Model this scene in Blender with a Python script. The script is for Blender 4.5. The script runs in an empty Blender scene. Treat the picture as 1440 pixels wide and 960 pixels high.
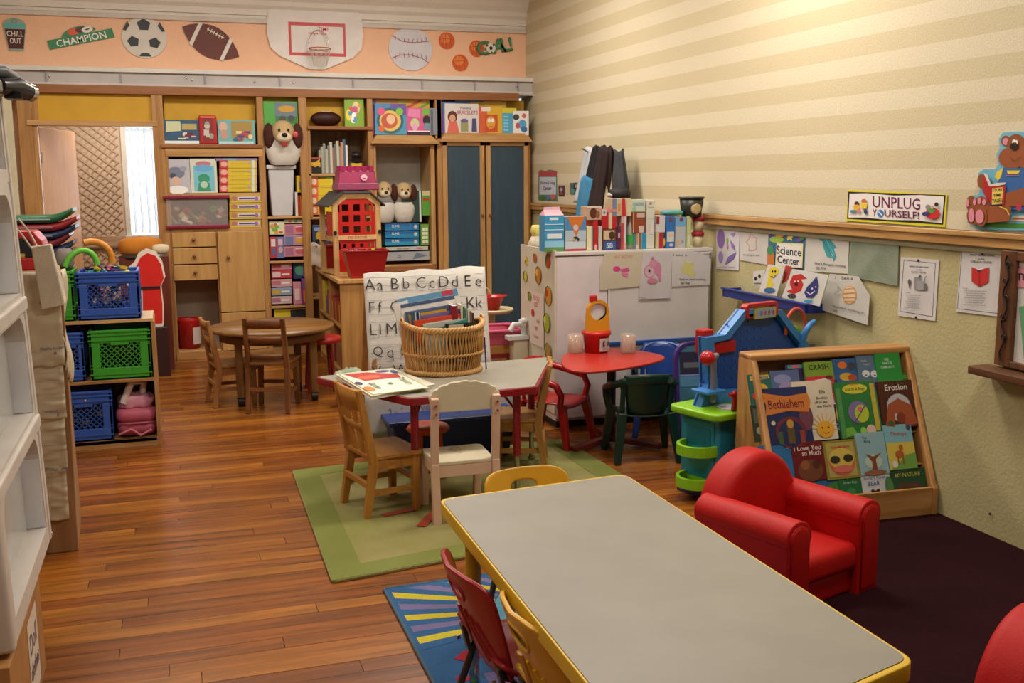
import bpy, math, random
from mathutils import Vector, Matrix
random.seed(11)
SC = bpy.context.scene
C = SC.collection
PI = math.pi
# ---------------------------------------------------------------- camera
YAW, PITCH, ROLL, FPX, H = 0.31627, 0.15694, -0.00621, 1460.9, 1.55
_F = Vector((math.sin(YAW)*math.cos(PITCH), math.cos(YAW)*math.cos(PITCH), -math.sin(PITCH)))
_R0 = Vector((math.cos(YAW), -math.sin(YAW), 0)); _U0 = _R0.cross(_F)
_R = _R0*math.cos(ROLL)+_U0*math.sin(ROLL); _U = -_R0*math.sin(ROLL)+_U0*math.cos(ROLL)
cd = bpy.data.cameras.new('camera'); co = bpy.data.objects.new('camera', cd); C.objects.link(co)
cd.sensor_width = 36; cd.sensor_fit = 'HORIZONTAL'; cd.lens = FPX/1440*36; cd.clip_start = .05; cd.clip_end = 100
co.matrix_world = Matrix(((_R.x,_U.x,-_F.x,0),(_R.y,_U.y,-_F.y,0),(_R.z,_U.z,-_F.z,H),(0,0,0,1)))
SC.camera = co
# ---------------------------------------------------------------- world, light, exposure
SC.view_settings.view_transform = 'Standard'; SC.view_settings.look = 'None'
SC.view_settings.gamma = 1; SC.view_settings.use_curve_mapping = False
SC.view_settings.exposure = 0.08
w = bpy.data.worlds.new('world'); SC.world = w; w.use_nodes = True
w.node_tree.nodes['Background'].inputs[0].default_value = (.86,.93,1,1)
w.node_tree.nodes['Background'].inputs[1].default_value = 1.0
LIGHTS = [(-.6,1.6,26),(2.2,2.0,46),(-.6,4.6,34),(2.2,4.8,62),(-.3,7.3,48),(1.8,7.3,60)]
def area_light(name, loc, power, sx, sy, col=(1,.925,.83)):
    l = bpy.data.lights.new(name,'AREA'); l.shape = 'RECTANGLE'; l.size = sx; l.size_y = sy; l.energy = power; l.color = col
    o = bpy.data.objects.new(name, l); C.objects.link(o); o.location = loc; return o
for i,(x,y,p) in enumerate(LIGHTS): area_light('ceiling_lamp_glow', (x,y,3.40), p, 1.15, .5)

# ---------------------------------------------------------------- helpers
def at(px, py, ax, v):
    d = _F + _R*((px-720)/FPX) - _U*((py-480)/FPX); o = Vector((0,0,H))
    i = 'xyz'.index(ax); return o + d*((v-o[i])/d[i])
def at_plane(px, py, P, N):
    d = _F + _R*((px-720)/FPX) - _U*((py-480)/FPX); o = Vector((0,0,H))
    return o + d*((P-o).dot(N)/d.dot(N))
def lin(h):
    h = h.lstrip('#'); r = []
    for i in (0,2,4):
        c = int(h[i:i+2],16)/255; r.append(c/12.92 if c <= .04045 else ((c+.055)/1.055)**2.4)
    return (*r,1)
_mats = {}
def M(col, rough=.5, kind='plain', col2=None, s=1.0):
    key = (col,rough,kind,col2,s)
    if key in _mats: return _mats[key]
    m = bpy.data.materials.new('%s_%s'%(kind,col.lstrip('#'))); m.use_nodes = True; _mats[key] = m
    nt = m.node_tree; N = nt.nodes; L = nt.links; b = N['Principled BSDF']
    c = lin(col); b.inputs['Roughness'].default_value = rough; b.inputs['Base Color'].default_value = c
    if kind == 'flat': return m
    if kind == 'metal': b.inputs['Metallic'].default_value = 1
    if kind == 'glow':
        b.inputs['Emission Color'].default_value = c; b.inputs['Emission Strength'].default_value = s; return m
    if kind == 'glass':
        b.inputs['Transmission Weight'].default_value = 1; b.inputs['IOR'].default_value = 1.15; return m
    if kind == 'clear':
        b.inputs['Alpha'].default_value = s; return m
    if kind == 'leather': b.inputs['Specular IOR Level'].default_value = .3
    tc = N.new('ShaderNodeTexCoord'); mp = N.new('ShaderNodeMapping'); L.new(tc.outputs['Object'], mp.inputs[0])
    no = N.new('ShaderNodeTexNoise'); L.new(mp.outputs[0], no.inputs['Vector']); no.inputs['Detail'].default_value = 4
    mix = N.new('ShaderNodeMix'); mix.data_type = 'RGBA'; L.new(mix.outputs['Result'], b.inputs['Base Color'])
    A, B = mix.inputs[6], mix.inputs[7]
    def dk(f): return (c[0]*f, c[1]*f, c[2]*f, 1)
    rp = N.new('ShaderNodeValToRGB'); L.new(no.outputs['Fac'], rp.inputs[0]); L.new(rp.outputs[0], mix.inputs[0])
    rp.color_ramp.elements[0].position = .35; rp.color_ramp.elements[1].position = .65
    A.default_value = c; B.default_value = lin(col2) if col2 else dk(.9)
    no.inputs['Scale'].default_value = 6
    if kind in ('woodx','woody','woodz'):
        sc = {'x':(1.2,14,14),'y':(14,1.2,14),'z':(14,14,1.2)}[kind[-1]]
        mp.inputs['Scale'].default_value = tuple(v*s for v in sc); no.inputs['Scale'].default_value = 1.6; no.inputs['Detail'].default_value = 7
        no.inputs['Distortion'].default_value = .6
        if not col2: B.default_value = (c[0]*.68,c[1]*.6,c[2]*.52,1)
    bump = None
    if kind in ('fabric','carpet','leather','plaster','wallpaper'):
        n2 = N.new('ShaderNodeTexNoise'); L.new(tc.outputs['Object'], n2.inputs['Vector'])
        n2.inputs['Scale'].default_value = {'fabric':180,'carpet':160,'leather':220,'plaster':60,'wallpaper':260}[kind]
        bp = N.new('ShaderNodeBump'); L.new(n2.outputs['Fac'], bp.inputs['Height']); L.new(bp.outputs[0], b.inputs['Normal'])
        bp.inputs['Distance'].default_value = {'fabric':.004,'carpet':.01,'leather':.001,'plaster':.004,'wallpaper':.002}[kind]
        bp.inputs['Strength'].default_value = .6
        if kind in ('fabric','carpet') and not col2: B.default_value = dk(.78)
        if kind == 'carpet':
            no.inputs['Scale'].default_value = 3*s; b.inputs['Specular IOR Level'].default_value = .1
    if kind == 'wallpaper':     # woven wallpaper with broad horizontal bands printed on it
        sx = N.new('ShaderNodeSeparateXYZ'); L.new(tc.outputs['Object'], sx.inputs[0])
        a = N.new('ShaderNodeMath'); a.operation = 'SUBTRACT'; L.new(sx.outputs[2], a.inputs[0]); a.inputs[1].default_value = 1.484-.0925*40
        d = N.new('ShaderNodeMath'); d.operation = 'DIVIDE'; L.new(a.outputs[0], d.inputs[0]); d.inputs[1].default_value = .185
        f = N.new('ShaderNodeMath'); f.operation = 'FRACT'; L.new(d.outputs[0], f.inputs[0])
        g = N.new('ShaderNodeMath'); g.operation = 'GREATER_THAN'; L.new(f.outputs[0], g.inputs[0]); g.inputs[1].default_value = .5
        n2.inputs['Scale'].default_value = 130
        mx = N.new('ShaderNodeMix'); mx.data_type = 'RGBA'; L.new(g.outputs[0], mx.inputs[0])
        mx.inputs[6].default_value = c; mx.inputs[7].default_value = lin(col2)
        m2 = N.new('ShaderNodeMix'); m2.data_type = 'RGBA'; m2.blend_type = 'MULTIPLY'; m2.inputs[0].default_value = .35
        L.new(mx.outputs['Result'], m2.inputs[6]); L.new(n2.outputs['Fac'], m2.inputs[7]); L.new(m2.outputs['Result'], b.inputs['Base Color'])
    return m

class G:
    """collects polygons in a thing's own coordinates"""
    def __init__(s, T=None): s.v=[]; s.f=[]; s.mi=[]; s.ms=[]; s.sm=[]; s.T=T
    def add(s, vs, fs, m, smooth=False):
        if m not in s.ms: s.ms.append(m)
        k = s.ms.index(m); n = len(s.v)
        s.v += [tuple(s.T @ Vector(p)) for p in vs] if s.T else [tuple(p) for p in vs]
        for f in fs: s.f.append([i+n for i in f]); s.mi.append(k); s.sm.append(smooth)
        return s
    def box(s, x0,y0,z0,x1,y1,z1, m):
        P=[(x0,y0,z0),(x1,y0,z0),(x1,y1,z0),(x0,y1,z0),(x0,y0,z1),(x1,y0,z1),(x1,y1,z1),(x0,y1,z1)]
        return s.add(P,[(0,3,2,1),(4,5,6,7),(0,1,5,4),(1,2,6,5),(2,3,7,6),(3,0,4,7)],m)
    def bar(s, a, b, w, d, m, up=(0,0,1), w2=None, d2=None):
        a=Vector(a); b=Vector(b); t=(b-a).normalized(); u=Vector(up)
        if abs(t.dot(u))>.97: u=Vector((0,1,0))
        x=t.cross(u).normalized(); y=x.cross(t).normalized()
        w2 = w if w2 is None else w2; d2 = d if d2 is None else d2
        P=[]
        for p,ww,dd in ((a,w,d),(b,w2,d2)):
            for i,j in ((-1,-1),(1,-1),(1,1),(-1,1)): P.append(p+x*(i*ww/2)+y*(j*dd/2))
        return s.add(P,[(0,1,2,3),(7,6,5,4),(0,4,5,1),(1,5,6,2),(2,6,7,3),(3,7,4,0)],m)
    def tube(s, pts, r, m, n=8, closed=False, cap=True):
        pts=[Vector(p) for p in pts]; k=len(pts); P=[]; F=[]
        rr = r if isinstance(r,(list,tuple)) else [r]*k
        x=None
        for i,p in enumerate(pts):
            if closed: t=(pts[(i+1)%k]-pts[i-1])
            else: t=pts[min(i+1,k-1)]-pts[max(i-1,0)]
            t.normalize()
            if x is None:
                u=Vector((0,0,1)) if abs(t.z)<.9 else Vector((1,0,0)); x=t.cross(u).normalized()
            else: x=(x-t*x.dot(t)).normalized()
            y=t.cross(x)
            for j in range(n):
                a=2*PI*j/n; P.append(p+(x*math.cos(a)+y*math.sin(a))*rr[i])
        for i in range(k if closed else k-1):
            i2=(i+1)%k
            for j in range(n): F.append((i*n+j,i*n+(j+1)%n,i2*n+(j+1)%n,i2*n+j))
        s.add(P,F,m,True)
        if cap and not closed:
            s.add(P[:n],[tuple(range(n))[::-1]],m); s.add(P[-n:],[tuple(range(n))],m)
        return s
    def cyl(s,a,b,r,m,n=14,r2=None): return s.tube([a,b],[r,r if r2 is None else r2],m,n)
    def lathe(s, prof, m, c=(0,0,0), n=28, sx=1, sy=1):
        P=[]; F=[]; k=len(prof)
        for r,z in prof:
            for j in range(n):
                a=2*PI*j/n; P.append((c[0]+r*sx*math.cos(a), c[1]+r*sy*math.sin(a), c[2]+z))
        for i in range(k-1):
            for j in range(n): F.append((i*n+j,i*n+(j+1)%n,(i+1)*n+(j+1)%n,(i+1)*n+j))
        s.add(P,F,m,True)
        if prof[0][0]>1e-4: s.add(P[:n],[tuple(range(n))[::-1]],m)
        if prof[-1][0]>1e-4: s.add(P[-n:],[tuple(range(n))],m)
        return s
    def ell(s, c, r, m, n=16, k=9, lump=0):
        P=[]; F=[]
        for i in range(k+1):
            th=PI*i/k
            for j in range(n):
                ph=2*PI*j/n; q=1+(random.uniform(-lump,lump) if lump and 0<i<k else 0)
                P.append((c[0]+q*r[0]*math.sin(th)*math.cos(ph), c[1]+q*r[1]*math.sin(th)*math.sin(ph), c[2]-q*r[2]*math.cos(th)))
        for i in range(k):
            for j in range(n): F.append((i*n+j,i*n+(j+1)%n,(i+1)*n+(j+1)%n,(i+1)*n+j))
        return s.add(P,F,m,True)
    def prism(s, pts, O, U, V, d, m):
        """polygon (u,v) with its front at O, pushed back by d along V x U ... away from the viewer"""
        O=Vector(O);U=Vector(U);V=Vector(V);Nn=U.cross(V).normalized()
        n=len(pts); a=[O+U*p[0]+V*p[1] for p in pts]; b=[p-Nn*d for p in a]
        return s.add(a+b,[tuple(range(n)),tuple(range(2*n-1,n-1,-1))]+[(i,i+n,(i+1)%n+n,(i+1)%n) for i in range(n)],m)
    def ring(s, outer, inner, O, U, V, d, m, warp=None):
        """a plate with a hole; both outlines have the same number of points"""
        O=Vector(O);U=Vector(U);V=Vector(V);Nn=U.cross(V).normalized(); n=len(outer)
        f=lambda p,k: (warp(p[0],p[1]) if warp else O+U*p[0]+V*p[1]) - (Nn*k)
        P=[f(p,0) for p in outer]+[f(p,0) for p in inner]+[f(p,d) for p in outer]+[f(p,d) for p in inner]
        F=[]
        for i in range(n):
            j=(i+1)%n
            F+= [(i,j,n+j,n+i),(2*n+j,2*n+i,3*n+i,3*n+j),(j,i,2*n+i,2*n+j),(n+i,n+j,3*n+j,3*n+i)]
        return s.add(P,F,m)
    def grid(s, fn, nu, nv, m, smooth=True):
        P=[fn(i/nu,j/nv) for j in range(nv+1) for i in range(nu+1)]
        F=[(j*(nu+1)+i,j*(nu+1)+i+1,(j+1)*(nu+1)+i+1,(j+1)*(nu+1)+i) for j in range(nv) for i in range(nu)]
        return s.add(P,F,m,smooth)

_txt = {}
def glyphs(t, off=.012):
    key=t; t=(t,off)
    if t not in _txt:
        c = bpy.data.curves.new('t','FONT'); c.body = key; c.resolution_u = 2; c.align_x = 'CENTER'; c.align_y = 'CENTER'; c.offset = off
        o = bpy.data.objects.new('t', c); C.objects.link(o); dg = bpy.context.evaluated_depsgraph_get()
        me = bpy.data.meshes.new_from_object(o.evaluated_get(dg)); vs = [(v.co.x,v.co.y) for v in me.vertices]; fs = [tuple(p.vertices) for p in me.polygons]
        bpy.data.objects.remove(o); bpy.data.meshes.remove(me)
        xs=[v[0] for v in vs]; ys=[v[1] for v in vs]
        cx,cy=(min(xs)+max(xs))/2,(min(ys)+max(ys))/2; hh=(max(ys)-min(ys)) or 1; ww=(max(xs)-min(xs)) or 1
        _txt[t]=([((x-cx),(y-cy)) for x,y in vs],fs,ww,hh)
    return _txt[t]
def mc(c): return c if not isinstance(c,str) else M(c,.45,'flat')
def art(g, shapes, O, U, V, lift=.0005, thin=None):
    """flat print: shapes in 0..1 of U and V; each layer of ink lies a hair above the last"""
    O=Vector(O);U=Vector(U);V=Vector(V);Nn=U.cross(V).normalized(); k=1
    au,av=U.length,V.length
    for s in shapes:
        q=lambda u,v: O+U*u+V*v+Nn*(lift*k)
        t=s[0]
        if t=='r': _,u0,v0,u1,v1,c=s; g.add([q(u0,v0),q(u1,v0),q(u1,v1),q(u0,v1)],[(0,1,2,3)],mc(c))
        elif t=='p': g.add([q(*p) for p in s[1]],[tuple(range(len(s[1])))],mc(s[2]))
        elif t=='e':
            _,cu,cv,ru,rv,c=s[:6]; g.add([q(cu+ru*math.cos(2*PI*i/18),cv+rv*math.sin(2*PI*i/18)) for i in range(18)],[tuple(range(18))],mc(c))
        elif t=='o':   # ring
            _,cu,cv,ru,rv,w_,c=s; P=[q(cu+ru*f*math.cos(2*PI*i/20),cv+rv*f*math.sin(2*PI*i/20)) for f in (1,1-w_) for i in range(20)]
            g.add(P,[(i,(i+1)%20,20+(i+1)%20,20+i) for i in range(20)],mc(c))
        elif t=='l':   # line through points, width as share of V
            _,pts,w_,c=s; ps=[O+U*p[0]+V*p[1]+Nn*(lift*k) for p in pts]
            for a,b in zip(ps,ps[1:]):
                d=(b-a); 
                if d.length<1e-6: continue
                n_=Nn.cross(d).normalized()*(w_*av/2); g.add([a-n_,b-n_,b+n_,a+n_],[(0,1,2,3)],mc(c))
        elif t=='t':   # text centred at (cu,cv), height share of V, optional max width share and slant
            _,tx,cu,cv,h_,c=s[:6]; mw=s[6] if len(s)>6 else 9; rot=s[7] if len(s)>7 else 0
            vs,fs,ww,hh=glyphs(tx,thin or .012); sc=h_*av/hh; sx=min(sc, mw*au/ww)
            cu_,cv_=O+U*cu+V*cv+Nn*(lift*k),0; uu=U.normalized(); vv=V.normalized()
            cr,sr=math.cos(rot),math.sin(rot)
            g.add([cu_+uu*(x*sx*cr-y*sc*sr)+vv*(x*sx*sr+y*sc*cr) for x,y in vs],fs,mc(c))
        k+=1
    return g
def blobs(seed, n, cols, r=.12, box_=(0,0,1,1)):
    rd=random.Random(seed); out=[]
    for i in range(n):
        ru=r*rd.uniform(.5,1.2); rv=r*rd.uniform(.5,1.2)
        cu=rd.uniform(box_[0]+ru,max(box_[2]-ru,box_[0]+ru+.01)); cv=rd.uniform(box_[1]+rv,max(box_[3]-rv,box_[1]+rv+.01))
        if rd.random()<.6: out.append(('e',cu,cv,ru,rv,rd.choice(cols)))
        else: out.append(('r',cu-ru,cv-rv*.6,cu+ru,cv+rv*.6,rd.choice(cols)))
    return out

def mesh(name, g):
    me = bpy.data.meshes.new(name); me.from_pydata(g.v,[],g.f)
    for m in g.ms: me.materials.append(m)
    me.polygons.foreach_set('material_index', g.mi); me.polygons.foreach_set('use_smooth', g.sm); me.update(); return me
def ob(name, g, parent=None, loc=None, rz=0, lab=None, cat=None, grp=None, bev=0, seg=2, sub=0, kind=None, rot=None, solid=0, shade=False):
    o = bpy.data.objects.new(name, mesh(name, g)); C.objects.link(o)
    if parent: o.parent = parent
    if loc is not None: o.location = loc
    if rot: o.rotation_euler = rot
    elif rz: o.rotation_euler = (0,0,rz)
    if solid:
        md=o.modifiers.new('t','SOLIDIFY'); md.thickness=solid; md.offset=0
    if bev:
        md=o.modifiers.new('b','BEVEL'); md.width=bev; md.segments=seg; md.limit_method='ANGLE'; md.angle_limit=.6; md.harden_normals=False
        if seg>2 or shade: o.data.polygons.foreach_set('use_smooth',[True]*len(o.data.polygons))
    if sub:
        md=o.modifiers.new('s','SUBSURF'); md.levels=sub; md.render_levels=sub; o.data.polygons.foreach_set('use_smooth',[True]*len(o.data.polygons))
    tag(o,lab,cat,grp,kind); return o
def tag(o, lab=None, cat=None, grp=None, kind=None):
    if lab: o['label']=lab
    if cat: o['category']=cat
    if grp: o['group']=grp
    if kind: o['kind']=kind
def thing(name, lab, cat, loc=(0,0,0), rz=0, grp=None, rot=None):
    o = bpy.data.objects.new(name, None); C.objects.link(o); o.location = loc; o.rotation_euler = rot or (0,0,rz); o.empty_display_size=.1
    tag(o,lab,cat,grp); return o
def rrect(x0,y0,x1,y1,r,n=4):
    P=[]
    for cx,cy,a in ((x1-r,y0+r,-PI/2),(x1-r,y1-r,0),(x0+r,y1-r,PI/2),(x0+r,y0+r,PI)):
        for i in range(n+1): t=a+PI/2*i/n; P.append((cx+r*math.cos(t),cy+r*math.sin(t)))
    return P
def rpoly(pts, r, n=4):
    P=[]; k=len(pts)
    for i in range(k):
        p=Vector(pts[i]); a=(Vector(pts[i-1])-p).normalized(); b=(Vector(pts[(i+1)%k])-p).normalized()
        ang=a.angle(b); d=r/math.tan(ang/2); p0=p+a*d; p1=p+b*d
        for j in range(n+1):
            t=j/n; P.append(tuple(p0*(1-t)**2+p*2*t*(1-t)+p1*t*t))
    return P
def copytree(o, parent=None, loc=None, rz=None, lab=None, grp=None):
    c=o.copy(); C.objects.link(c); c.parent=parent
    if loc is not None: c.location=loc
    if rz is not None: c.rotation_euler=(0,0,rz)
    if lab: c['label']=lab
    if grp: c['group']=grp
    for ch in list(o.children): copytree(ch,c)
    return c
X_,Z_,Y_=(1,0,0),(0,0,1),(0,1,0)
# ================================================================ the room
def S(name, g, parent=None, **k): return ob(name, g, parent, kind='structure' if parent is None else None, **k)
RW, YP, YB = 3.30, 9.62, 9.40
CEIL = 3.45
# floor: strip boards laid across the room, four close tones of varnished wood
FB = S('floor', G().box(-3.2,-2.6,-.06,RW+.1,12.0,-.012,M('5a2c10',.6)))
tones = [M(a,.27,'woodx',b) for a,b in (('93521a','6a3b0f'),('9c5c1e','744411'),('884a18','5f340d'),('a66523','7a4a14'),('8e501b','5b320c'))]
rd = random.Random(5); rest = G(); PW = .085; y = -2.6; cnt = 0
proto = {}
while y < 12.0:
    x = -3.2 - rd.uniform(0,1.2)
    while x < RW+.05:
        L = rd.uniform(1.0,2.3); x1 = min(x+L, RW+.1); x0 = max(x,-3.2)
        if x1-x0 > .02:
            t = rd.choice(tones); z = -rd.uniform(0,.0008)
            near = 2.3 < y < 5.8 and x1 > -.9 and cnt < 290 and x0 < 2.6
            if near:
                g = G().box(0,0,-.012,x1-x0-.002,PW-.0018,0,t); o = ob('floorboard', g, FB, loc=(x0,y,z)); cnt += 1
            else: rest.box(x0,y,-.012,x1-.002,y+PW-.0018,z,t)
        x += L
    y += PW
ob('floorboards_beyond', rest, FB, kind='stuff')
# right wall: wallpaper above the chair rail, plaster below
WP = S('wall_right', G().box(RW,-2.6,1.28,RW+.1,9.75,CEIL,M('e6d9ba',.75,'wallpaper','d9caa4')).box(RW,-2.6,0,RW+.1,9.75,1.28,M('b9ae80',.8,'plaster','b3a87a')))
S('trim_1', G().box(RW-.035,-2.6,1.245,RW,YP,1.31,M('c4985c',.4,'woody')).box(RW-.045,-2.6,1.285,RW,YP,1.31,M('cda468',.4,'woody')).box(RW-.012,-2.6,1.215,RW,YP,1.245,M('aaa98a',.6)), bev=.004)
S('wall_left', G().box(-3.3,-2.6,0,-3.2,YP,CEIL,M('cfc5a6',.8,'plaster')))
S('wall_front', G().box(-3.2,-2.7,0,RW,-2.6,CEIL,M('cfc5a6',.8,'plaster')))
S('ceiling', G().box(-3.3,-2.7,CEIL,RW+.1,9.75,CEIL+.1,M('e6dfce',.9,'plaster')))
for (x,y,p) in LIGHTS:
    t = thing('ceiling_light','flat ceiling light panel above the room, out of the picture','light',(x,y,3.41),grp='ceiling light panels')
    ob('frame', G().ring([(-.65,-.3),(.65,-.3),(.65,.3),(-.65,.3)],[(-.6,-.26),(.6,-.26),(.6,.26),(-.6,.26)],(0,0,0),X_,(0,1,0),-.03,M('e8e8e4',.5)), t)
    ob('backplate', G().box(-.6,-.26,.015,.6,.26,.03,M('f2f0e8',.6)), t)
# back wall above the shelving: white beam with cornice, peach panel, projecting white ledge
PE = M('f8c8a6',.75,'plaster','f5c4a0'); WH = M('ece6de',.55,'plaster','e8e2da'); WH2 = M('c9c5c2',.4)
S('wall_back', G().box(-3.2,YP,2.42,RW,YP+.1,2.90,PE).box(-3.2,YP,2.90,RW,YP+.1,CEIL,WH).box(-3.2,9.40,2.30,RW,9.86,2.31,WH).box(-3.2,YP,0,-1.12,YP+.1,2.42,PE))
cg = G(); prof = [(0,0),(.02,0),(.02,.05),(.05,.08),(.05,.12),(.09,.16),(.12,.24),(.12,.50),(0,.50)]
P = [(x,YP-a,2.955+b) for x in (-3.2,RW) for a,b in prof]; n=len(prof)
cg.add(P,[(i,(i+1)%n,(i+1)%n+n,i+n) for i in range(n)],WH)
S('trim_2', cg); S('trim_3', G().box(-3.2,YP-.025,2.885,RW,YP,2.925,M('d8cfc6',.5)), bev=.006)
lg = G().box(-3.2,YB-.01,2.425,RW,YP,2.462,M('e0dbd2',.45)).box(-3.2,YB+.02,2.325,RW,YB+.05,2.425,M('bdb7b4',.45)).box(-3.2,YB,2.30,RW,YB+.1,2.335,M('cfcac4',.4))
LE = S('trim_4', lg, bev=.004)
for px_ in (65,170,288,393,496,593,667,728): 
    x = at(px_,105,'y',YB+.02).x
    ob('joint_strip', G().box(x-.006,YB+.008,2.33,x+.006,YB+.02,2.43,M('9d979a',.4)), LE)
for px_,py_ in ((70,107),(262,109),(270,112),(358,115),(413,116),(726,121)):
    p = at(px_,py_,'y',YB+.012); ob('hook', G().ell(tuple(p),(.008,.008,.01),M('e8e8ee',.1,'metal'),8,5), LE)
# ---------------- framing of the built-in partition
W1 = M('b98a52',.42,'woodz'); W1x = M('b98a52',.42,'woodx'); W2 = M('c79a62',.4,'woodz'); W2x = M('cb9f66',.4,'woodx'); WD=M('a06a3c',.45,'woodx')
F = 9.35
S('trim_5', G().box(-3.2,F-.01,2.245,3.14,F+.1,2.315,WD), bev=.004)             # top rail
S('trim_6', G().box(-1.115,F,0,-1.01,F+.1,2.25,W1), bev=.004)
S('trim_7', G().box(-.09,F,0,.0,F+.1,2.25,W1), bev=.004)
S('trim_8', G().box(-1.05,F-.01,1.985,-.05,F+.09,2.03,W2x).box(-1.01,F,2.03,-.96,F+.09,2.25,W1), bev=.004)
YEL = M('d0a024',.6)
S('wall_back_panel', G().box(-.97,F+.03,2.03,-.09,F+.05,2.25,YEL))
S('trim_9', G().box(-1.01,F+.01,0,-.975,F+.09,1.985,W2), bev=.003)
S('trim_10', G().box(-1.29,F,0,-1.15,F+.02,2.25,M('d6cfae',.5)).box(-3.2,F+.03,0,-1.29,F+.05,2.25,YEL), bev=.003)
# room beyond the opening
FR = M('cdb49a',.8,'plaster'); FY = 11.6
S('wall_far', G().box(-3.2,FY,0,-.38,FY+.1,3.0,FR).box(.12,FY,0,1.6,FY+.1,3.0,FR).box(-.38,FY,0,.12,FY+.1,.97,FR).box(-.38,FY,2.09,.12,FY+.1,3.0,FR))
lt = G(); m_=M('bfa488',.7)
def clipl(c,sg):
    # diagonal z = sg*x + c inside x -1.9..-.45 , z .05..2.6
    x0,x1=-1.9,-.46; q=[]
    for x in (x0,x1): 
        q.append((x,sg*x+c))
    (xa,za),(xb,zb)=q
    lo,hi=.03,2.7
    def cut(xa,za,xb,zb):
        pts=[]
        ta,tb=0,1
        dz=zb-za
        for lim,s_ in ((lo,1),(hi,-1)):
            va=(za-lim)*s_; vb=(zb-lim)*s_
            if va<0 and vb<0: return None
            if va<0: ta=max(ta,va/(va-vb))
            elif vb<0: tb=min(tb,va/(va-vb))
        if ta>=tb: return None
        return (xa+(xb-xa)*ta,za+dz*ta,xa+(xb-xa)*tb,za+dz*tb)
    return cut(xa,za,xb,zb)
for k in range(-22,70):
    r_=clipl(-1.2+k*.085,-.8)
    if r_: lt.bar((r_[0],FY-.006,r_[1]),(r_[2],FY-.006,r_[3]),.008,.02,m_,(0,0,1))
    r_=clipl(-.2+k*.085+1.0,1.1)
    if r_ : lt.bar((r_[0],FY-.012,r_[1]),(r_[2],FY-.012,r_[3]),.006,.01,m_,(0,0,1))
ob('lattice_battens', lt, bpy.data.objects['wall_far'], kind='stuff')
S('trim_11', G().box(-3.2,FY-.03,.86,-.30,FY,.97,M('bd9f80',.6,'woodx')).box(-3.2,FY-.035,.84,1.6,FY,.862,M('6f5a48',.6)), bev=.004)
S('window_1', G().box(-.43,FY-.03,.93,-.38,FY+.02,2.14,M('d9d2c4',.5)).box(.12,FY-.03,.93,.17,FY+.02,2.14,M('d9d2c4',.5)).box(-.43,FY-.03,2.09,.17,FY+.02,2.14,M('d9d2c4',.5)).box(-.44,FY-.06,.93,.18,FY+.02,.975,M('d9d6d0',.5)), bev=.004)
ob('pane', G().box(-.38,FY+.06,.97,.12,FY+.064,2.09,M('f4f8ff',.05,'glass')), bpy.data.objects['window_1'])
bl = thing('vertical_blind','white vertical slat blind hanging in the far room window','blind',(-.13,FY-.02,2.09))
ob('head_rail', G().box(-.24,-.02,-.02,.24,.02,.0,M('e8e8e8',.5)), bl)
for k in range(7): ob('slat', G(Matrix.Translation((-.20+k*.068,0,0)) @ Matrix.Rotation(1.05,4,'Z')).box(-.032,-.001,-1.10,.032,.001,-.02,M('e9eef2',.6)), bl)
S('wall_far_left', G().box(-1.7,9.46,0,-1.6,FY,3.0,FR)); S('wall_far_right', G().box(1.6,9.85,0,1.7,FY,3.0,FR)); S('ceiling_far', G().box(-1.7,9.7,2.7,1.7,FY,2.8,M('d8cdb8',.9)))
dr = S('door_1', G().box(0,0,0,.86,.04,1.965,M('d0a072',.5,'woodz','c4925e')), loc=(-.975,9.47,.012), rz=math.radians(76), bev=.003)
for z in (.25,1.0,1.72): ob('hinge', G().cyl((-.004,.02,z-.05),(-.004,.02,z+.05),.008,M('8a8070',.35,'metal'),8).box(0,-.003,z-.045,.035,0,z+.045,M('8a8070',.35,'metal')), dr)
area_light('daylight_window', (-.13,FY+.4,1.5), 14, .5, 1.1, (.85,.93,1)).rotation_euler=(-PI/2,0,0)
area_light('far_room_fill', (-.2,10.6,2.65), 34, .8, .4)  # added fill light that brightens the far room; no fixture there
# ================================================================ peach wall decorations (flat painted cut-outs)
S('wall_back_lower', G().box(-.04,9.82,0,RW,9.86,2.45,M('c5b7a2',.8)))
def decor(name, lab, cat, px0,py0,px1,py1, base_fn, shapes, grp=None, Y=YP, th=.012, roll=0, col='ffffff', outline=None, ax='y', lift=.0006):
    """a cut-out hung flat on the back wall; box given by its edges, outline in 0..1"""
    a=at(px0,py1,'y',Y); b=at(px1,py0,'y',Y); w=b.x-a.x; h=b.z-a.z
    c=Vector(((a.x+b.x)/2, Y-th-.001, (a.z+b.z)/2))
    g=G(); g.prism([((p[0]-.5),(p[1]-.5)) for p in outline],(0,0,0),(w,0,0),(0,0,h),th,M(col,.5))
    o=ob(name,g,None,loc=c,rot=(0,-roll,0),lab=lab,cat=cat,grp=grp)
    if shapes: ob('print',art(G(),shapes,(-w/2,0,-h/2),(w,0,0),(0,0,h),lift),o)
    return o,w,h
CIR=[(.5+.5*math.cos(2*PI*i/28),.5+.5*math.sin(2*PI*i/28)) for i in range(28)]
SQ=[(0,0),(1,0),(1,1),(0,1)]
def pent(cx,cy,r,a=PI/2): return [(cx+r*math.cos(a+2*PI*i/5),cy+r*math.sin(a+2*PI*i/5)) for i in range(5)]
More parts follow.
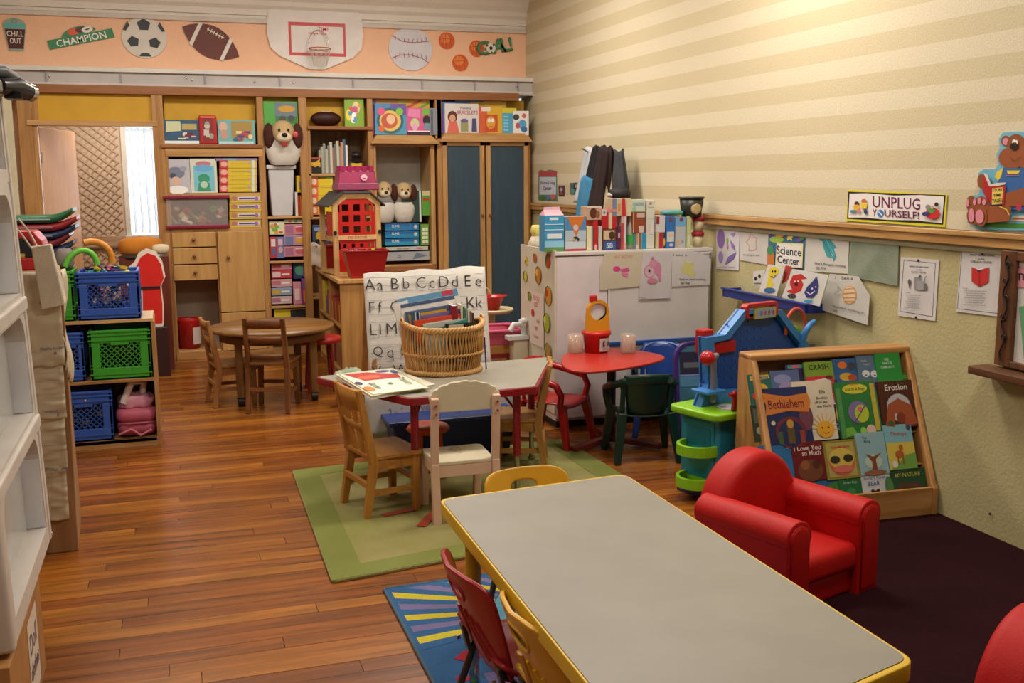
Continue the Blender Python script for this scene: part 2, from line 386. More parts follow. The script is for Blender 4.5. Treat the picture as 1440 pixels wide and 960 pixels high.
decor('cup_sign','small drink cup cut-out reading CHILL OUT at the left end of the peach wall','sign',7,26,36,71,None,
  [('p',[(.05,.68),(.95,.68),(.97,.82),(.03,.82)],'5fb9b0'),('p',[(.2,.06),(.82,.06),(.95,.66),(.07,.66)],'4a1518'),('t','CHILL',.5,.52,.17,'eadfd2',.72),('t','OUT',.5,.30,.17,'eadfd2',.5),('o',.5,.9,.12,.07,.3,'7a8a88')],outline=[(.2,0),(.82,0),(1,.8),(.9,.92),(.6,1),(.4,1),(.1,.92),(0,.8)],col='9cb0a8')
arch=[(0,.08),(1,.08),(1,.55)]+[(.66,.55)]+[(.5+.27*math.cos(a),.55+.42*math.sin(a)) for a in [PI*i/10 for i in range(1,10)]]+[(.22,.55),(0,.55)]
decor('champion_sign','green pennant-shaped sign reading CHAMPION with small sports balls','sign',66,38,159,62,None,
  [('t','CHAMPION',.5,.30,.36,'f3efe6',.9),('e',.42,.74,.09,.17,'e2542c'),('e',.53,.78,.08,.15,'5a2418'),('e',.63,.72,.085,.16,'efeadf'),('p',pent(.63,.73,.04),'15241c')],
  outline=arch,col='3c8a5a',roll=math.radians(13))
decor('soccer_ball_cutout','black and white soccer ball disc on the peach wall','decoration',173,26,233,81,None,
  [('p',pent(.5,.82,.16),'17191a'),('p',pent(.25,.40,.14,PI/2+.2),'17191a'),('p',pent(.72,.38,.14,PI/2-.2),'17191a'),('p',[(.36,.04),(.64,.04),(.58,.12),(.42,.12)],'17191a'),('p',[(.03,.68),(.14,.9),(.19,.8),(.1,.66)],'17191a'),('p',[(.97,.68),(.86,.9),(.81,.8),(.9,.66)],'17191a')],outline=CIR,col='ded7cc')
lens=[]
for i in range(13): t=i/12; lens.append((t,.5+.5*math.sin(PI*t)**.8))
for i in range(1,12): t=1-i/12; lens.append((t,.5-.5*math.sin(PI*t)**.8))
lace=[('l',[(.36,.80),(.66,.80)],.03,'e8dccb')]+[('l',[(.38+.05*i,.74),(.38+.05*i,.87)],.025,'e8dccb') for i in range(6)]
decor('football_cutout','brown football cut-out with white laces and two white bands','decoration',254,38,339,80,None,
  [('p',[(.2,.13),(.26,.09),(.26,.91),(.2,.87)],'e3dad2'),('p',[(.74,.09),(.8,.13),(.8,.87),(.74,.91)],'e3dad2')]+lace,outline=lens,col='6b3328',roll=-math.radians(27))
BB=[(.03,.30),(.12,.18),(.42,0),(.58,0),(.88,.18),(.97,.30),(1,.5),(.98,.82),(.86,.93),(.5,1),(.14,.93),(.02,.82),(0,.5)]
bb,bw,bh=decor('basketball_backboard','white toy basketball backboard with red square and small wire hoop','toy hoop',377,3,509,96,None,
  [('t','TIME',.58,.58,.055,'d83a36',.2),('t','Hang-A-Hoop',.52,.51,.045,'d83a36',.24)],outline=BB,col='efe9e6',th=.025)
ob('red_square', art(G(),[('p',[(.22,.62),(.81,.62),(.81,.67),(.22,.67)],'cf4040'),('p',[(.22,.19),(.81,.19),(.81,.235),(.22,.235)],'cf4040'),('p',[(.22,.235),(.245,.235),(.245,.62),(.22,.62)],'cf4040'),('p',[(.785,.235),(.81,.235),(.81,.62),(.785,.62)],'cf4040')],(-bw/2,0,-bh/2),(bw,0,0),(0,0,bh)),bb)
hc=Vector((.02*bw,-.10,-.22*bh)); hr=.095; st=M('c9c4bb',.3,'metal')
hg=G().tube([(hc.x+hr*math.cos(2*PI*i/24),hc.y+hr*math.sin(2*PI*i/24),hc.z) for i in range(24)],.005,M('cf6a50',.4),6,closed=True)
hg.tube([(hc.x-hr*.98*math.cos(PI*i/10), -.012-.04*abs(math.cos(PI*i/10)), hc.z+.17*math.sin(PI*i/10)) for i in range(11)],.004,st,6)
ob('hoop',hg,bb)
ng=G(); NW=M('d8d3c8',.8)
for k in range(12):
    for sg in (-1,1):
        pts=[]
        for j in range(6):
            a=2*PI*k/12+sg*j*.26; r=hr*(1-.42*j/5); pts.append((hc.x+r*math.cos(a),hc.y+r*math.sin(a),hc.z-.03*j))
        ng.tube(pts,.0018,NW,4)
ob('net',ng,bb)
decor('baseball_cutout','large white baseball disc with red stitching on the peach wall','decoration',547,40,607,99,None,
  [('l',[(.08,.80),(.3,.68),(.55,.65),(.8,.68),(.93,.70)],.018,'a5505c'),('l',[(.07,.28),(.25,.36),(.5,.37),(.75,.30),(.9,.20)],.018,'a5505c')]+
  [('l',[(.15+.1*i,.72-.05*math.sin(PI*i/7)-.05+.03,),(.16+.1*i,.72-.05*math.sin(PI*i/7)+.07)],.014,'a5505c') for i in range(8)]+[('l',[(.15+.1*i,.30+.05*math.sin(PI*i/7)-.04),(.14+.1*i,.30+.05*math.sin(PI*i/7)+.07)],.014,'a5505c') for i in range(8)],outline=CIR,col='dcdae2')
bs=[('e',.42,.62,.3,.28,'f0853a'),('l',[(0.02,.55),(.3,.62),(.7,.62),(.98,.5)],.03,'b24a18'),('l',[(.45,.98),(.4,.6),(.5,.02)],.03,'b24a18'),('l',[(.15,.88),(.3,.6),(.2,.1)],.025,'b24a18'),('l',[(.82,.88),(.7,.5),(.82,.12)],.025,'b24a18')]
for k,(x0,y0,x1,y1,l) in enumerate(((617,46,639,69,'orange basketball disc nearest the white baseball disc'),(636,77,658,100,'lowest orange basketball disc of the three on the peach wall'),(660,57,680,80,'orange basketball disc partly behind the GOAL sign'))):
    decor('basketball_cutout',l,'decoration',x0,y0,x1,y1,None,bs,outline=CIR,col='e0601f',th=.006,grp='orange basketball discs on the peach wall')
g=art(G(),[('t','G',.12,.42,.66,'3f8a57'),('t','A',.60,.52,.66,'3f8a57'),('t','L',.78,.52,.66,'3f8a57'),('t','!',.95,.54,.66,'3f8a57')],(-.165,0,-.09),(.33,0,0),(0,0,.18))
p=at(697,65,'y',YP-.02); go=thing('goal_sign','green lettered GOAL! sign with a soccer ball for its O','sign',tuple(p),rot=(0,-math.radians(10),0))
for i,(t_,u) in enumerate((('G',-.125),('A',.035),('L',.095),('!',.15))):
    gg=G(); vs,fs,ww,hh=glyphs(t_); sc=.115/hh
    for yy,c_ in ((.004,'245c38'),(0,'3f8a57')):
        k_=1.12 if yy else 1
        gg.add([(u+x*sc*1.15*k_,yy-.001,y*sc*k_) for x,y in vs],fs,mc(c_))
    ob('letter',gg,go,solid=.003)
ob('soccer_ball',art(G().prism([((a-.5),(b-.5)) for a,b in CIR],(-.05,-.004,-.01),(.09,0,0),(0,0,.09),.006,M('e8e4da',.5)),[('p',pent(.5,.5,.2),'17191a'),('p',pent(.15,.8,.12),'17191a'),('p',pent(.85,.8,.12),'17191a'),('p',pent(.5,.05,.1),'17191a')],(-.095,-.004,-.055),(.09,0,0),(0,0,.09)),go)

# ================================================================ built-in cabinets
YK=9.80
def cab(name, lab, x0,x1, cat='cabinet'):
    t=thing(name,lab,cat,(x0,F,0)); t['w']=x1-x0; return t
def shelf(t,z,x0,x1,th=.02,d=.44,m=None,y0=0,nm='shelf'): return ob(nm,G().box(x0,y0,z-th,x1,d,z,m or W2x),t,bev=.003)
def side(t,x0,x1,z0,z1,d=.44,y0=0,nm='side_panel',m=None): return ob(nm,G().box(x0,y0,z0,x1,d,z1,m or W1),t,bev=.003)
# cabinet beside the door opening
c1=cab('storage_cabinet','tall light wood cabinet with three drawers right of the door opening',0.0,.82)
side(c1,0,.02,0,1.84); side(c1,.765,.82,0,2.25,nm='post')
ob('back_panel',G().box(.02,.40,0,.765,.42,2.25,M('b6a48e',.7)),c1)
ob('upper_panel',G().box(.01,.10,1.86,.76,.12,2.25,YEL),c1)
shelf(c1,1.84,-.03,.80,.03,.44,WD,-.02); ob('fascia',G().box(.0,-.005,1.74,.80,.015,1.81,W2x),c1,bev=.002)
shelf(c1,1.43,.02,.765); shelf(c1,1.13,.02,.765,.03)
W3=M('c69a5e',.35,'woodz','b68a50')
kn=M('8a5630',.35)
for z0,z1 in ((.975,1.10),(.83,.965),(.69,.82)):
    d=ob('drawer',G().box(.015,-.02,z0,.375,.38,z1,W3),c1,bev=.004); ob('knob',G().lathe([(.006,0),(.008,.012),(.016,.018),(.014,.028),(0,.03)],kn,n=12),d,loc=(.19,-.02,(z0+z1)/2),rot=(PI/2,0,0))
d=ob('door',G().box(.388,-.02,.40,.765,0,1.10,W3),c1,bev=.004); ob('knob',G().lathe([(.006,0),(.008,.012),(.016,.018),(.014,.028),(0,.03)],kn,n=12),d,loc=(.47,-.02,.88),rot=(PI/2,0,0))
d=ob('door',G().box(.388,-.02,.06,.765,0,.392,W3),c1,bev=.004); ob('knob',G().lathe([(.006,0),(.008,.012),(.016,.018),(.014,.028),(0,.03)],kn,n=12),d,loc=(.60,-.02,.33),rot=(PI/2,0,0))
side(c1,.375,.388,0,1.1,nm='divider'); ob('plinth',G().box(0,-.015,0,.82,.02,.055,W1x),c1); shelf(c1,.075,.02,.375,.02,.40)
# narrow open bay
c2=cab('open_shelf_bay','narrow open shelf bay with white hamper and red game boxes',.82,1.19,'shelf')
side(c2,.30,.37,0,2.25,nm='post'); ob('upper_panel',G().box(.0,.10,2.0,.30,.12,2.25,YEL),c2); ob('back_panel',G().box(0,.40,0,.30,.42,2.0,M('a08a72',.7)),c2)
for z in (1.995,1.22,.83,.43): shelf(c2,z,0,.30)
ob('plinth',G().box(0,0,0,.30,.02,.06,W1x),c2)
c3=cab('book_shelf_bay','open shelf bay with standing magazines behind the toy fire station',1.19,1.77,'shelf')
side(c3,.53,.58,0,2.27,nm='post'); ob('upper_panel',G().box(.0,.12,2.0,.53,.14,2.25,YEL),c3); ob('back_panel',G().box(0,.40,0,.53,.42,2.0,M('a68e74',.7,'woodz')),c3)
shelf(c3,2.0,0,.58,.03,.44,WD,-.02); side(c3,.0,.025,1.2,1.98,nm='side_panel')
for z in (1.59,1.21,.93,.5): shelf(c3,z,0.0,.53)
c4=cab('display_bay','deep open bay of light wood holding stuffed dogs and blue game boxes',1.77,2.40,'shelf')
side(c4,.52,.56,0,1.90,nm='side_panel',m=W2); side(c4,.585,.63,0,2.27,nm='post'); ob('back_panel',G().box(0,.42,0,.55,.44,1.9,M('c9c2b8',.8)),c4)
sl=ob('sloped_ledge',G().prism([(-.03,0),(.60,0),(.52,.075),(.02,.075)],(0,-.06,1.85),X_,Z_,.16,W2x),c4,bev=.003)
shelf(c4,1.86,0,.56,.025); shelf(c4,.76,0,.56,.03)
ob('frame_rail',G().box(0,-.01,1.83,.56,.02,1.865,WD).box(0,-.01,.70,.56,.02,.75,WD),c4,bev=.003)
side(c4,-.01,.02,.7,1.86,nm='side_panel',m=W2)
c5=cab('wardrobe','tall wardrobe with two blue framed doors in the back right corner',2.40,3.26,'wardrobe')
BLU=M('354a5a',.45,'woodz','2c4252')
for x0,x1,hx in ((.0,.40,.37),(.415,.83,.445)):
    d=ob('door',G().box(x0+.035,.0,.04,x1-.035,.015,1.85,BLU),c5)
    fr=G().box(x0,-.015,.02,x0+.045,.02,1.87,W2).box(x1-.045,-.015,.02,x1,.02,1.87,W2).box(x0,-.015,1.835,x1,.02,1.87,W2x).box(x0,-.015,.02,x1,.02,.07,W2x)
    ob('door_frame',fr,d,bev=.004); ob('knob',G().cyl((hx,-.015,1.20),(hx,-.045,1.20),.012,kn,10),d)
ob('carcass',G().box(0,.02,0,.84,.44,.02,W1).box(-.01,.02,0,.0,.44,1.88,W1).box(.83,.02,0,.86,.44,1.88,W1).box(0,.02,1.86,.84,.44,1.88,W2x).box(0,.41,0,.84,.43,1.88,W1),c5)
ob('sloped_ledge',G().prism([(-.03,0),(.86,0),(.80,.08),(.02,.08)],(0,-.06,1.87),X_,Z_,.16,W2x),c5,bev=.003)
ob('post',G().box(-.06,0,1.9,-.0,.06,2.27,W1),c5); ob('upper_panel',G().box(0,.15,1.9,.84,.17,2.26,YEL),c5)

# ---------------------------------------------------------------- things on the shelves
def item(name,lab,cat,x0,y0,x1,y1,Y,dep,col,shapes=(),grp=None,rough=.35,bev=.002,tilt=0,snap=None,yaw=0,side_=None):
    a=at(x0,y1,'y',Y); b=at(x1,y0,'y',Y); w=abs(b.x-a.x); z=snap if snap is not None else a.z; h=b.z-z
    g=G().box(-w/2,0,0,w/2,dep,h,M(col,rough,'flat'))
    o=ob(name,g,None,loc=((a.x+b.x)/2,Y,z),lab=lab,cat=cat,grp=grp,bev=bev,rot=(tilt,0,yaw))
    if shapes: ob('print',art(G(),shapes,(-w/2,-.0002,0),(w,0,0),(0,0,h)),o)
    return o
g_top='craft kits on the top ledges'
item('card_box','wide card kit in shiny wrap, left of the red box on top ledge','box',230,169,280,201,F+.02,.05,'4a6f8c',[('r',.03,.05,.97,.97,'355a78'),('p',[(.08,.5),(.5,.55),(.48,.95),(.1,.95)],'cfd3a8'),('r',.52,.6,.92,.85,'b9a76a')]+blobs(3,10,['b03a5a','6a2f4a','c23c3c','d8d2c8'],.09,(.35,.1,.95,.55))+[('r',.03,.02,.97,.14,'e6ece9')],g_top,rough=.1,snap=1.842)
o=item('red_box','tall red gift box with rounded sides between the two card kits','box',281,162,304,201,F+.0,.08,'b32a2c',[('r',.2,.08,.8,.88,'8a2a30')]+blobs(4,7,['c9a898','9aa08a','c8c2ba'],.14,(.2,.15,.8,.85))+[('r',.1,.9,.9,.96,'e0705a')],snap=1.842,bev=.012)
item('card_box','pale blue card kit in shiny wrap, right of the red box','box',307,169,358,201,F+.02,.05,'7fb8bd',[('r',.36,.25,.93,.95,'a88d4e'),('e',.15,.72,.11,.2,'d8b49a'),('e',.17,.4,.1,.2,'c49a8a')]+blobs(5,12,['6a4a7a','2c6f8a','c44a4a','e2d6a2'],.09,(.4,.1,.95,.6))+[('r',.02,.02,.95,.12,'b8dcd8')],g_top,rough=.1,snap=1.842)
item('puzzle_box','green picture box standing on the top ledge above the big stuffed dog','box',371,143,418,176,F+.02,.06,'55a84c',[('r',.33,.3,.97,.95,'6b7f88'),('e',.68,.7,.25,.14,'c89a3a'),('r',.35,.1,.97,.4,'3f7a3c'),('e',.55,.3,.1,.12,'4a4a52'),('e',.8,.32,.1,.12,'4a4a52')],snap=2.0)
item('toy_card','bright green toy box right of the brown football','box',485,137,511,170,F+.02,.05,'86b23f',[('e',.4,.45,.26,.26,'d86a4a'),('e',.6,.65,.2,.2,'f0d89a'),('e',.2,.4,.14,.2,'f2dc50')]+blobs(6,9,['d85a8a','ffffff','5aa0c8','e8a040'],.12,(.15,.1,.9,.9)),snap=2.0)
fb=at(458,160,'y',F+.06); o=ob('football',G().ell((0,0,0),(.135,.065,.065),M('3a1a14',.5,'leather'),24,14),None,loc=tuple(fb),lab='dark brown toy football lying on the top ledge',cat='ball'); o.location.z=2.003+.065
o.modifiers.new('c','CAST').factor=0
ob('lacing',G().bar((-.04,-.02,.063),(.04,-.02,.063),.006,.006,M('c8b8a0',.6)),o)
# magazines and activity sets on the right ledges
L1='activity sets on the ledges over the wardrobe'
item('activity_set','purple and pink panel at the back of the ledge left of the pink kits','box',522,139,560,196,F+.05,.02,'7c4a9a',[('p',[(0,0),(.6,0),(.3,.6),(0,.7)],'c24a8a'),('p',[(.2,.75),(1,.6),(1,.95),(.2,1)],'c88a3c')],L1,snap=1.93)
item('activity_set','tall yellow striped panel behind the pink kits','box',560,139,604,190,F+.05,.02,'c9a62e',[('l',[(0,.6),(.8,1)],.08,'c2503c'),('l',[(.2,.5),(1,.9)],.06,'6a9a3c')],L1,snap=1.93)
item('game_box','square kit with a round wheel picture on the top ledge','box',528,146,571,190,F+.0,.04,'4aa0c8',[('r',.0,.6,1,1,'4f8fc4'),('r',.5,.65,1,1,'6a5aa8'),('e',.48,.45,.43,.42,'e8c86a'),('o',.48,.45,.43,.42,.2,'3a6a7a'),('e',.45,.45,.26,.25,'c8604a'),('e',.5,.5,.14,.16,'f0c8a0'),('e',.2,.75,.12,.12,'e85a8a'),('e',.78,.75,.12,.12,'8ac84a'),('e',.2,.2,.1,.1,'e86a3a')],L1,snap=1.93)
item('game_box','pink doll kit with a dark haired figure on the top ledge','box',572,152,610,190,F+.0,.04,'d8609a',[('r',0,.0,1,.12,'3a2a3a'),('p',[(.05,.7),(.5,.62),(.5,.95),(.1,.98)],'e88ab8'),('p',[(.55,.72),(.95,.78),(.98,.98),(.6,.98)],'7ab84a'),('e',.3,.42,.16,.2,'c8d89a'),('e',.3,.3,.1,.16,'e8b0c8'),('e',.73,.55,.14,.18,'2a2024'),('r',.64,.2,.82,.45,'6a9aa8'),('r',.05,.12,.95,.16,'f0e8f0')],L1,snap=1.93)
item('book','thin grey book leaning upright on the ledge post','book',605,152,615,196,F-.01,.03,'8a8e98',[('r',.1,.05,.4,.95,'5a6078')],snap=1.93,yaw=.1)
item('magazine','blue and violet magazine leaning at the left end over the wardrobe','book',612,143,640,196,F+.03,.02,'4a6ab0',[('p',[(0,0),(.8,0),(.5,.6),(0,.7)],'7a4aa0')],L1,snap=1.95)
item('poster_board','tall blue and yellow panel behind the white bracelet kit','box',640,142,712,190,F+.06,.015,'4f7fae',[('r',.55,.0,1,1,'c9a43a'),('r',.3,.8,.6,.95,'b8a040')],L1,snap=1.95)
item('craft_kit','white kit reading Friendship BRACELETS over the wardrobe','box',626,146,673,187,F-.02,.05,'d9d4d2',[('t','Friendship',.62,.84,.09,'3a3a5a',.5),('t','BRACELETS',.66,.70,.13,'b8506a',.62),('e',.22,.55,.14,.2,'5a2a1c'),('e',.22,.5,.09,.13,'d8a080'),('p',[(.06,0),(.42,0),(.34,.38),(.12,.4)],'d86a5a'),('r',.46,.05,.68,.42,'9a9a6a'),('e',.57,.42,.11,.07,'6a5a9a'),('p',[(.78,.05),(.94,.05),(.92,.5),(.8,.5)],'4a4a7a')],L1,snap=1.95)
item('craft_kit','orange and yellow kit with a cartoon cat face beside the bracelet kit','box',674,150,706,187,F-.02,.05,'d2603a',[('r',.35,0,1,1,'dcae2e'),('r',.25,.05,.8,.7,'c84e2e'),('r',.1,.82,.5,.98,'e8ddd0'),('e',.5,.4,.2,.24,'e0a03a'),('e',.43,.48,.07,.08,'f2ece0'),('e',.58,.48,.07,.08,'f2ece0'),('l',[(.42,.24),(.6,.24)],.03,'6a3018')],L1,snap=1.95)
item('craft_kit','light blue kit with small pictures, third from the right wall','box',706,152,726,187,F-.02,.05,'56a8cc',[('r',.0,.8,1,1,'d8c838')]+[('r',.1,.1+.13*i,.45,.17+.13*i,'8ad0e8') for i in range(5)],L1,snap=1.95)
item('craft_kit','white kit with black and blue figures at the right end over the wardrobe','box',722,156,743,194,F-.05,.03,'e6e2de',[('e',.2,.75,.2,.12,'2a2a34'),('e',.7,.8,.14,.1,'c85a5a'),('e',.6,.45,.25,.2,'4a9ac8'),('e',.3,.4,.14,.12,'b84a5a'),('e',.7,.25,.2,.12,'2c6aa0')],L1,snap=1.93,yaw=-.25)
# row of toy packs
item('toy_pack','grey silver toy pack with a round bubble front in the second shelf row','box',232,224,266,271,F+.02,.10,'c2c2cc',[('e',.45,.6,.35,.18,'7a8098'),('e',.35,.5,.12,.1,'4a5060'),('e',.75,.72,.14,.08,'9aa0b0'),('e',.45,.35,.2,.14,'d8b8a8'),('e',.5,.1,.42,.12,'eef0f0')],rough=.12,snap=1.432)
item('toy_pack','pale blue toy card with a green bear shape in the second shelf row','box',269,223,304,270,F+.02,.06,'d9dcc9',[('r',.12,.05,.9,.8,'7cc4d8'),('e',.5,.85,.3,.08,'c07a8a'),('e',.5,.72,.34,.1,'6ab0dc'),('p',[(.3,.3),(.7,.3),(.75,.05),(.25,.05)],'3f9a7a'),('e',.5,.42,.22,.14,'3f9a7a'),('e',.5,.24,.14,.1,'b8d8c0')],rough=.2,snap=1.432)
for k in range(4):
    y1=270-k*11.3
    item('crayon_box',['lowest','second from the bottom','third from the bottom','topmost'][k]+' yellow and red craft box stacked on the second shelf row','box',309,y1-11,361,y1,F+.02,.2,'d8be3a',[('r',0,0,.22,1,'c8484a'),('e',.12,.5,.09,.35,'e8b0a0'),('l',[(.3,.55),(.75,.55)],.06,'b09a30'),('e',.8,.6,.03,.15,'9a9ad0'),('r',.86,.0,.94,1,'d8dcd0')],'yellow craft boxes stacked on the second row')
item('game_box','flat lilac game box lying across the yellow craft boxes','box',302,222,362,226,F+.02,.2,'9a8ab8',[('r',.2,.1,.5,.9,'8aa8c8')])
bd=item('clear_tub','long see-through tub with dark red rims full of play food','tub',234,274,321,326,F-.03,.3,'6a5a5c',(),rough=.2,snap=1.132)
bpy.data.objects.remove(bd)
a=at(234,326,'y',F-.03); b=at(321,274,'y',F-.03); tw=b.x-a.x; th_=b.z-1.132
tb=thing('clear_tub','long see-through tub with dark red rims full of play food','tub',((a.x+b.x)/2,F-.03,1.132))
RIM=M('8a1f3c',.35)
ob('base_tray',G().box(-tw/2,0,0,tw/2,.3,.03,RIM),tb,bev=.006); ob('lid',G().box(-tw/2-.01,-.01,th_-.03,tw/2+.01,.31,th_,RIM),tb,bev=.006)
ob('clear_wall',G().box(-tw/2+.01,.005,.03,tw/2-.01,.01,th_-.03,M('c8c0bc',.05,'clear',s=.25)).box(-tw/2+.01,.005,.03,-tw/2+.015,.29,th_-.03,M('c8c0bc',.05,'clear',s=.25)).box(tw/2-.015,.005,.03,tw/2-.01,.29,th_-.03,M('c8c0bc',.05,'clear',s=.25)),tb)
rd=random.Random(3); TC=['c23a30','e0b020','4a8a3c','3c6aa0','b8a080','d87a3a','5a8ab0','ece4d0','8a6a4a']
for k in range(24):
    x=rd.uniform(-tw/2+.05,tw/2-.05); z=rd.uniform(.05,.17); r=rd.uniform(.018,.032); c_=rd.choice(TC)
    g=G(); 
    if k%3==0: g.box(-r,-r*.6,-r,r,r*.6,r,M(c_,.4))
    elif k%3==1: g.ell((0,0,0),(r,r,r*.8),M(c_,.4),12,7)
    else: g.cyl((-r*1.6,0,0),(r*1.6,0,0),r*.5,M(c_,.4),8)
    ob('play_food',g,None,loc=(tb.location.x+x,tb.location.y+rd.uniform(.05,.12),1.132+z),rot=(rd.random(),rd.random(),rd.random()),lab='small play food piece heaped in the long see-through tub',cat='toy',grp='play food in the see-through tub')
for k in range(4):
    y1=320-k*11.7
    item('candy_box',['lowest','second from the bottom','third from the bottom','topmost'][k]+' yellow and silver box of the pile right of the clear tub','box',323,y1-11.4,367,y1,F+.0,.25,'c9a840',[('r',.0,0,1,.18,'d8b850'),('r',.25,.3,.95,.75,'d0cad8'),('e',.15,.55,.09,.3,'b87a6a'),('l',[(.3,.5),(.8,.5)],.14,'4a3a5a'),('e',.85,.5,.06,.25,'9a6ab0')],'boxes piled right of the clear tub')
# white hamper with stuffed dog
a=at(378,304,'y',F+.03); b=at(415,232,'y',F+.03); hx=(a.x+b.x)/2; hw=(b.x-a.x)
hb=thing('white_bin','tall white plastic bin with a rim in the narrow bay','bin',(hx,F+.02+.13,1.222))
hz=b.z-1.222
def frus(g,w0,d0,w1,d1,z0,z1,m):
    P=[(-w0/2,-d0/2,z0),(w0/2,-d0/2,z0),(w0/2,d0/2,z0),(-w0/2,d0/2,z0),(-w1/2,-d1/2,z1),(w1/2,-d1/2,z1),(w1/2,d1/2,z1),(-w1/2,d1/2,z1)]
    return g.add(P,[(0,3,2,1),(4,5,6,7),(0,1,5,4),(1,2,6,5),(2,3,7,6),(3,0,4,7)],m)
WP2=M('cfcfd2',.35)
ob('body',frus(G(),hw*.72,.2,hw*.92,.25,0,hz-.03,WP2),hb,bev=.012); ob('rim',G().box(-hw*.52,-.14,hz-.035,hw*.52,.14,hz,WP2),hb,bev=.008); ob('grip_slot',G().box(-.04,-.145,hz-.012,.04,-.139,hz-.004,M('55555a',.5)),hb)
def plushdog(lab,cx,cz,Y,s=1.0,body=True,rest=None,tongue=True,bw=.2,bh=.19,tilt=0):
    t=thing('stuffed_dog',lab,'stuffed toy',(cx,Y,rest),grp='stuffed dogs on the shelves')
    TAN=M('c9ab7c',.95,'fabric'); BRN=M('4a2418',.95,'fabric'); CRM=M('e2d3b4',.95,'fabric'); WHT=M('d8d2c8',.95,'fabric')
    z=cz-rest
    if body:
        g=G(); P=[]; n_=26; k_=12
        for i in range(k_+1):
            v_=i/k_; e_=min(1,math.sin(PI*min(max(v_,.03),.97))**.12); hw_=bw*.5*(.80+.2*v_)*e_
            for j in range(n_):
                a_=2*PI*j/n_; c_=math.cos(a_); s_=math.sin(a_); q_=1+random.uniform(-.025,.025)
                P.append((hw_*q_*math.copysign(abs(c_)**.6,c_), .03+.08*e_*q_*math.copysign(abs(s_)**.7,s_), bh*v_))
        g.add(P,[(i*n_+j,i*n_+(j+1)%n_,(i+1)*n_+(j+1)%n_,(i+1)*n_+j) for i in range(k_) for j in range(n_)]+[tuple(range(k_*n_,k_*n_+n_))],WHT,True); o=ob('body',g,t)
    h=ob('head',G().ell((0,0,z),(.075*s,.07*s,.075*s),TAN,22,14),t)
    ob('muzzle',G().ell((0,-.06*s,z-.035*s),(.05*s,.045*s,.035*s),CRM,18,10),h)
    ob('nose',G().ell((0,-.105*s,z-.02*s),(.017*s,.012*s,.014*s),M('1a1210',.3),12,8),h)
    for sg in (-1,1):
        ob('ear',G().ell((sg*.088*s,-.015*s,z-.022*s),(.034*s,.028*s,.080*s),BRN,14,10),h)
        ob('eye',G().ell((sg*.028*s,-.066*s,z+.012*s),(.008*s,.006*s,.009*s),M('0c0a0a',.2),10,6),h)
    if tongue: ob('tongue',G().box(-.018*s,-.085*s,z-.09*s,.018*s,-.075*s,z-.055*s,M('9a2a2c',.7)),h,bev=.004)
    return t
p=at(398,186,'y',F-.02)
pd=plushdog('large stuffed dog with dark brown ears sitting on the white bin',p.x,p.z,F+.0,1.38,True,1.222+hz,True,.33,.22)
ob('tag_heart',G().ell((.10,-.06,p.z-1.222-hz-.02),(.025,.008,.028),M('c8484a',.4),12,8),pd)
item('book','yellow and blue book beside the white bin in the narrow bay','book',418,247,430,275,F+.05,.12,'d8b82c',[('r',.3,.3,.8,.7,'4a6ab0')],None)
for k,(x0,x1,c_,l) in enumerate(((416,419,'d8d0c8','thin white'),(419,422,'c23a30','thin red'),(422,425,'e88a3a','thin orange'),(425,430,'4a8ac0','thin blue'))):
    item('book',l+' book standing at the foot of the white bin','book',x0,270,x1,304,F+.05,.14,c_,(),'thin books beside the white bin',snap=1.222)
# games below
GB='game boxes in the narrow bay'
def gbox(l,x0,y0,x1,y1,c_,sh,Y=F+.03,d=.3,grp=GB,n='game_box'): return item(n,l,'box',x0,y0,x1,y1,Y,d,c_,sh,grp)
gbox('cream game box with floral picture at upper left of the narrow bay',379,311,400,330,'d9dcb0',blobs(8,8,['c85a4a','7ab04a','e8e4d0','d8a04a'],.16))
gbox('small white and green box lying on top of the pink game boxes',400,308,426,314,'c9c8a8',[('e',.3,.5,.1,.3,'c85a4a'),('e',.6,.5,.1,.3,'5a8a4a')])
for k in range(3):
    y0=315+k*15.5
    gbox(['topmost','middle','lowest'][k]+' pink game box of the three stacked in the upper part of the narrow bay',400,y0,431,y0+15,['c98a94','b88a9a','c98a94'][k],[('r',.05,.1,.4,.9,'a86a8a' if k!=1 else '6a7aa8'),('e',.7,.5,.2,.25,['c8505a','d8a040','c8606a'][k]),('l',[(.5,.75),(.95,.8)],.08,'e8d8d0')])
gbox('narrow red box standing left of the pink game boxes',380,333,389,363,'b83a40',[('r',.2,.55,.8,.9,'d8d0d0'),('e',.5,.3,.25,.2,'4a6aa0')])
gbox('narrow blue and pink box standing beside the narrow red box',390,333,399,363,'6a7aa8',[('e',.5,.4,.3,.15,'d8a0a0'),('r',.2,.6,.8,.9,'d8b0b8')])
for k,(c_,a_) in enumerate((('c97a84','a8505a'),('c8404a','d8c0c0'),('d0a0a0','b87080'),('8aa0b8','c8a040'),('cdb0b0','a87080'))):
    y0=368+k*12
    gbox(['topmost','second','third','fourth','lowest'][k]+' thin game box of the left stack under the middle shelf of the narrow bay',382,y0,410,y0+11.6,c_,[('r',.05,.2,.45,.8,a_),('l',[(.5,.5),(.9,.5)],.25,'e8dcd8')],grp='thin game boxes stacked low in the narrow bay')
gbox('dark blue game box high on the right of the lower stack',413,368,434,392,'2f3f6a',[('e',.4,.5,.3,.3,'4a8a6a'),('r',.6,.1,.9,.9,'6a4a9a')])
gbox('pink and white tall game box low in the narrow bay',413,396,423,428,'cf8a98',[('r',.2,.2,.8,.7,'e8d0d0')])
gbox('purple and orange tall game box low at the right of the narrow bay',425,388,435,428,'8a3a7a',[('r',.2,.1,.8,.5,'d87a3a'),('r',.2,.6,.8,.9,'4a6ab0')])
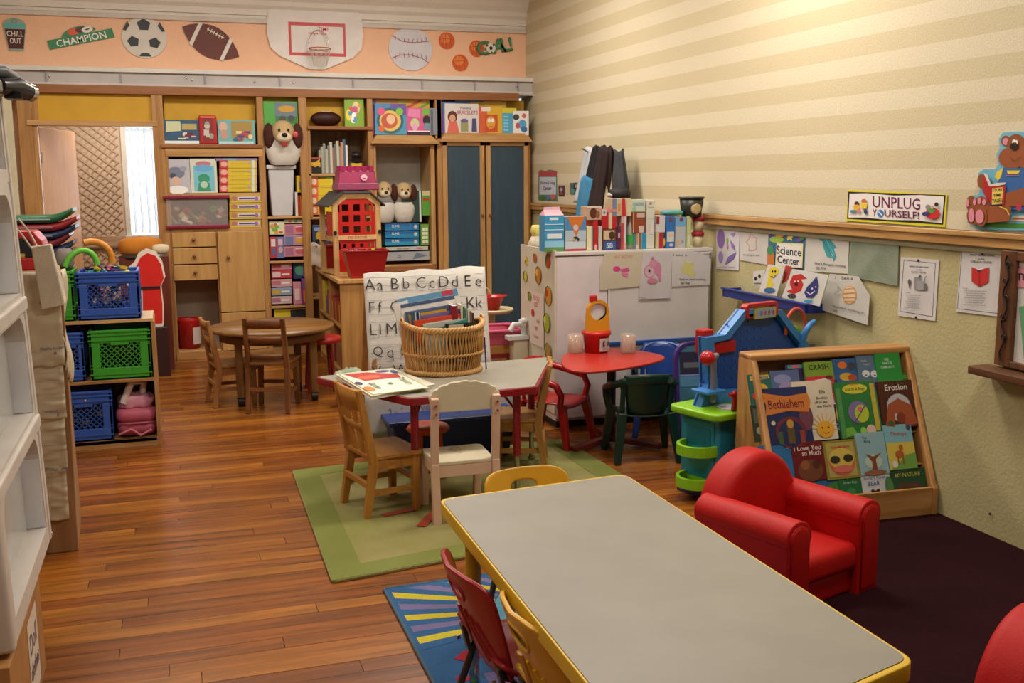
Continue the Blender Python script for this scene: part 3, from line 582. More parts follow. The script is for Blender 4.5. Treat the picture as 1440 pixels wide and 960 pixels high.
gbox('yellow topped box on the lowest shelf of the narrow bay',386,433,431,450,'d8c43a',[('r',.5,.1,1,.9,'2a2a2a')])
# magazines bay
cols=['9a9a8e','a8a898','8a8c80','b8b4a4','7a8078','c8c4b8','9a6a5c','6a7468','c8bfae','8c9088','d88a5a','3f6a8a','e8e0d4']
for k in range(13):
    x=449+k*3.1
    item('magazine',['leftmost','second','third','fourth','fifth','sixth','seventh','eighth','ninth','tenth','eleventh','twelfth','rightmost'][k]+' from the left of the thin magazines upright on the upper shelf','book',x,205-4*(k%3)+(-1 if k>9 else 6-k*.6),x+2.4,243,F+.05,.22,cols[k],(),'magazines standing on the upper shelf',snap=1.592,yaw=-.05)
item('game_box','small black box with a yellow toy digger on the upper shelf','box',434,221,452,243,F+.04,.1,'26221f',[('r',.1,.4,.9,.7,'d8a820'),('e',.3,.35,.14,.12,'1a1a1a'),('e',.7,.35,.14,.12,'1a1a1a'),('p',[(.5,.7),(.9,.9),(.8,.65)],'d8a820'),('r',0,.9,1,1,'b83a30')],snap=1.592)
t=thing('toy_figure','black and yellow toy figure standing on the upper shelf behind the castle','toy',(at(501,230,'y',F+.06).x,F+.06,1.592))
ob('body',G().box(-.05,-.03,0,.05,.03,.09,M('d8b020',.4)),t,bev=.01); ob('head',G().lathe([(.035,.09),(.045,.11),(.04,.15),(.05,.15),(.05,.165),(.03,.19),(0,.195)],M('1c1c20',.4),n=14),t)
for k in range(4):
    y1=302-k*13.4
    item('craft_box',['lowest','second from the bottom','third from the bottom','topmost'][k]+' yellow and orange box of the pile behind the fire station','box',436,y1-13,468,y1,F+.03,.25,'ddc22c',[('r',0,0,.36,1,'d8683c'),('e',.18,.5,.12,.35,'e8c8b0'),('l',[(.45,.9),(1,.9)],.06,'b8a020')],'yellow boxes behind the fire station')
item('craft_box','cream and green flat box on top of the yellow pile','box',436,246,468,251.5,F+.03,.25,'d8d4a0',[('r',.7,0,1,1,'7ab04a')])
item('game_box','dark blue toy box with a yellow truck behind the red bins','box',440,316,462,350,F+.03,.15,'3a4a6a',[('e',.5,.5,.3,.25,'c8a030'),('e',.3,.3,.14,.1,'1a1a1a'),('r',.1,.75,.9,.9,'8a9ac0')],snap=.932)
# display bay content
zb=.762
def dg(l,x0,y0,x1,y1,c_,sh,d=.3,Y=F+.06,grp='boxes in the display bay',**k): return item('game_box',l,'box',x0,y0,x1,y1,Y,d,c_,sh,grp,**k)
dg('flat grey box at the bottom of the display bay stack',543,353,604,367,'a8acb0',[('t','o',.3,.5,.4,'5a6a80'),('p',[(.6,.1),(.95,.5),(.7,.9)],'6a7a88')])
dg('flat white box with grey lettering under the blue game boxes',543,346,602,352.6,'c8c4bc',[('t','about street',.4,.5,.5,'55555a',.6),('e',.8,.5,.08,.3,'c88a8a')])
for k in range(3):
    y1=345.5-k*10.6
    dg(['lowest','middle','topmost'][k]+' blue game box of the stack beneath the stuffed dogs',542,y1-10.4,589,y1,['2f9ac8','2a8cc0','2f7fb8'][k],[('r',0,.6,1,1,'2468a8'),('t',['SUMS','SUMS','SUMS'][k],.3,.65,.35,'e8f0f4',.35),('e',.9,.5,.05,.3,'d8c8b8')])
dg('narrow green box with white squares at the right of the blue boxes',592,315,603,345,'6a9a3c',[('r',.2,.1+.2*k,.5,.24+.2*k,'e4e4d0') for k in range(4)]+[('r',.55,.1+.2*k,.85,.24+.2*k,'e4e4d0') for k in range(4)])
dg('small green and red box above the narrow green one',594,268,604,303,'5a9a3a',[('r',0,.8,1,1,'c8c090'),('r',.1,.6,.9,.7,'b83a30')])
dg('tall dark green box behind the right stuffed dog',580,268,592,312,'2f4a44',[('r',.8,0,1,1,'d8dcd8')],yaw=.1)
zr=at(560,312,'y',F+.08).z
for k,(px_,py_,l) in enumerate(((541,267,'left one of the two stuffed dogs above the blue game boxes'),(569,268,'right one of the two stuffed dogs above the blue game boxes'))):
    p=at(px_,py_,'y',F+.04); plushdog(l,p.x,p.z,F+.08,1.0,True,zr,False,.225,.18)
# red waste bin inside low opening
rb=at(268,498,'y',F+.12); rbz=.077
RED=M('b51a1c',.35)
t=thing('red_pail','red pail with a white label standing in the low cabinet opening','bin',(rb.x,F+.16,rbz))
ob('pail',G().lathe([(.0,0),(.085,.002),(.105,.24),(.112,.26),(.105,.265),(.10,.24),(.08,.01),(0,.01)],RED,n=26),t); ob('label',G().grid(lambda u,v:(.101*math.sin(.0+u*.9+.3)+.0,-.101*math.cos(u*.9+.3)-.0,.04+v*.15),6,1,M('c8b8ae',.6)),t)
# ================================================================ left side
OAK=M('c39a62',.4,'woodx'); OAKz=M('c39a62',.4,'woodz')
# crate shelf
t=thing('crate_shelf','low light wood shelf with three boards holding blue and green crates','shelf',(-.62,6.33,0))
SWm=M('b58a58',.45,'woodx'); SWz=M('b58a58',.45,'woodz')
ob('top_board',G().box(-.06,0,.735,.50,.38,.755,M('d0ac78',.4,'woodx')),t,bev=.003)
ob('shelf',G().box(-.05,0,.385,.485,.36,.405,SWm),t,bev=.003); ob('shelf',G().box(-.05,0,.025,.485,.36,.05,SWm),t,bev=.003)
ob('plinth',G().box(-.05,.0,0,.485,.02,.05,SWm),t); ob('side_panel',G().box(.485,0,0,.505,.36,.735,SWz),t,bev=.002); ob('side_panel',G().box(-.07,0,0,-.05,.36,.735,SWz),t,bev=.002)
ob('back_panel',G().box(-.05,.355,0,.485,.36,.735,M('8a7660',.7)),t)
def crate(lab, x0,x1, z0, z1, y0, dep, col, loc_extra=None):
    w=x1-x0; h=z1-z0; m=M(col,.4); t=thing('milk_crate',lab,'crate',((x0+x1)/2,y0,z0),grp='milk crates on the low shelf')
    g=G().box(-w/2,0,0,w/2,dep,.012,m)
    wt=.016
    for side_ in (0,1):     # front and back frames with a window
        y=0 if side_==0 else dep-wt
        g.box(-w/2,y,0,w/2,y+wt,h*.24,m).box(-w/2,y,h*.74,w/2,y+wt,h,m).box(-w/2,y,h*.24,-w*.33,y+wt,h*.74,m).box(w*.33,y,h*.24,w/2,y+wt,h*.74,m)
    for sx in (-w/2,w/2-wt): g.box(sx,0,0,sx+wt,dep,h*.3,m).box(sx,0,h*.7,sx+wt,dep,h,m).box(sx,0,h*.3,sx+wt,dep*.2,h*.7,m).box(sx,dep*.8,h*.3,sx+wt,dep,h*.7,m)
    ob('crate_body',g,t,bev=.003)
    r=G()
    for z in (h*.97,h*.90,h*.80): r.box(-w/2-.005,-.005,z-.004,w/2+.005,0,z+.004,m)
    r.box(-w/2-.004,-.004,h*.10,w/2+.004,0,h*.13,m); r.box(-.05,-.004,h*.70,.05,0,h*.75,m)
    ob('rim_ribs',r,t,kind='stuff')
    l=G(); z0_,z1_=h*.24,h*.74; xx=w*.33
    for k in range(-9,10):
        for sg in (-1,1):
            c=k*.032
            # clip line x = c + sg*(z-zm)
            zm=(z0_+z1_)/2; pts=[]
            for z in (z0_,z1_):
                x=c+sg*(z-zm); pts.append((x,z))
            (xa,za),(xb,zb)=pts
            if max(xa,xb)<-xx or min(xa,xb)>xx: continue
            def cl(p,q):
                x,z=p
                if x<-xx: f=(-xx-x)/(q[0]-x); return (-xx,z+(q[1]-z)*f)
                if x>xx: f=(xx-x)/(q[0]-x); return (xx,z+(q[1]-z)*f)
                return p
            a=cl((xa,za),(xb,zb)); b=cl((xb,zb),(xa,za))
            if (Vector(a)-Vector(b)).length>.01: l.bar((a[0],.006,a[1]),(b[0],.006,b[1]),.005,.005,m)
    ob('lattice_window',l,t,kind='stuff')
    return t
BL='2f58b0'; GR='3a9a2e'; CY=6.335
crate('blue crate heaped with toys on top of the low shelf',-.52,-.185,.756,1.03,CY,.33,BL)
crate('green crate on top of the low shelf, left of the heaped blue one',-.87,-.535,.756,1.04,CY,.33,GR)
crate('green crate on the middle shelf of the low shelf',-.475,-.145,.406,.695,CY,.33,GR)
crate('blue crate on the middle shelf, left of the green one',-.68,-.505,.406,.69,CY,.33,BL)
crate('blue crate on the bottom shelf beside the pink bag',-.68,-.375,.051,.345,CY,.33,BL)
rd=random.Random(8); TC=['3a6ac0','e0c020','c23a30','3a9a4a','e07a30','7a4aa0','e8e4dc','40b0c0','202228','d86090']
def toy(x,y,z,r,c,k,lab,grp):
    g=G(); m=M(c,.35)
    if k==0: g.box(-r,-r*.6,-r*.6,r,r*.6,r*.6,m)
    elif k==1: g.ell((0,0,0),(r,r,r),m,12,8)
    elif k==2: g.cyl((-r*1.3,0,0),(r*1.3,0,0),r*.5,m,10)
    else: g.box(-r*1.2,-r*.6,-r*.3,r*1.2,r*.6,r*.3,m).box(-r*.6,-r*.55,r*.3,r*.6,r*.55,r*.8,M('202a3a',.2)).cyl((-r*.7,-r*.7,-r*.3),(-r*.7,r*.7,-r*.3),r*.35,M('1a1a1a',.6),10).cyl((r*.7,-r*.7,-r*.3),(r*.7,r*.7,-r*.3),r*.35,M('1a1a1a',.6),10)
    ob({0:'toy_block',1:'toy_ball',2:'toy_peg',3:'toy_car'}[k],g,None,loc=(x,y,z),rot=(rd.uniform(-.5,.5),rd.uniform(-.5,.5),rd.uniform(0,3)),lab=lab,cat='toy',grp=grp)
for i in range(34):
    toy(rd.uniform(-.48,-.225),CY+rd.uniform(.05,.28),rd.uniform(.96,1.05),rd.uniform(.014,.026),rd.choice(TC),rd.choice((0,1,2,3,3)),'small plastic toy heaped in the blue crate on top','toys heaped in the top blue crate')
for i in range(26):
    toy(rd.uniform(-.47,-.235),CY+rd.uniform(.035,.1),rd.uniform(.80,.95),rd.uniform(.016,.028),rd.choice(['4a4a5a','7a6a5a','8a2a2a','2a3a5a','b0a890','202228']),rd.choice((0,1,2,3)),'small toy seen through the mesh of the top blue crate','toys behind the mesh of the top blue crate')
for i in range(16):
    toy(rd.uniform(-.43,-.19),CY+rd.uniform(.035,.1),rd.uniform(.45,.6),rd.uniform(.018,.03),rd.choice(['b8b0a0','3a5a3a','6a6a5a','202a20']),rd.choice((0,1,2,3)),'small toy seen through the mesh of the green middle crate','toys in the green middle crate')
for i in range(14):
    toy(rd.uniform(-.58,-.42),CY+rd.uniform(.035,.1),rd.uniform(.09,.3),rd.uniform(.018,.03),rd.choice(['2a4a6a','3a5a6a','c8b03a','1a2430']),rd.choice((0,1,2,3)),'small toy seen through the mesh of the bottom blue crate','toys in the bottom blue crate')
for i in range(8):
    toy(rd.uniform(-.82,-.59),CY+rd.uniform(.05,.1),rd.uniform(.8,.92),rd.uniform(.02,.03),rd.choice(['d8d020','202428','2a6a3a']),rd.choice((0,1,2,3)),'small toy inside the green crate on top','toys in the top green crate')
toy(-.50,CY-.02+.05,.30,.03,'d8a820',3,'yellow and red toy hanging over the rim of the bottom blue crate','')
ar=ob('toy_arch',G().tube([(.09*math.cos(a),0,.12*math.sin(a)) for a in [PI*i/10 for i in range(11)]],.017,M('6ac03a',.35),8),None,loc=(-.50,6.48,1.03),rot=(0,.3,.3),lab='green plastic toy arch sticking up at the left of the top blue crate',cat='toy')
ob('toy_arch',G().tube([(.12*math.cos(a),0,.14*math.sin(a)) for a in [PI*i/10 for i in range(2,9)]],.02,M('d8892a',.35),8),None,loc=(-.46,6.56,1.06),rot=(0,.7,.2),lab='orange plastic toy arch leaning behind the green arch',cat='toy')
# pink bag
pb=thing('pink_bag','pink child\'s bag with a folded pink cloth on the bottom shelf','bag',(-.245,6.34,.051))
PK=M('c05a72',.5,'fabric')
def pillow(w,d,h,m,n=20,k=10,pw=.5,wr=.0,seed=1):
    rd_=random.Random(seed); P=[]; g=G()
    for i in range(k+1):
        th=PI*i/k
        for j in range(n):
            ph=2*PI*j/n; c=math.cos(ph); s_=math.sin(ph)
            q=1+rd_.uniform(-wr,wr)
            r=abs(math.sin(th))**.7
            P.append((w/2*q*r*math.copysign(abs(c)**pw,c), d/2*q*r*math.copysign(abs(s_)**pw,s_), h/2-h/2*math.copysign(abs(math.cos(th))**.6,math.cos(th))*q))
    F=[(i*n+j,i*n+(j+1)%n,(i+1)*n+(j+1)%n,(i+1)*n+j) for i in range(k) for j in range(n)]
    return g.add(P,F,m,True)
ob('body',pillow(.225,.24,.11,PK),pb,loc=(0,.12,0)); ob('body',pillow(.235,.24,.10,PK),pb,loc=(0,.12,.075))
ob('zip',G().tube([(-.105,.02,.085),(-.05,-.002,.083),(.05,-.002,.083),(.105,.02,.085)],.004,M('8a2a44',.4),6),pb)
ob('ribbon',G().tube([(-.1,-.02,.03),(-.03,-.035,.06),(.02,-.03,.02),(.08,-.04,.05)],.008,M('c86a7a',.6),6),pb)
ob('folded_cloth',pillow(.20,.18,.10,M('d8a0b0',.8,'fabric','c07a90'),28,14,.7,.10,4),pb,loc=(0,.12,.15))
ob('strap',G().tube([(-.07,.05,.2),(-.02,.06,.32),(.05,.1,.31),(.03,.1,.2)],.022,M('cfc0b8',.8,'fabric'),8),pb)
# mats on a hidden cabinet
t=thing('low_cabinet','plain low cabinet under the folded mats, behind the paper draped board','cabinet',(-1.05,6.55,0))
ob('body',G().box(-.25,.2,0,.38,.7,1.02,M('a88860',.5,'woodz')),t)
MT=[('1f6a44','green vinyl mat, topmost of the folded stack'),('a02a30','red vinyl mat just under the green one'),('23355a','navy vinyl mat, third of the stack'),('7a2430','dark red vinyl mat in the middle of the stack'),('2c3c5e','navy vinyl mat under the dark red one'),('4a5568','grey blue vinyl mat near the bottom of the stack'),('223252','dark navy vinyl mat at the bottom of the stack')]
z=1.02
for k,(c_,l) in enumerate(reversed(MT)):
    hh=.047; w=.42+.02*(k%3)+(.06 if k>=4 else 0)
    # folded pad whose right end curls up
    def fn(u,v,w=w):
        x=-w*.55+u*w; curl=max(0,(u-.72)/.28); zz=.05*curl**2
        return (x,0,zz)
    g=G(); P=[];N_=16;K=10
    for i in range(N_+1):
        u=i/N_; x=-w*.55+u*w; cz=.055*max(0,(u-.7)/.3)**2; tz=.5*hh*(1-.55*max(0,(u-.85)/.15)**2)
        for j in range(K):
            a=2*PI*j/K; c=math.cos(a); s_=math.sin(a)
            P.append((x,.16*math.copysign(abs(c)**.3,c),cz+hh*.5+tz*math.copysign(abs(s_)**.6,s_)))
    g.add(P,[(i*K+j,i*K+(j+1)%K,(i+1)*K+(j+1)%K,(i+1)*K+j) for i in range(N_) for j in range(K)],M(c_,.3),True); g.add(P[:K],[tuple(range(K))],M(c_,.3)); g.add(P[-K:],[tuple(range(K))[::-1]],M(c_,.3))
    o=ob('nap_mat',g,None,loc=(-.74,6.65+.0,z),lab=l,cat='mat',grp='folded vinyl mats stacked left')
    ob('piping',G().tube([(w*.2,-.162,hh*.5),(-w*.5,-.162,hh*.5)],.004,M('8a8f98',.4),5),o)
    z+=hh
ob('plush_toy',pillow(.10,.12,.12,M('9a8e88',.8,'fabric'),18,10,.8,.08,3),None,loc=(-.585,6.52,1.045),lab='greyish soft toy wedged between the mats and the top crates',cat='stuffed toy')
# draped paper board
DX=-.44
t=thing('paper_draped_board','tall narrow brown box draped with crumpled cream chart paper','cabinet',(-.64,4.57,0))
ob('box_body',G().add([(-.2,0,0),(.2,0,0),(.175,.5,0),(-.2,.5,0),(-.2,0,1.18),(.215,0,1.18),(.17,.40,1.18),(-.2,.40,1.18)],[(0,3,2,1),(4,5,6,7),(0,1,5,4),(1,2,6,5),(2,3,7,6),(3,0,4,7)],M('a8815a',.6,'woodz')),t,bev=.004)
PAP=M('c9bda4',.85,'plain','bfb196')
rdp=random.Random(4)
def sheet(x0,x1,z0,z1,y,seed,cr=.008,slant=0):
    rr=random.Random(seed); W=[[rr.uniform(-1,1) for _ in range(9)] for _ in range(13)]
    def fn(u,v):
        i=min(int(v*11),11); j=min(int(u*7),7); f=v*11-i; e=u*7-j
        n_=W[i][j]*(1-f)*(1-e)+W[i+1][j]*f*(1-e)+W[i][j+1]*(1-f)*e+W[i+1][j+1]*f*e
        return (x0+(x1-x0)*u+slant*(v)*1.0, y-abs(n_)*cr*1.6-.001, z0+(z1-z0)*v)
    return fn
sh=[(-.19,.175,.145,.38,5),(-.19,.185,.37,.60,6),(-.19,.195,.58,.82,7),(-.19,.205,.80,1.185,8)]
for k,(x0,x1,z0,z1,sd) in enumerate(sh):
    ob('chart_paper',G().grid(sheet(x0,x1,z0,z1,-.004-.004*k,sd,.010),24,30,PAP),t,solid=.0015)
g=G().grid(lambda u,v:(.2+.012*math.sin(v*9)+.006*math.sin(u*14), -.01+.20*u, .78+.40*v-.10*u*(1-v)),12,16,PAP); ob('paper_flap',g,t,solid=.0015)
for k,(px_,py_,tx,c_) in enumerate(((72,425,'Brainstorm','6a6a70'),(72,490,'Healthy foods','5a6aa0'),(78,496,'*','5a6aa0'),(70,578,'Transport','5a5aa0'),(82,583,'#','6a6ab0'),(76,660,'~ ~ ~','8a8a90'))):
    p=at(px_,py_,'y',4.545); g=G(); art(g,[('t',tx,.5,.5,1,c_,1)],(-.055,0,-.007),(.11,0,0),(0,0,.014)); ob('handwriting',g,t,loc=(p.x+.64,-.03,p.z),kind='stuff')
for k in range(7):
    z=.2+.135*k; ob('ruled_line',G().box(-.17,-.0215,z,.16+.01*k,-.021,z+.0015,M('9a9488',.8)),t)
bagm=M('d6ccb8',.85,'fabric')
t=thing('canvas_bag','cream canvas bag with thin handles hanging beside the red toy car','bag',(-.480,4.51,1.035)); t.scale=(.85,.85,.85)
ob('bag_body',G().add([(-.03,0,0),(.075,0,.02),(.03,0,.31),(-.055,0,.30),(-.02,.06,.02),(.08,.06,.04),(.035,.03,.31),(-.05,.03,.30)],[(0,1,2,3),(5,4,7,6),(1,5,6,2),(4,0,3,7),(3,2,6,7),(4,5,1,0)],bagm),t,bev=.006)
ob('handle',G().tube([(-.05,.0,.29),(-.085,.0,.35),(-.125,0,.41)],.005,bagm,6),t); ob('handle',G().tube([(-.03,.02,.30),(-.06,.02,.37),(-.10,.02,.43)],.005,bagm,6),t)
# red toy car cab on the draped box
t=thing('red_toy_car','red plastic toy car cab with a dark window, half behind the white window frame','toy',(-.585,4.70,1.182))
RD=M('b81c24',.3)
g=G(); P=[(-.16,0),(.085,0),(.10,.03),(.075,.13),(.05,.165),(-.16,.165)]
ob('body',G().ring([(-.16,0),(.085,0),(.10,.03),(.08,.12),(.05,.16),(-.16,.16)],[(-.10,.05),(.045,.05),(.05,.06),(.04,.11),(.025,.13),(-.10,.13)],(0,0,0),X_,Z_,.18,RD),t,bev=.008)
ob('window',G().box(-.1,.03,.05,.05,.035,.13,M('141c34',.15)),t); ob('seat_block',G().box(-.05,.01,.05,.01,.028,.068,M('d8b830',.4)),t,bev=.004)
t=ob('white_box',G().box(-.12,0,.0,.12,.1,.3,M('b8b2aa',.5)),None,loc=(-.95,5.25,1.184)) ; bpy.data.objects.remove(t)
# ---- white framed unit with arched windows, near left
t=thing('white_window_unit','white framed unit with arched windows at the left edge of the picture','furniture',(-.45,2.87,.325),rot=(0,-.03,0))
WT=M('d4cdc4',.4); WI=M('e8eaf0',.35); L_=.90; TK=.06; Hh=1.56
def U(x0,y0,z0,x1,y1,z1,m=WT,nm='stile',bev=.006): return ob(nm,G().box(x0,y0,z0,x1,y1,z1,m),t,bev=bev)
# windows: z ranges of openings
ops=[(.06,.39),(.46,.79),(.86,1.18),(1.26,1.50)]
zs=[0]+[v for o in ops for v in o]+[Hh]
# arched openings cut from a plate in the y-z plane (facing +x)
for k,(z0,z1) in enumerate(ops):
    ya,yb=.07,L_-.05
    lo=zs[2*k] if k==0 else (ops[k-1][1]+z0)/2; hi=(z1+ops[k+1][0])/2 if k<3 else Hh
    out=[];inn=[]
    r=.10; N4=6
    inn=[(ya,z0),(yb,z0)]+[(yb-r+r*math.cos(PI/2*i/N4),z1-r+r*math.sin(PI/2*i/N4)) for i in range(N4+1)]+[(ya+r-r*math.sin(PI/2*i/N4),z1-r+r*math.cos(PI/2*i/N4)) for i in range(N4+1)]
    out=[(0,lo),(L_,lo)]+[(L_,lo+(hi-lo)*(.5+.5*i/N4)) if i<N4//2+1 else (L_-(L_-yb+r)*(i-N4//2)/(N4-N4//2),hi) for i in range(N4+1)]+[((ya+r)*(1-(i)/(N4//2)) if i<=N4//2 else 0, hi if i<=N4//2 else hi-(hi-lo)*.4*(i-N4//2)/(N4-N4//2)) for i in range(N4+1)]
    ob('window_frame',G().ring(out,inn,(0,0,0),(0,1,0),(0,0,1),TK,WT),t)
    pc=M('bcbcb8',.2,'plain') if k<3 else M('b8a888',.3)
    ob('window_pane',G().box(-TK-.004,ya-.02,z0-.02,-TK+.0,yb+.02,z1+.02,pc),t)
    ob('window_lining',G().box(-TK,yb-.005,z0+.002,-.004,yb-.001,z1-.09,WI),t)
ob('corner_post',G().box(-.05,-.03,-.0,.006,.02,Hh-.1,WT),t,bev=.012,seg=3); ob('corner_post',G().box(-.05,L_-.02,.0,.006,L_+.01,Hh,WT),t,bev=.008)
ob('front_panel',G().box(-.42,-.03,0,-.05,.0,Hh-.1,M('cfcac6',.4)),t,bev=.01); ob('back_body',G().box(-.42,0,.02,-.075,L_,Hh-.02,M('c4bcae',.5)),t)
ob('rail_ledge',G().box(-.02,-.02,ops[1][1]+.01,.012,L_,ops[1][1]+.055,WT).box(-.02,-.02,ops[0][1]+.01,.012,L_,ops[0][1]+.055,WT),t,bev=.006,kind='stuff')
hd=G(); hp=[(.035,Hh-.07),(.035,Hh-.04),(.01,Hh+.0),(-.06,Hh+.03),(-.42,Hh+.035),(-.42,Hh-.07)]
hd.add([(x,y,z) for y in (-.03,L_) for x,z in hp],[tuple(range(6)),tuple(range(11,5,-1))]+[(i,i+6,(i+1)%6+6,(i+1)%6) for i in range(6)],M('a8a39a',.35)); ob('curved_top',hd,t,bev=.006)
for z in (ops[0][1]+.03,ops[1][1]+.03,.02): ob('screw',G().cyl((.006,L_-.005,z),(.01,L_-.005,z),.006,M('c8c4bc',.3,'metal'),8),t)
t=thing('cardboard_box','brown cardboard box with a handwritten label under the white window unit','box',(-.66,2.8,0))
KB=M('b07c44',.7,'plain','9c6c3a')
ob('box_body',G().box(-.2,0,0,.205,.66,.308,KB),t,bev=.003); 
ob('paper_label',art(G(),[('r',0,0,1,1,'d8cfc0'),('t','Doll',.5,.68,.25,'5a4a60',.8),('t','clothes',.5,.36,.2,'5a4a60',.85)],(.2055,.33,.03),(0,.20,0),(0,0,.25)),t); ob('paper_label',art(G(),[('r',0,0,1,1,'cfc6b6')],(.2055,.05,.01),(0,.12,0),(0,0,.15)),t)
t=thing('box_stand','plain wooden stand under the far end of the white window unit','stand',(-.66,3.55,0)); ob('block',G().box(-.2,-.06,0,.13,.15,.308,M('8a6a48',.6,'woodz')),t,bev=.003)
# black and chrome gadget on top
t=thing('black_gadget','black gadget with chrome ends lying on top of the white window unit','device',(-.44,3.66,1.80)); t.scale=(.8,.8,.8)
BKP=M('15161c',.25)
ob('body',G().tube([(-.04,-.10,.045),(0,0,.05),(.05,.12,.035)],[.03,.045,.03],BKP,14),t); ob('chrome_band',G().tube([(.035,.085,.038),(.047,.115,.036)],.036,M('c8ccd0',.12,'metal'),16),t); ob('grip',G().tube([(-.08,-.12,.10),(-.03,-.06,.10),(.03,.03,.06)],[.02,.028,.02],M('55585c',.4),10),t); ob('foot',G().box(-.03,-.05,0,.03,.06,.02,BKP),t)
# santa board and orange plush in the far room
t=thing('santa_board','flat painted figure in a red coat with white outline standing in the doorway','decoration',(-.215,8.6,0))
def sil(pts,s,ox,oz): return [(ox+p[0]*s,oz+p[1]*s) for p in pts]
fig=rpoly([(-.04,.0),(.15,.0),(.16,.2),(.15,.38),(.19,.46),(.17,.60),(.12,.69),(.04,.72),(-.03,.68),(-.07,.60),(-.15,.53),(-.18,.45),(-.13,.37),(-.06,.40),(-.03,.34),(-.04,.1)],.018,3)
ob('white_board',G().prism(sil(fig,.86,.0,.40),(0,0,0),X_,Z_,.015,M('e2d8c8',.5)),t)
ob('red_coat',G().prism(sil([(p[0]*.86,p[1]*.9) for p in fig],.86,.01,.425),(0,-.003,0),X_,Z_,.003,M('d01f16',.5)),t)
ob('belt',G().box(-.09,-.008,.70,.12,-.005,.72,M('1a1210',.5)),t); ob('stand',G().box(-.16,-.02,0,.16,.1,.4,M('30100e',.5)),t,bev=.01)
t=thing('orange_plush','large orange and white stuffed animal slumped behind the red figure','stuffed toy',(-.20,9.0,.93))
ORG=M('c77a22',.9,'fabric'); ob('body',pillow(.34,.2,.16,ORG,20,10,.8,.05,2),t,loc=(-.03,0,0)); ob('muzzle',pillow(.14,.12,.08,M('e0cfae',.9,'fabric'),16,8,.9,.04,3),t,loc=(.12,-.08,.02)); ob('brim',G().ell((-.08,-.06,.0),(.13,.08,.025),M('2a1c18',.7),16,8),t)
t=thing('far_cupboard','low dark cupboard beyond the doorway carrying the orange stuffed animal','cabinet',(-.2,9.0,0)); ob('body',G().box(-.2,-.12,0,.18,.2,.93,M('6a2a1c',.5,'woodz')),t)

# ================================================================ wooden chairs
def seat_slab(g,w0,w1,d,z,th,m,r=.03):
    pts=rpoly([(-w0/2,-d/2),(w0/2,-d/2),(w1/2,d/2),(-w1/2,d/2)],r,4)
    return g.prism(pts,(0,0,z+th),(1,0,0),(0,1,0),th,m)
def ladder_chair(name,lab,loc,rz,col,H_=.64,seat=.30,W=.30,D=.29,grp=None,slot=False,col2=None):
    t=thing(name,lab,'chair',loc,rz,grp); mz=M(col,.4,'woodz',col2); mx=M(col,.4,'woodx',col2)
    hw=W/2; hd=D/2
    for sx in (-1,1):
        ob('leg',G().bar((sx*(hw-.015),-hd+.02,0),(sx*(hw-.025),-hd+.02,seat),.032,.032,mz,w2=.038,d2=.036),t,bev=.004)
        g=G().bar((sx*(hw-.012),hd+.035,0),(sx*(hw-.015),hd-.01,seat-.02),.03,.032,mz,w2=.034,d2=.04).bar((sx*(hw-.015),hd-.01,seat-.03),(sx*(hw-.02),hd+.055,H_),.034,.04,mz,w2=.028,d2=.026)
        ob('back_leg',g,t,bev=.004)
        ob('side_stretcher',G().bar((sx*(hw-.02),-hd+.03,.12),(sx*(hw-.02),hd+.01,.12),.018,.026,mx),t,bev=.002)
        ob('side_apron',G().bar((sx*(hw-.02),-hd+.03,seat-.035),(sx*(hw-.02),hd-.01,seat-.035),.02,.05,mx),t,bev=.002)
    ob('seat',seat_slab(G(),W+.02,W-.01,D+.03,seat-.008,.02,mx),t,bev=.004)
    ob('front_stretcher',G().bar((-hw+.02,-hd+.02,.16),(hw-.02,-hd+.02,.16),.018,.026,mx),t,bev=.002); ob('back_stretcher',G().bar((-hw+.02,hd+.02,.16),(hw-.02,hd+.02,.16),.018,.026,mx),t,bev=.002)
    def yb(z): return hd-.01+(z-seat)/(H_-seat)*.065
    def slat(z0,z1,crv=.012):
        def fn(u,v): x=(-hw+.02)+u*(W-.04); return (x,yb(z0+(z1-z0)*v)+crv*math.sin(PI*u),z0+(z1-z0)*v)
        ob('back_slat',G().grid(fn,10,1,mx),t,solid=.016)
    if slot: 
        slat(H_-.10,H_-.005); slat(H_-.20,H_-.165)
        for sx in (-1,1): ob('back_spindle',G().bar((sx*.045,yb(seat)+.01,seat),(sx*.045,yb(H_-.1)+.01,H_-.1),.045,.012,mz),t,bev=.002)
    else: slat(H_-.07,H_-.005); slat(H_-.17,H_-.125); slat(H_-.28,H_-.25)
    return t
ladder_chair('wooden_chair','brown ladder-back chair in front of the round table',(.62,7.12,0),math.radians(160),'84542c',.645,.33,.29,.29,col2='5c3516')
ladder_chair('wooden_chair','lighter brown chair pulled up to the left side of the round table',(.37,7.40,0),math.radians(100),'a87442',.60,.28,.27,.26)
# left light oak chair
ladder_chair('light_oak_chair','light oak child\'s chair at the left corner of the red-edged table',(.905,4.725,0),math.radians(103),'bb8338',.61,.285,.30,.24,slot=True)
ladder_chair('light_oak_chair','light oak child\'s chair seen edge-on at the right of the red-edged table',(1.725,5.19,0),math.radians(-110),'b98a48',.58,.285,.30,.24)
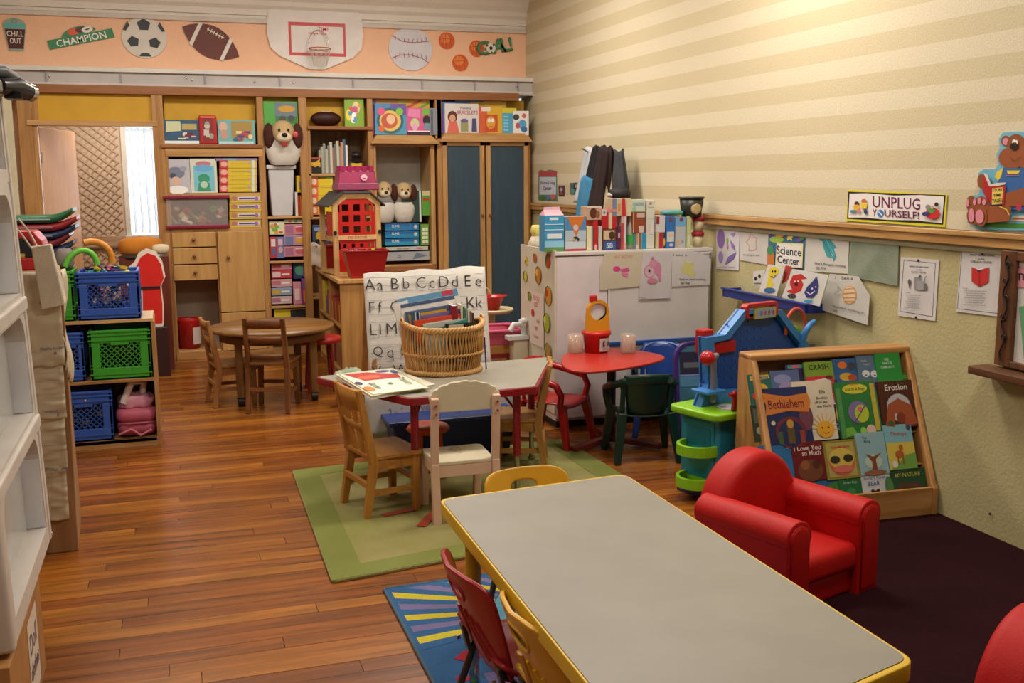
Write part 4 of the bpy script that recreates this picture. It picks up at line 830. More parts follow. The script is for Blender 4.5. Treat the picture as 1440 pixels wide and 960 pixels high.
# white and pink chair
t=thing('painted_chair','cream and pink painted child\'s chair with a scalloped back','chair',(1.215,4.53,0),PI)
PKW=M('dcb8a0',.45,'plain','d4ae94'); CRW=M('d9cfb2',.45,'plain','d2c8aa')
for sx in (-1,1):
    ob('back_leg',G().bar((sx*.142,.155,0),(sx*.142,.125,.28),.036,.036,PKW).bar((sx*.142,.125,.27),(sx*.142,.150,.585),.036,.026,PKW),t,bev=.005)
    ob('leg',G().bar((sx*.13,-.145,0),(sx*.13,-.12,.27),.036,.036,PKW),t,bev=.005)
    ob('side_apron',G().bar((sx*.135,-.12,.245),(sx*.135,.12,.245),.016,.05,PKW),t,bev=.002)
    for z in (.555,.515): ob('screw',G().cyl((sx*.142,.168,z),(sx*.142,.172,z),.006,M('8a5a48',.4),8),t)
ob('front_apron',G().box(-.13,-.13,.22,.13,-.115,.27,PKW),t,bev=.002); ob('back_apron',G().box(-.125,.115,.215,.125,.132,.27,PKW),t,bev=.002)
ob('seat',seat_slab(G(),.30,.27,.27,.27,.018,CRW),t,bev=.004)
fl=art(G(),blobs(12,14,['b89a86','a8b08a','c0968a','b8a070'],.035,(.15,.1,.8,.6)),(-.13,-.12,.2885),(.26,0,0),(0,.24,0)); ob('flower_print',fl,t,kind='stuff')
top=[(-.155,.515),(.155,.515),(.16,.565)]
for k in range(9):
    a0=PI*k/9; 
    for j in range(4):
        a=a0+PI/9*j/4; rr_=1+.05*math.sin(PI*j/4); top.append((.16*math.cos(a)*rr_, .575+.075*math.sin(a)*rr_))
top.append((-.16,.565))
ob('back_panel',G().prism([(-x,z) for x,z in top][::-1],(0,.118,0),(1,0,0),(0,0,1),.016,CRW),t,bev=.004)
# ---- round table
t=thing('round_table','round brown wooden table with black casters before the cabinets','table',(.65,7.42,0))
TW=M('86602f',.35,'woodx','6a4620')
ob('tabletop',G().lathe([(.0,.50),(.40,.50),(.425,.505),(.43,.515),(.425,.53),(0,.53)],TW,n=48),t)
ob('apron',G().lathe([(.36,.44),(.365,.44),(.365,.5),(.36,.5)],M('6a4620',.4),n=40),t)
for a in (-145,-30,50,140):
    x,y=.30*math.cos(math.radians(a)),.30*math.sin(math.radians(a))
    l=ob('leg',G().bar((x,y,.06),(x,y,.5),.05,.05,M('86602f',.4,'woodz','6a4620')),t,bev=.006)
    ob('caster',G().cyl((x-.02,y,.032),(x+.02,y,.032),.032,M('15130f',.5),16).box(x-.012,y-.012,.03,x+.012,y+.012,.065,M('2a2824',.5)),l)
# red stool behind
t=thing('red_stool','red round child\'s stool between the round table and the corner shelf','stool',(1.00,7.62,0))
ob('seat',G().lathe([(0,.36),(.15,.36),(.165,.375),(.16,.40),(0,.405)],M('a81c1c',.4),n=28),t)
for a in (45,135,225,315): ob('leg',G().cyl((.10*math.cos(math.radians(a)),.10*math.sin(math.radians(a)),.36),(.13*math.cos(math.radians(a)),.13*math.sin(math.radians(a)),0),.014,M('7a1414',.4),10),t)
# ================================================================ rugs
t=S('trim_12',G().box(0,0,0,.001,.001,.001,M('8a8a8a'))) ; bpy.data.objects.remove(t)
gp=[(.545,5.46),(.50,3.85),(2.17,4.03),(2.20,5.65)]
gp=[(.545,5.50),(.50,3.84),(1.12,3.975),(2.05,4.18),(2.22,5.62)]
# green rug: four real corners, slightly skewed as it lies
gr=thing('green_rug','worn lime green rug with a darker green border under the red-edged table','rug',(1.3,4.7,0))
gq=[(.52,3.85),(2.20,4.12),(2.16,5.62),(.55,5.47)]
L3=lambda a,b,f:(a[0]+(b[0]-a[0])*f,a[1]+(b[1]-a[1])*f)
gr_pts=[(x-1.3,y-4.7) for x,y in rpoly(gq,.02,2)]
ob('pile',G().prism(gr_pts,(0,0,.012),X_,Y_,.012,M('84824a',.95,'carpet','988d60',.8)),gr,bev=.003)
inn=[(.66,4.00),(2.05,4.25),(2.02,5.47),(.68,5.34)]
ob('border',G().ring([(x-1.3,y-4.7) for x,y in [(.525,3.855),(2.195,4.125),(2.155,5.615),(.555,5.465)]],[(x-1.3,y-4.7) for x,y in inn],(0,0,.0135),X_,Y_,.002,M('757a3e',.95,'carpet','7c8148',.8)),gr)
for k,(a,b) in enumerate((((.99,4.35),(1.10,4.53)),((.86,4.56),(1.02,4.60)))):
    d=Vector((b[0]-a[0],b[1]-a[1],0)); ob('red_tape',G().bar((a[0],a[1],.0165),(b[0],b[1],.0165),.045,.001,M('a8442c',.5)),None,lab=['red tape strip on the green rug, nearer the bottom of the picture','red tape strip on the green rug behind the table leg'][k],cat='tape')
# alphabet rug (rays, letters)
ar=thing('alphabet_rug','blue children\'s alphabet rug with yellow and purple rays under the yellow table','rug',(0,0,0))
AX0,AX1,AY0,AY1=.70,2.02,1.2,3.72
def aq(u,v): return (AX0+(AX1-AX0)*u+.02*(1-v), AY0+(AY1-AY0)*v - .04*(1-u)*0)
ob('pile',G().prism(rpoly([(AX0,AY0),(AX1,AY0),(AX1,AY1+.05),(AX0,AY1)],.03,3),(0,0,.008),X_,Y_,.008,M('3a6290',.95,'carpet','335880')),ar)
AW,AH=AX1-AX0,AY1+.03-AY0
rays=[]; cen=(AX0+.66,AY0+2.13)
cy_=['c9b83a','3a6290','7a6f96','3a6290']
for k in range(22):
    # rays leave the centre and end on the left and far borders
    a0=math.radians(100+k*4.3); a1=math.radians(100+(k+1)*4.3)
    def hit(a):
        dx,dy=math.cos(a),math.sin(a); ts=[]
        if dx<0: ts.append((AX0+.02-cen[0])/dx)
        if dy>0: ts.append((AY1-.02-cen[1])/dy)
        if dx>0: ts.append((AX1-.02-cen[0])/dx)
        tt=min(ts); return (cen[0]+dx*tt,cen[1]+dy*tt)
    p0=(cen[0]+.33*math.cos(a0),cen[1]+.33*math.sin(a0)); p1=(cen[0]+.33*math.cos(a1),cen[1]+.33*math.sin(a1))
    rays.append(G().add([(p0[0],p0[1],.0088),(p1[0],p1[1],.0088),(*hit(a1),.0088),(*hit(a0),.0088)],[(0,1,2,3)],M(cy_[k%4],.95,'carpet')))
for r_ in rays: ob('ray',r_,ar)
def disc(nm,x,y,r,c,z,txt=None,tc='1a1a1a',ts=.7,r2=None):
    g=G(); art(g,([('e',.5,.5,.5,.5,M(c,.95,'carpet'))] if r2 is None else [('o',.5,.5,.5,.5,r2,M(c,.95,'carpet'))])+([('t',txt,.5,.5,ts,tc)] if txt else []),(x-r,y-r,z),(2*r,0,0),(0,2*r,0),.0004); return ob(nm,g,ar)
disc('pattern_disc',cen[0],cen[1],.33,'5f9ab0',.0088); disc('pattern_disc',cen[0]+.02,cen[1]+.02,.27,'4f9a4a',.0096); disc('pattern_ring',cen[0]+.04,cen[1]+.06,.19,'a82c34',.0104,r2=.45)
disc('pattern_disc',1.20,3.37,.12,'5f9ab0',.0096,'X','c8d0d0',.6)
for (x,y,s_,c,tx,tc,rr) in ((.945,2.86,.17,'6d6690','C','a83040',.1),(1.10,2.55,.18,'6d6690','O','c9b83a',.1),(.93,3.16,.10,'6d6690','H','3a5a90',.1),(1.02,2.3,.16,'6d6690','A','4f9a4a',.2)):
    ob('letter_tile',art(G(),[('r',0,0,1,1,M(c,.95,'carpet')),('t',tx,.5,.5,.72,tc)],(x-s_/2,y-s_/2,.009),(s_,0,0),(0,s_,0)),ar)
ob('pattern_diamond',art(G(),[('p',[(.5,0),(1,.5),(.5,1),(0,.5)],M('a83040',.95,'carpet'))],(.80,3.02,.009),(.10,0,0),(0,.10,0)),ar)
for x,y,c in ((.79,2.93,'a83040'),(.80,2.87,'5f9a4a'),(.82,2.80,'c9b83a'),(1.28,2.62,'5f9a4a')): disc('pattern_dot',x,y,.022,c,.009)
# red strip with crocodile near the seat
ob('pattern_band',art(G(),[('r',0,0,1,1,'8a2630'),('p',[(.35,.2),(.6,.45),(.9,.6),(.8,.2)],'2f6a40'),('l',[(.1,.4),(.4,.55),(.6,.5)],.06,'1a2020')],(.98,2.80,.0105),(.35,0,0),(0,.22,0)),ar)
ob('binding',G().tube([(AX0,AY0,.006),(AX0,AY1,.006),(AX1,AY1+.05,.006)],.007,M('3f5a6e',.9),6),ar)
# dark carpet on the right
cq=[(1.62,-1.5),(RW,-1.5),(RW,3.78),(2.35,3.95),(1.9,3.65),(1.62,3.1)]
S('carpet_right',G().prism(cq,(0,0,.007),X_,Y_,.007,M('22090d',1,'carpet','2a0d12')))

# ================================================================ tables
def tabletop(t,pts,z,th,top,edge,nm='tabletop'):
    n=len(pts); cx=sum(p[0] for p in pts)/n; cy=sum(p[1] for p in pts)/n
    ins=[(cx+(x-cx)*(1-.016/max(.05,math.hypot(x-cx,y-cy))),cy+(y-cy)*(1-.016/max(.05,math.hypot(x-cx,y-cy)))) for x,y in pts]
    ob(nm,G().prism(ins,(0,0,z+.001),X_,Y_,th,top),t)
    ob('edge_band',G().ring(pts,ins,(0,0,z),X_,Y_,th,edge),t,bev=.008,seg=3)
t=thing('activity_table','trapezoid activity table with grey top and red edge carrying the wicker basket','table',(1.3,5.0,0))
tp=rpoly([(.985-1.3,4.53-5),(1.63-1.3,4.59-5),(1.99-1.3,5.36-5),(.64-1.3,5.22-5)],.05,5)
REDE=M('8e1824',.3); CHR=M('b4b0a8',.22,'metal')
tabletop(t,tp,.56,.035,M('9a9588',.4,'plain','938e80'),REDE)
for x,y in ((1.035,4.63),(1.56,4.70),(1.83,5.26),(.80,5.13)):
    l=ob('leg',G().cyl((x-1.3,y-5,.20),(x-1.3,y-5,.527),.019,REDE,14),t); ob('leg_insert',G().cyl((x-1.3,y-5,.02),(x-1.3,y-5,.21),.013,CHR,12).cyl((x-1.3,y-5,.008),(x-1.3,y-5,.03),.02,CHR,12),l)
    cx_=(1.3-x)*.25; ob('leg_brace',G().tube([(x-1.3,y-5,.42),(x-1.3+cx_*1.0+.0,y-5+(5.0-y)*.3,.525)],.006,REDE,6),t)
# yellow edged long table
t=thing('yellow_edged_table','long grey-topped children\'s table with a yellow edge in the foreground','table',(1.05,2.3,0))
YLE=M('dab22a',.35); YLL=M('c79a20',.35)
tp=rpoly([(.728-1.05,1.50-2.3),(1.352-1.05,1.60-2.3),(1.372-1.05,3.05-2.3),(.735-1.05,2.985-2.3)],.045,5)
tp=rpoly([(.715-1.05,1.42-2.3),(1.385-1.05,1.62-2.3),(1.385-1.05,3.045-2.3),(.735-1.05,2.98-2.3)],.045,6)
tabletop(t,tp,.58,.04,M('8c877c',.45,'plain','868176'),YLE)
for x,y in ((.82,2.90),(1.31,2.95),(1.31,1.75),(.80,1.55)):
    l=ob('leg',G().cyl((x-1.05,y-2.3,.22),(x-1.05,y-2.3,.541),.024,YLL,16),t); ob('leg_insert',G().cyl((x-1.05,y-2.3,.01),(x-1.05,y-2.3,.23),.016,CHR,12),l)
# ================================================================ school chairs
def school_chair(name,lab,loc,rz,col,grp=None,S_=.30,W=.31,H_=.53):
    t=thing(name,lab,'chair',loc,rz,grp); m=M(col,.32); GRY=M('3c3a38',.4); 
    # curved back shell with hand hole; the sitter looks to -y
    def warp(u,z):
        q=u/(W/2); f=(z-S_)/(H_-S_)
        return Vector((u*(1-.08*(1-f)), .155+.095*f-.045*q*q*(.6+.6*f), z))
    N_=40; z0=S_-.04; z1=H_
    outer=[];inner=[]
    for i in range(N_):
        a=2*PI*i/N_; c,s_=math.cos(a),math.sin(a)
        e=lambda v,p: math.copysign(abs(v)**p,v)
        outer.append((W/2*e(c,.35),(z0+z1)/2+(z1-z0)/2*e(s_,.35)))
        inner.append((.052*e(c,.7),H_-.065+.024*e(s_,.8)))
    K=5; g=G()
    for lay in (0,.012):
        pass
    P=[];F=[]
    for k in range(K+1):
        f=k/K
        for i in range(N_):
            u=outer[i][0]*(1-f)+inner[i][0]*f; z=outer[i][1]*(1-f)+inner[i][1]*f
            P.append(warp(u,z))
    for k in range(K):
        for i in range(N_):
            j=(i+1)%N_; F.append((k*N_+i,k*N_+j,(k+1)*N_+j,(k+1)*N_+i))
    g.add(P,F,m,True); ob('backrest',g,t,solid=.012,bev=.003)
    ob('handle_rim',G().tube([warp(u*1.08,H_-.065+(z-H_+.065)*1.1)+Vector((0,.004,0)) for u,z in inner],.006,m,8,closed=True),t)
    rg=G()
    for s_ in (-1,1):
        for k,(a,b) in enumerate(((.03,.13),(.06,.10),(.02,.06))):
            pts=[warp(s_*(.02+.028*k+.06*f*f+(0.02*k)*f), H_-.12-.13*f-.01*k)+Vector((0,.007,0)) for f in [i/8 for i in range(9)]]
            rg.tube(pts,.0065,m,6)
    ob('back_ribs',rg,t,kind='stuff')
    def sf(u,v):
        x=(u-.5)*W*(1-.06*v); y=.165-.33*v; q=(u-.5)*2
        z=S_-.012+.014*q*q-.012*math.sin(PI*min(v*1.1,1))+ (.035*max(0,(.18-v)/.18)) - .03*max(0,(v-.85)/.15)**2
        return (x,y,z)
    ob('seat',G().grid(sf,14,16,m),t,solid=.012)
    for sx in (-1,1):
        x=sx*(W/2-.035)
        ob('leg',G().tube([(x*1.12,-.16,.0),(x,-.10,S_-.04),(x,.10,S_-.04)],.0105,GRY,10),t)
        l=ob('back_leg',G().tube([(x*1.15,.21,.0),(x*1.02,.12,S_-.03),(x*1.0,.155,S_+.0)],.0105,GRY,10),t)
        ob('glide',G().cyl((x*1.15,.21,0),(x*1.15,.21,.03),.014,M('c8c4bc',.3),10),l)
        ob('bracket',G().bar((x,.145,S_-.06),(x,.165,S_+.02),.028,.012,GRY),t,bev=.003)
        ob('rivet',G().cyl((x*1.0,.172,S_-.02),(x,.182,S_-.02),.006,CHR,8),t)
    ob('under_frame',G().tube([(-(W/2-.035),.05,S_-.045),(W/2-.035,.05,S_-.045)],.009,GRY,8),t)
    return t
school_chair('school_chair','yellow plastic school chair tucked in at the far end of the yellow-edged table',(1.155,3.14,0),math.radians(4),'d8a024',S_=.30,H_=.535,W=.33)
school_chair('school_chair','dark red plastic school chair at the left side of the yellow-edged table',(.895,2.54,0),math.radians(93),'a01c2a',S_=.29,W=.36,H_=.545)
school_chair('school_chair','yellow plastic school chair at the left side of the table, nearest the camera',(.945,2.165,0),math.radians(93),'dba62c',S_=.30,W=.36,H_=.565)

# ================================================================ basket with books
BX,BY,BZ=1.305,5.13,.562
t=thing('wicker_basket','open-weave wicker basket full of picture books on the red-edged table','basket',(BX,BY,BZ))
WK=M('cfa062',.55,'plain','b08040'); WK2=M('b98a4a',.6,'plain','9a6c34')
rb_,rt_,hb_=.182,.205,.24
g=G(); NS=150
for k in range(NS):
    a=2*PI*k/NS; tw=.10 if k%2 else -.10
    def pp(f,k=k,a=a,tw=tw):
        r=rb_+(rt_-rb_)*f+.012*math.sin(PI*f)+(.004 if k%2 else -.004)*math.cos(PI*2*f)
        aa=a+tw*(f-.5)*.9; return (r*math.cos(aa),r*.86*math.sin(aa),.02+f*(hb_-.03)+.022*f*abs(math.cos(aa))**6)
    g.tube([pp(i/6) for i in range(7)],.0042,WK if k%3 else WK2,5,cap=False)
ob('stakes',g,t,kind='stuff')
def rope(r,z,rr,n=3,tw=22,ey=.86):
    g=G()
    for s_ in range(n):
        pts=[]
        for i in range(150):
            a=2*PI*i/150; b=a*tw+2*PI*s_/n
            pts.append(((r+rr*math.cos(b))*math.cos(a),(r+rr*math.cos(b))*ey*math.sin(a),z+rr*math.sin(b)+(.022*abs(math.cos(a))**6 if z>.2 else 0)))
        g.tube(pts,rr*1.05,WK,5,closed=True)
    return g
ob('rim',rope(rt_+.002,hb_-.005,.008),t); ob('foot_rope',rope(rb_+.008,.012,.008,3,26),t); ob('middle_rope',rope((rb_+rt_)/2+.012,.105,.005,2,30),t); ob('base',G().lathe([(0,.004),(rb_,.004),(rb_,.012),(0,.012)],WK2,n=40,sy=.86),t)
for sx in (-1,1): ob('loop_handle',G().tube([(sx*(rt_+.006),.03*math.cos(a),hb_+.018+.026*math.sin(a)) for a in [PI*i/10 for i in range(11)]],.006,WK,6),t)
def book(lab,loc,rot,w,h,th,cover,shapes=(),grp='books standing in the wicker basket',nm='book',pg='d8d2c4'):
    """w across, h tall, front towards -y"""
    o=ob(nm,G().box(-w/2,-.0008,0,w/2,0,h,M(cover,.35)).box(-w/2,th,0,w/2,th+.0008,h,M(cover,.35)).box(-w/2-.0006,0,0,-w/2,th,h,M(cover,.35)),None,loc=loc,rot=rot,lab=lab,cat='book',grp=grp)
    ob('pages',G().box(-w/2+.0005,.0003,.002,w/2-.003,th-.0003,h-.002,M(pg,.8)),o)
    if shapes: ob('cover_print',art(G(),shapes,(-w/2,-.001,0),(w,0,0),(0,0,h),.0004),o)
    return o
z0=BZ+.075
book('large pale blue and white book lying tilted across the back of the basket',(BX-.005,BY+.10,z0+.05),(-.12,-.14,0),.33,.27,.02,'dcd8d0',[('r',.0,.86,.98,1,'5f93b8'),('r',.72,.9,.9,1,'b83a50')])
book('white-edged tall book standing behind the yellow one',(BX-.02,BY+.07,z0+.02),(-.1,-.13,0),.29,.27,.012,'e6e2d8',[('r',0,.93,1,1,'4a5a80')])
book('yellow picture book with two title lines in the basket',(BX-.04,BY+.0,z0+.02),(-.05,-.12,0),.25,.235,.014,'5a6a8a',[('r',.06,.1,.86,.93,'d8a828'),('t','The Animals',.5,.83,.05,'3a3020',.5),('t','for Best',.58,.74,.05,'3a3020',.4)])
book('purple-edged book in front of the yellow picture book',(BX-.0,BY-.035,z0+.01),(-.04,-.12,0),.24,.225,.010,'7a6a9a',[('r',0,.0,1,.9,'8a7aa8')])
book('orange red book with a dark blue corner near the basket front',(BX-.02,BY-.06,z0+.01),(-.02,-.11,0),.24,.205,.012,'d84a28',[('r',.14,.0,.98,.86,'2a3a70'),('r',.2,.8,.98,.9,'e0e0d8')])
book('teal and white picture book at the basket front',(BX+.01,BY-.085,z0+.0),(0,-.09,0),.23,.195,.010,'b8c8c4',[('p',[(.3,.6),(1,.75),(1,1),(.3,.85)],'3a9a94'),('e',.12,.8,.07,.1,'3a4a90')])
book('dark green book with a pale label, frontmost in the basket',(BX+.075,BY-.105,z0+.0),(.02,-.02,0),.17,.185,.010,'182a20',[('r',.1,.75,.55,.98,'c8c4b8')])
book('dark red hardback standing on edge at the right of the basket',(BX+.07,BY+.01,z0+.0),(0,.04,PI/2-.1),.16,.265,.026,'8a1c2c')
for k,c_ in enumerate(('e0dccc','4a8a4a','8a9aa8','d8d4b8','8a6a50','4a3a50')):
    book(['cream','green-topped','grey blue','pale yellow','brown','dark violet'][k]+' thin book standing on edge at the right of the basket',(BX+.10+.0125*k,BY+.02,z0+.0),(0,.05+.01*k,PI/2-.1),.16,.268-.01*k,.008,c_)
for k,c_ in enumerate(('2a6a90','1f5a88')):
    book(['blue','deep blue'][k]+' slim book leaning at the left side of the basket',(BX-.16+.02*k,BY-.0,z0+.03),(0,-.16,-PI/2+.2),.14,.205,.008,c_)
o=book('white spiral-bound pad at the left rear of the basket',(BX-.15,BY+.09,z0+.05),(-.05,-.2,.1),.08,.235,.006,'e2e0da'); 
ob('pencil',G().cyl((0,0,0),(0,0,.17),.004,M('2a3a7a',.4),8),None,loc=(BX+.225,BY-.02,.563),rot=(.03,-.06,0),lab='dark blue pencil leaning against the right side of the wicker basket',cat='pencil')
# big book on the table
t=thing('big_book','large white picture book with red and green cover lying on the red-edged table','book',(.975,5.045,.562),rot=(0,0,math.radians(-12)))
bw_,bh_=.33,.44
q4=[at(472,527,'z',.575),at(551,518,'z',.575),at(612,541,'z',.575),at(523,558,'z',.575)]
cx=sum((p for p in q4),Vector())/4; t.location=(cx.x,cx.y,.562); t.rotation_euler=(0,0,0)
pl=[(p.x-cx.x,p.y-cx.y) for p in q4]   # far-left, far-right, near-right, near-left
ob('pages',G().prism([(x*.985,y*.985) for x,y in pl][::-1],(0,0,.013),X_,Y_,.011,M('d8d2c6',.8)),t)
for z,nm in ((.002,'back_cover'),(.0165,'front_cover')): ob(nm,G().prism(pl[::-1],(0,0,z),X_,Y_,.002,M('e2dcc8',.35)),t)
O=Vector((*pl[3],.017)); Ux=Vector((*pl[2],.017))-O; Vy=Vector((*pl[0],.017))-O
O=Vector((*pl[0],.017)); Ux=Vector((*pl[3],.017))-O; Vy=Vector((*pl[1],.017))-O   # reads from the left side
ob('cover_print',art(G(),[('r',.03,.03,.97,.97,'9a9a4a'),('r',.05,.05,.95,.95,'e6e2d4'),('p',[(.06,.1),(.42,.25),(.45,.85),(.3,.9),(.08,.5)],'b8342c'),('e',.30,.4,.08,.2,'d8603a'),('e',.12,.75,.05,.12,'4a4a80'),('e',.75,.12,.1,.08,'c8843a'),('e',.5,.1,.07,.05,'3a3a70'),('e',.2,.9,.08,.05,'3a4a80'),('t','Garden',.66,.28,.12,'3a7a4a',.62),('t','My',.66,.52,.12,'3a7a4a',.34),('t','Treasury',.62,.80,.15,'5a8a3a',.72)],O,Ux,Vy,.0004),t)
# ================================================================ easel with alphabet chart
t=thing('alphabet_easel','floor easel holding a white alphabet chart behind the wicker basket','easel',(1.38,5.72,0),rot=(0,0,math.radians(2)))
WPc=M('d8d4cc',.7); EW=M('b98a50',.45,'woodz')
y0=.0
g=G(); 
def ch(u,v):
    w0=.355; x=(-.36+.72*u); z=.44+.585*v
    z+= (.020*u-.006+.006*math.sin(u*17))*v
    return (x, -.02+.10*v+.004*math.sin(u*9+v*4), z)
for sx in (-.33,.33): ob('leg',G().bar((sx,-.10,0),(sx,.10,.99),.035,.02,EW),t,bev=.003); ob('rear_leg',G().bar((sx,.38,0),(sx,.11,.98),.035,.02,EW),t,bev=.003)
ob('tray',G().box(-.37,-.13,.28,.37,-.02,.30,M('b98a50',.5,'woodx')).box(-.37,-.13,.28,.37,-.12,.33,M('b98a50',.5,'woodx')),t,bev=.003); ob('backboard',G().add([(-.34,-.005,.33),(.34,-.005,.33),(.34,.095,1.0),(-.34,.095,1.0),(-.34,.005,.33),(.34,.005,.33),(.34,.105,1.0),(-.34,.105,1.0)],[(0,1,2,3),(7,6,5,4),(0,4,5,1),(1,5,6,2),(2,6,7,3),(3,7,4,0)],M('c8c0b0',.6)),t)
ob('alphabet_chart',G().grid(ch,30,8,WPc),t,solid=.003)
cp=G(); Vn=Vector((0,.10,.585)); O=Vector((-.36,-.026,.44)); 
rows=[('Aa Bb Cc Dd Ee',.875,.12,.51,.90),('Ff Gg Hh Ii Jj Kk',.66,.12,.52,.96),('LlMmNnOoPp',.45,.115,.51,.97),('Qq Rr Ss Tt Uu',.235,.12,.51,.92),('Vv Ww Xx Yy Zz',.05,.11,.51,.9)]
sh_=[]
for tx,v,h_,u,wd in rows:
    for dv in (.075,0,-.06): sh_.append(('l',[(.02,v+dv),(.98,v+dv)],.003,'8a96b0'))
    n_=len(tx.replace(' ','')); 
for s_ in sh_: pass
ob('ruled_lines',art(cp,sh_,O,(.72,0,0),Vn,.0002),t)
lg_=G(); big=[]
seq=[('A',.045),('a',.125),('B',.245),('b',.335),('C',.455),('c',.545),('D',.645),('d',.735),('E',.845),('e',.935)],[('F',.05),('f',.115),('G',.235),('g',.33),('H',.46),('h',.55),('I',.62),('i',.65),('J',.72),('j',.775),('K',.86),('k',.93)],[('L',.05),('l',.105),('M',.195),('m',.30),('N',.42),('n',.50),('O',.615),('o',.71),('P',.82),('p',.90)],[('Q',.075),('q',.17),('R',.295),('r',.37),('S',.48),('s',.55),('T',.66),('t',.73),('U',.84),('u',.92)],[('V',.055),('v',.13),('W',.25),('w',.36),('X',.50),('x',.58),('Y',.70),('y',.77),('Z',.87),('z',.94)]
for r_,(tx,v,h_,u_,wd) in zip(seq,rows):
    for cch,u in r_:
        up=cch.isupper() or cch in 'bdfhklt'; sc=.105 if up else .07; dv=.0 if up else (-.022 if cch not in 'gpqyj' else -.045)
        if cch in 'gpqyj': sc=.105
        if cch in 'il': sc=.10
        big.append(('t',cch,u,v+dv+.01,sc,'2a2a30'))
for b_ in big: ob('letter',art(G(),[b_],O,(.72,0,0),Vn,.0045,thin=-.012),t)
g=G().grid(lambda u,v:(-.42+.86*u,-.15-.01*math.sin(u*6)-.02*(1-v),.13+.05*u+.25*v),20,6,M('c2beb8',.7)); ob('hanging_sheet',g,t,solid=.002)
ob('handwriting',art(G(),[('t','3 x 2',.2,.5,.3,'8a8aa8',.1),('t','yellow',.45,.55,.3,'8a8aa8',.2)],(-.42,-.175,.17),(.86,0,.03),(0,.01,.18)),t,kind='stuff')
# blue bin under the easel and orange stool seat
t=thing('blue_storage_bin','large dark blue plastic bin on the floor under the alphabet easel','bin',(1.42,5.50,.0135))
ob('body',frus(G(),.62,.28,.70,.34,0,.23,M('1c3478',.35)),t,bev=.01); ob('rim',frus(G(),.74,.38,.74,.38,.225,.25,M('22408a',.35)),t,bev=.006)
t=thing('orange_stool','small orange round stool under the red-edged table','stool',(1.22,5.14,.0135)); OR=M('c4481c',.4)
ob('seat',G().lathe([(0,.235),(.10,.235),(.115,.25),(.10,.268),(0,.272)],OR,n=24),t)
for a in (45,135,225,315): ob('leg',G().cyl((.07*math.cos(math.radians(a)),.07*math.sin(math.radians(a)),.235),(.09*math.cos(math.radians(a)),.09*math.sin(math.radians(a)),0),.012,OR,8),t)

# ================================================================ corner shelf with fire station
t=thing('corner_bookshelf','low light wood shelf standing end-on between the cabinets and the alphabet chart','shelf',(1.21,7.90,0))
# unit runs away from the viewer; open towards the left
ob('top_board',G().box(-.02,-.02,.755,.42,1.25,.785,M('c9a064',.4,'woody')),t,bev=.004); ob('end_panel',G().box(0,0,0,.40,.025,.755,M('bd9052',.45,'woodz')),t,bev=.003); ob('end_panel',G().box(0,1.2,0,.40,1.225,.755,W1),t); ob('divider',G().box(.0,.60,.06,.38,.62,.755,W1),t)
for z in (.06,.42): ob('shelf',G().box(0,.025,z-.02,.38,1.2,z,M('bd9052',.45,'woody')),t,bev=.002)
ob('back_panel',G().box(.38,.0,0,.40,1.22,.755,M('9a7448',.6)),t); ob('plinth',G().box(.01,.025,0,.03,1.2,.04,W1),t)
for k,(y_,c_,l) in enumerate(((8.92,'c9b83a','tall yellow box standing at the far end of the corner shelf'),(8.80,'3a6a9a','narrow blue box beside the yellow box in the corner shelf'))):
    ob('storage_box',G().box(0,0,0,.2,.12 if k==0 else .04,.26 if k==0 else .15,M(c_,.4)),None,loc=(1.23,y_,.421),lab=l,cat='box',bev=.003)
for k,y_ in enumerate((8.60,8.42,8.24,8.06)):
    o=ob('block_box',G().box(0,0,0,.22,.165,.20-.01*k,M(('8a1f1c','a03022','8a2a20','96281e')[k],.45)),None,loc=(1.23,y_,.421),lab=['deepest red box in the row on the corner shelf','second red box from the far end of the corner shelf','second red box from the near end of the corner shelf','nearest red box in the row on the corner shelf'][k],cat='box',grp='red boxes in the corner shelf',bev=.003)
    ob('yellow_label',G().box(-.001,.03,.0,.0,.06,.15,M('c8a040',.5)),o)
for k,y_ in enumerate((8.1,8.45,8.8)):
    ob('storage_box',G().box(0,0,0,.24,.28,.18,M(('8a5a3a','7a2a24','b0a060')[k],.5)),None,loc=(1.235,y_,.061),lab=['brown box on the bottom of the corner shelf, nearest the chart','dark red box in the middle of the bottom of the corner shelf','tan box at the far end of the bottom of the corner shelf'][k],cat='box',bev=.004)
# fire station
t=thing('toy_fire_station','wooden toy fire station with a red gridded front and dark roof on the corner shelf','toy',(1.42,8.28,.786),rz=math.radians(9)); t.scale=(1,1,1.25)
LW=M('d2ab74',.45,'woodz'); FRD=M('c01a14',.4); hwid=.20; dp=.34; h1=.46; h2=.515
# front frame: octagon top ring
of=[(-hwid,0),(hwid,0),(hwid,h1),(.11,h2),(-.11,h2),(-hwid,h1)]; inf=[(-.155,.02),(.155,.02),(.155,h1-.02),(.085,h2-.035),(-.085,h2-.035),(-.155,h1-.02)]
ob('front_frame',G().ring(of,inf,(0,0,0),X_,Z_,.018,LW),t,bev=.003); ob('rear_frame',G().ring(of,inf,(0,dp,0),X_,Z_,.018,LW),t,bev=.003)
for z in (.005,.235): ob('floor_board',G().box(-hwid+.002,.018,z,hwid-.002,dp,z+.012,LW),t)
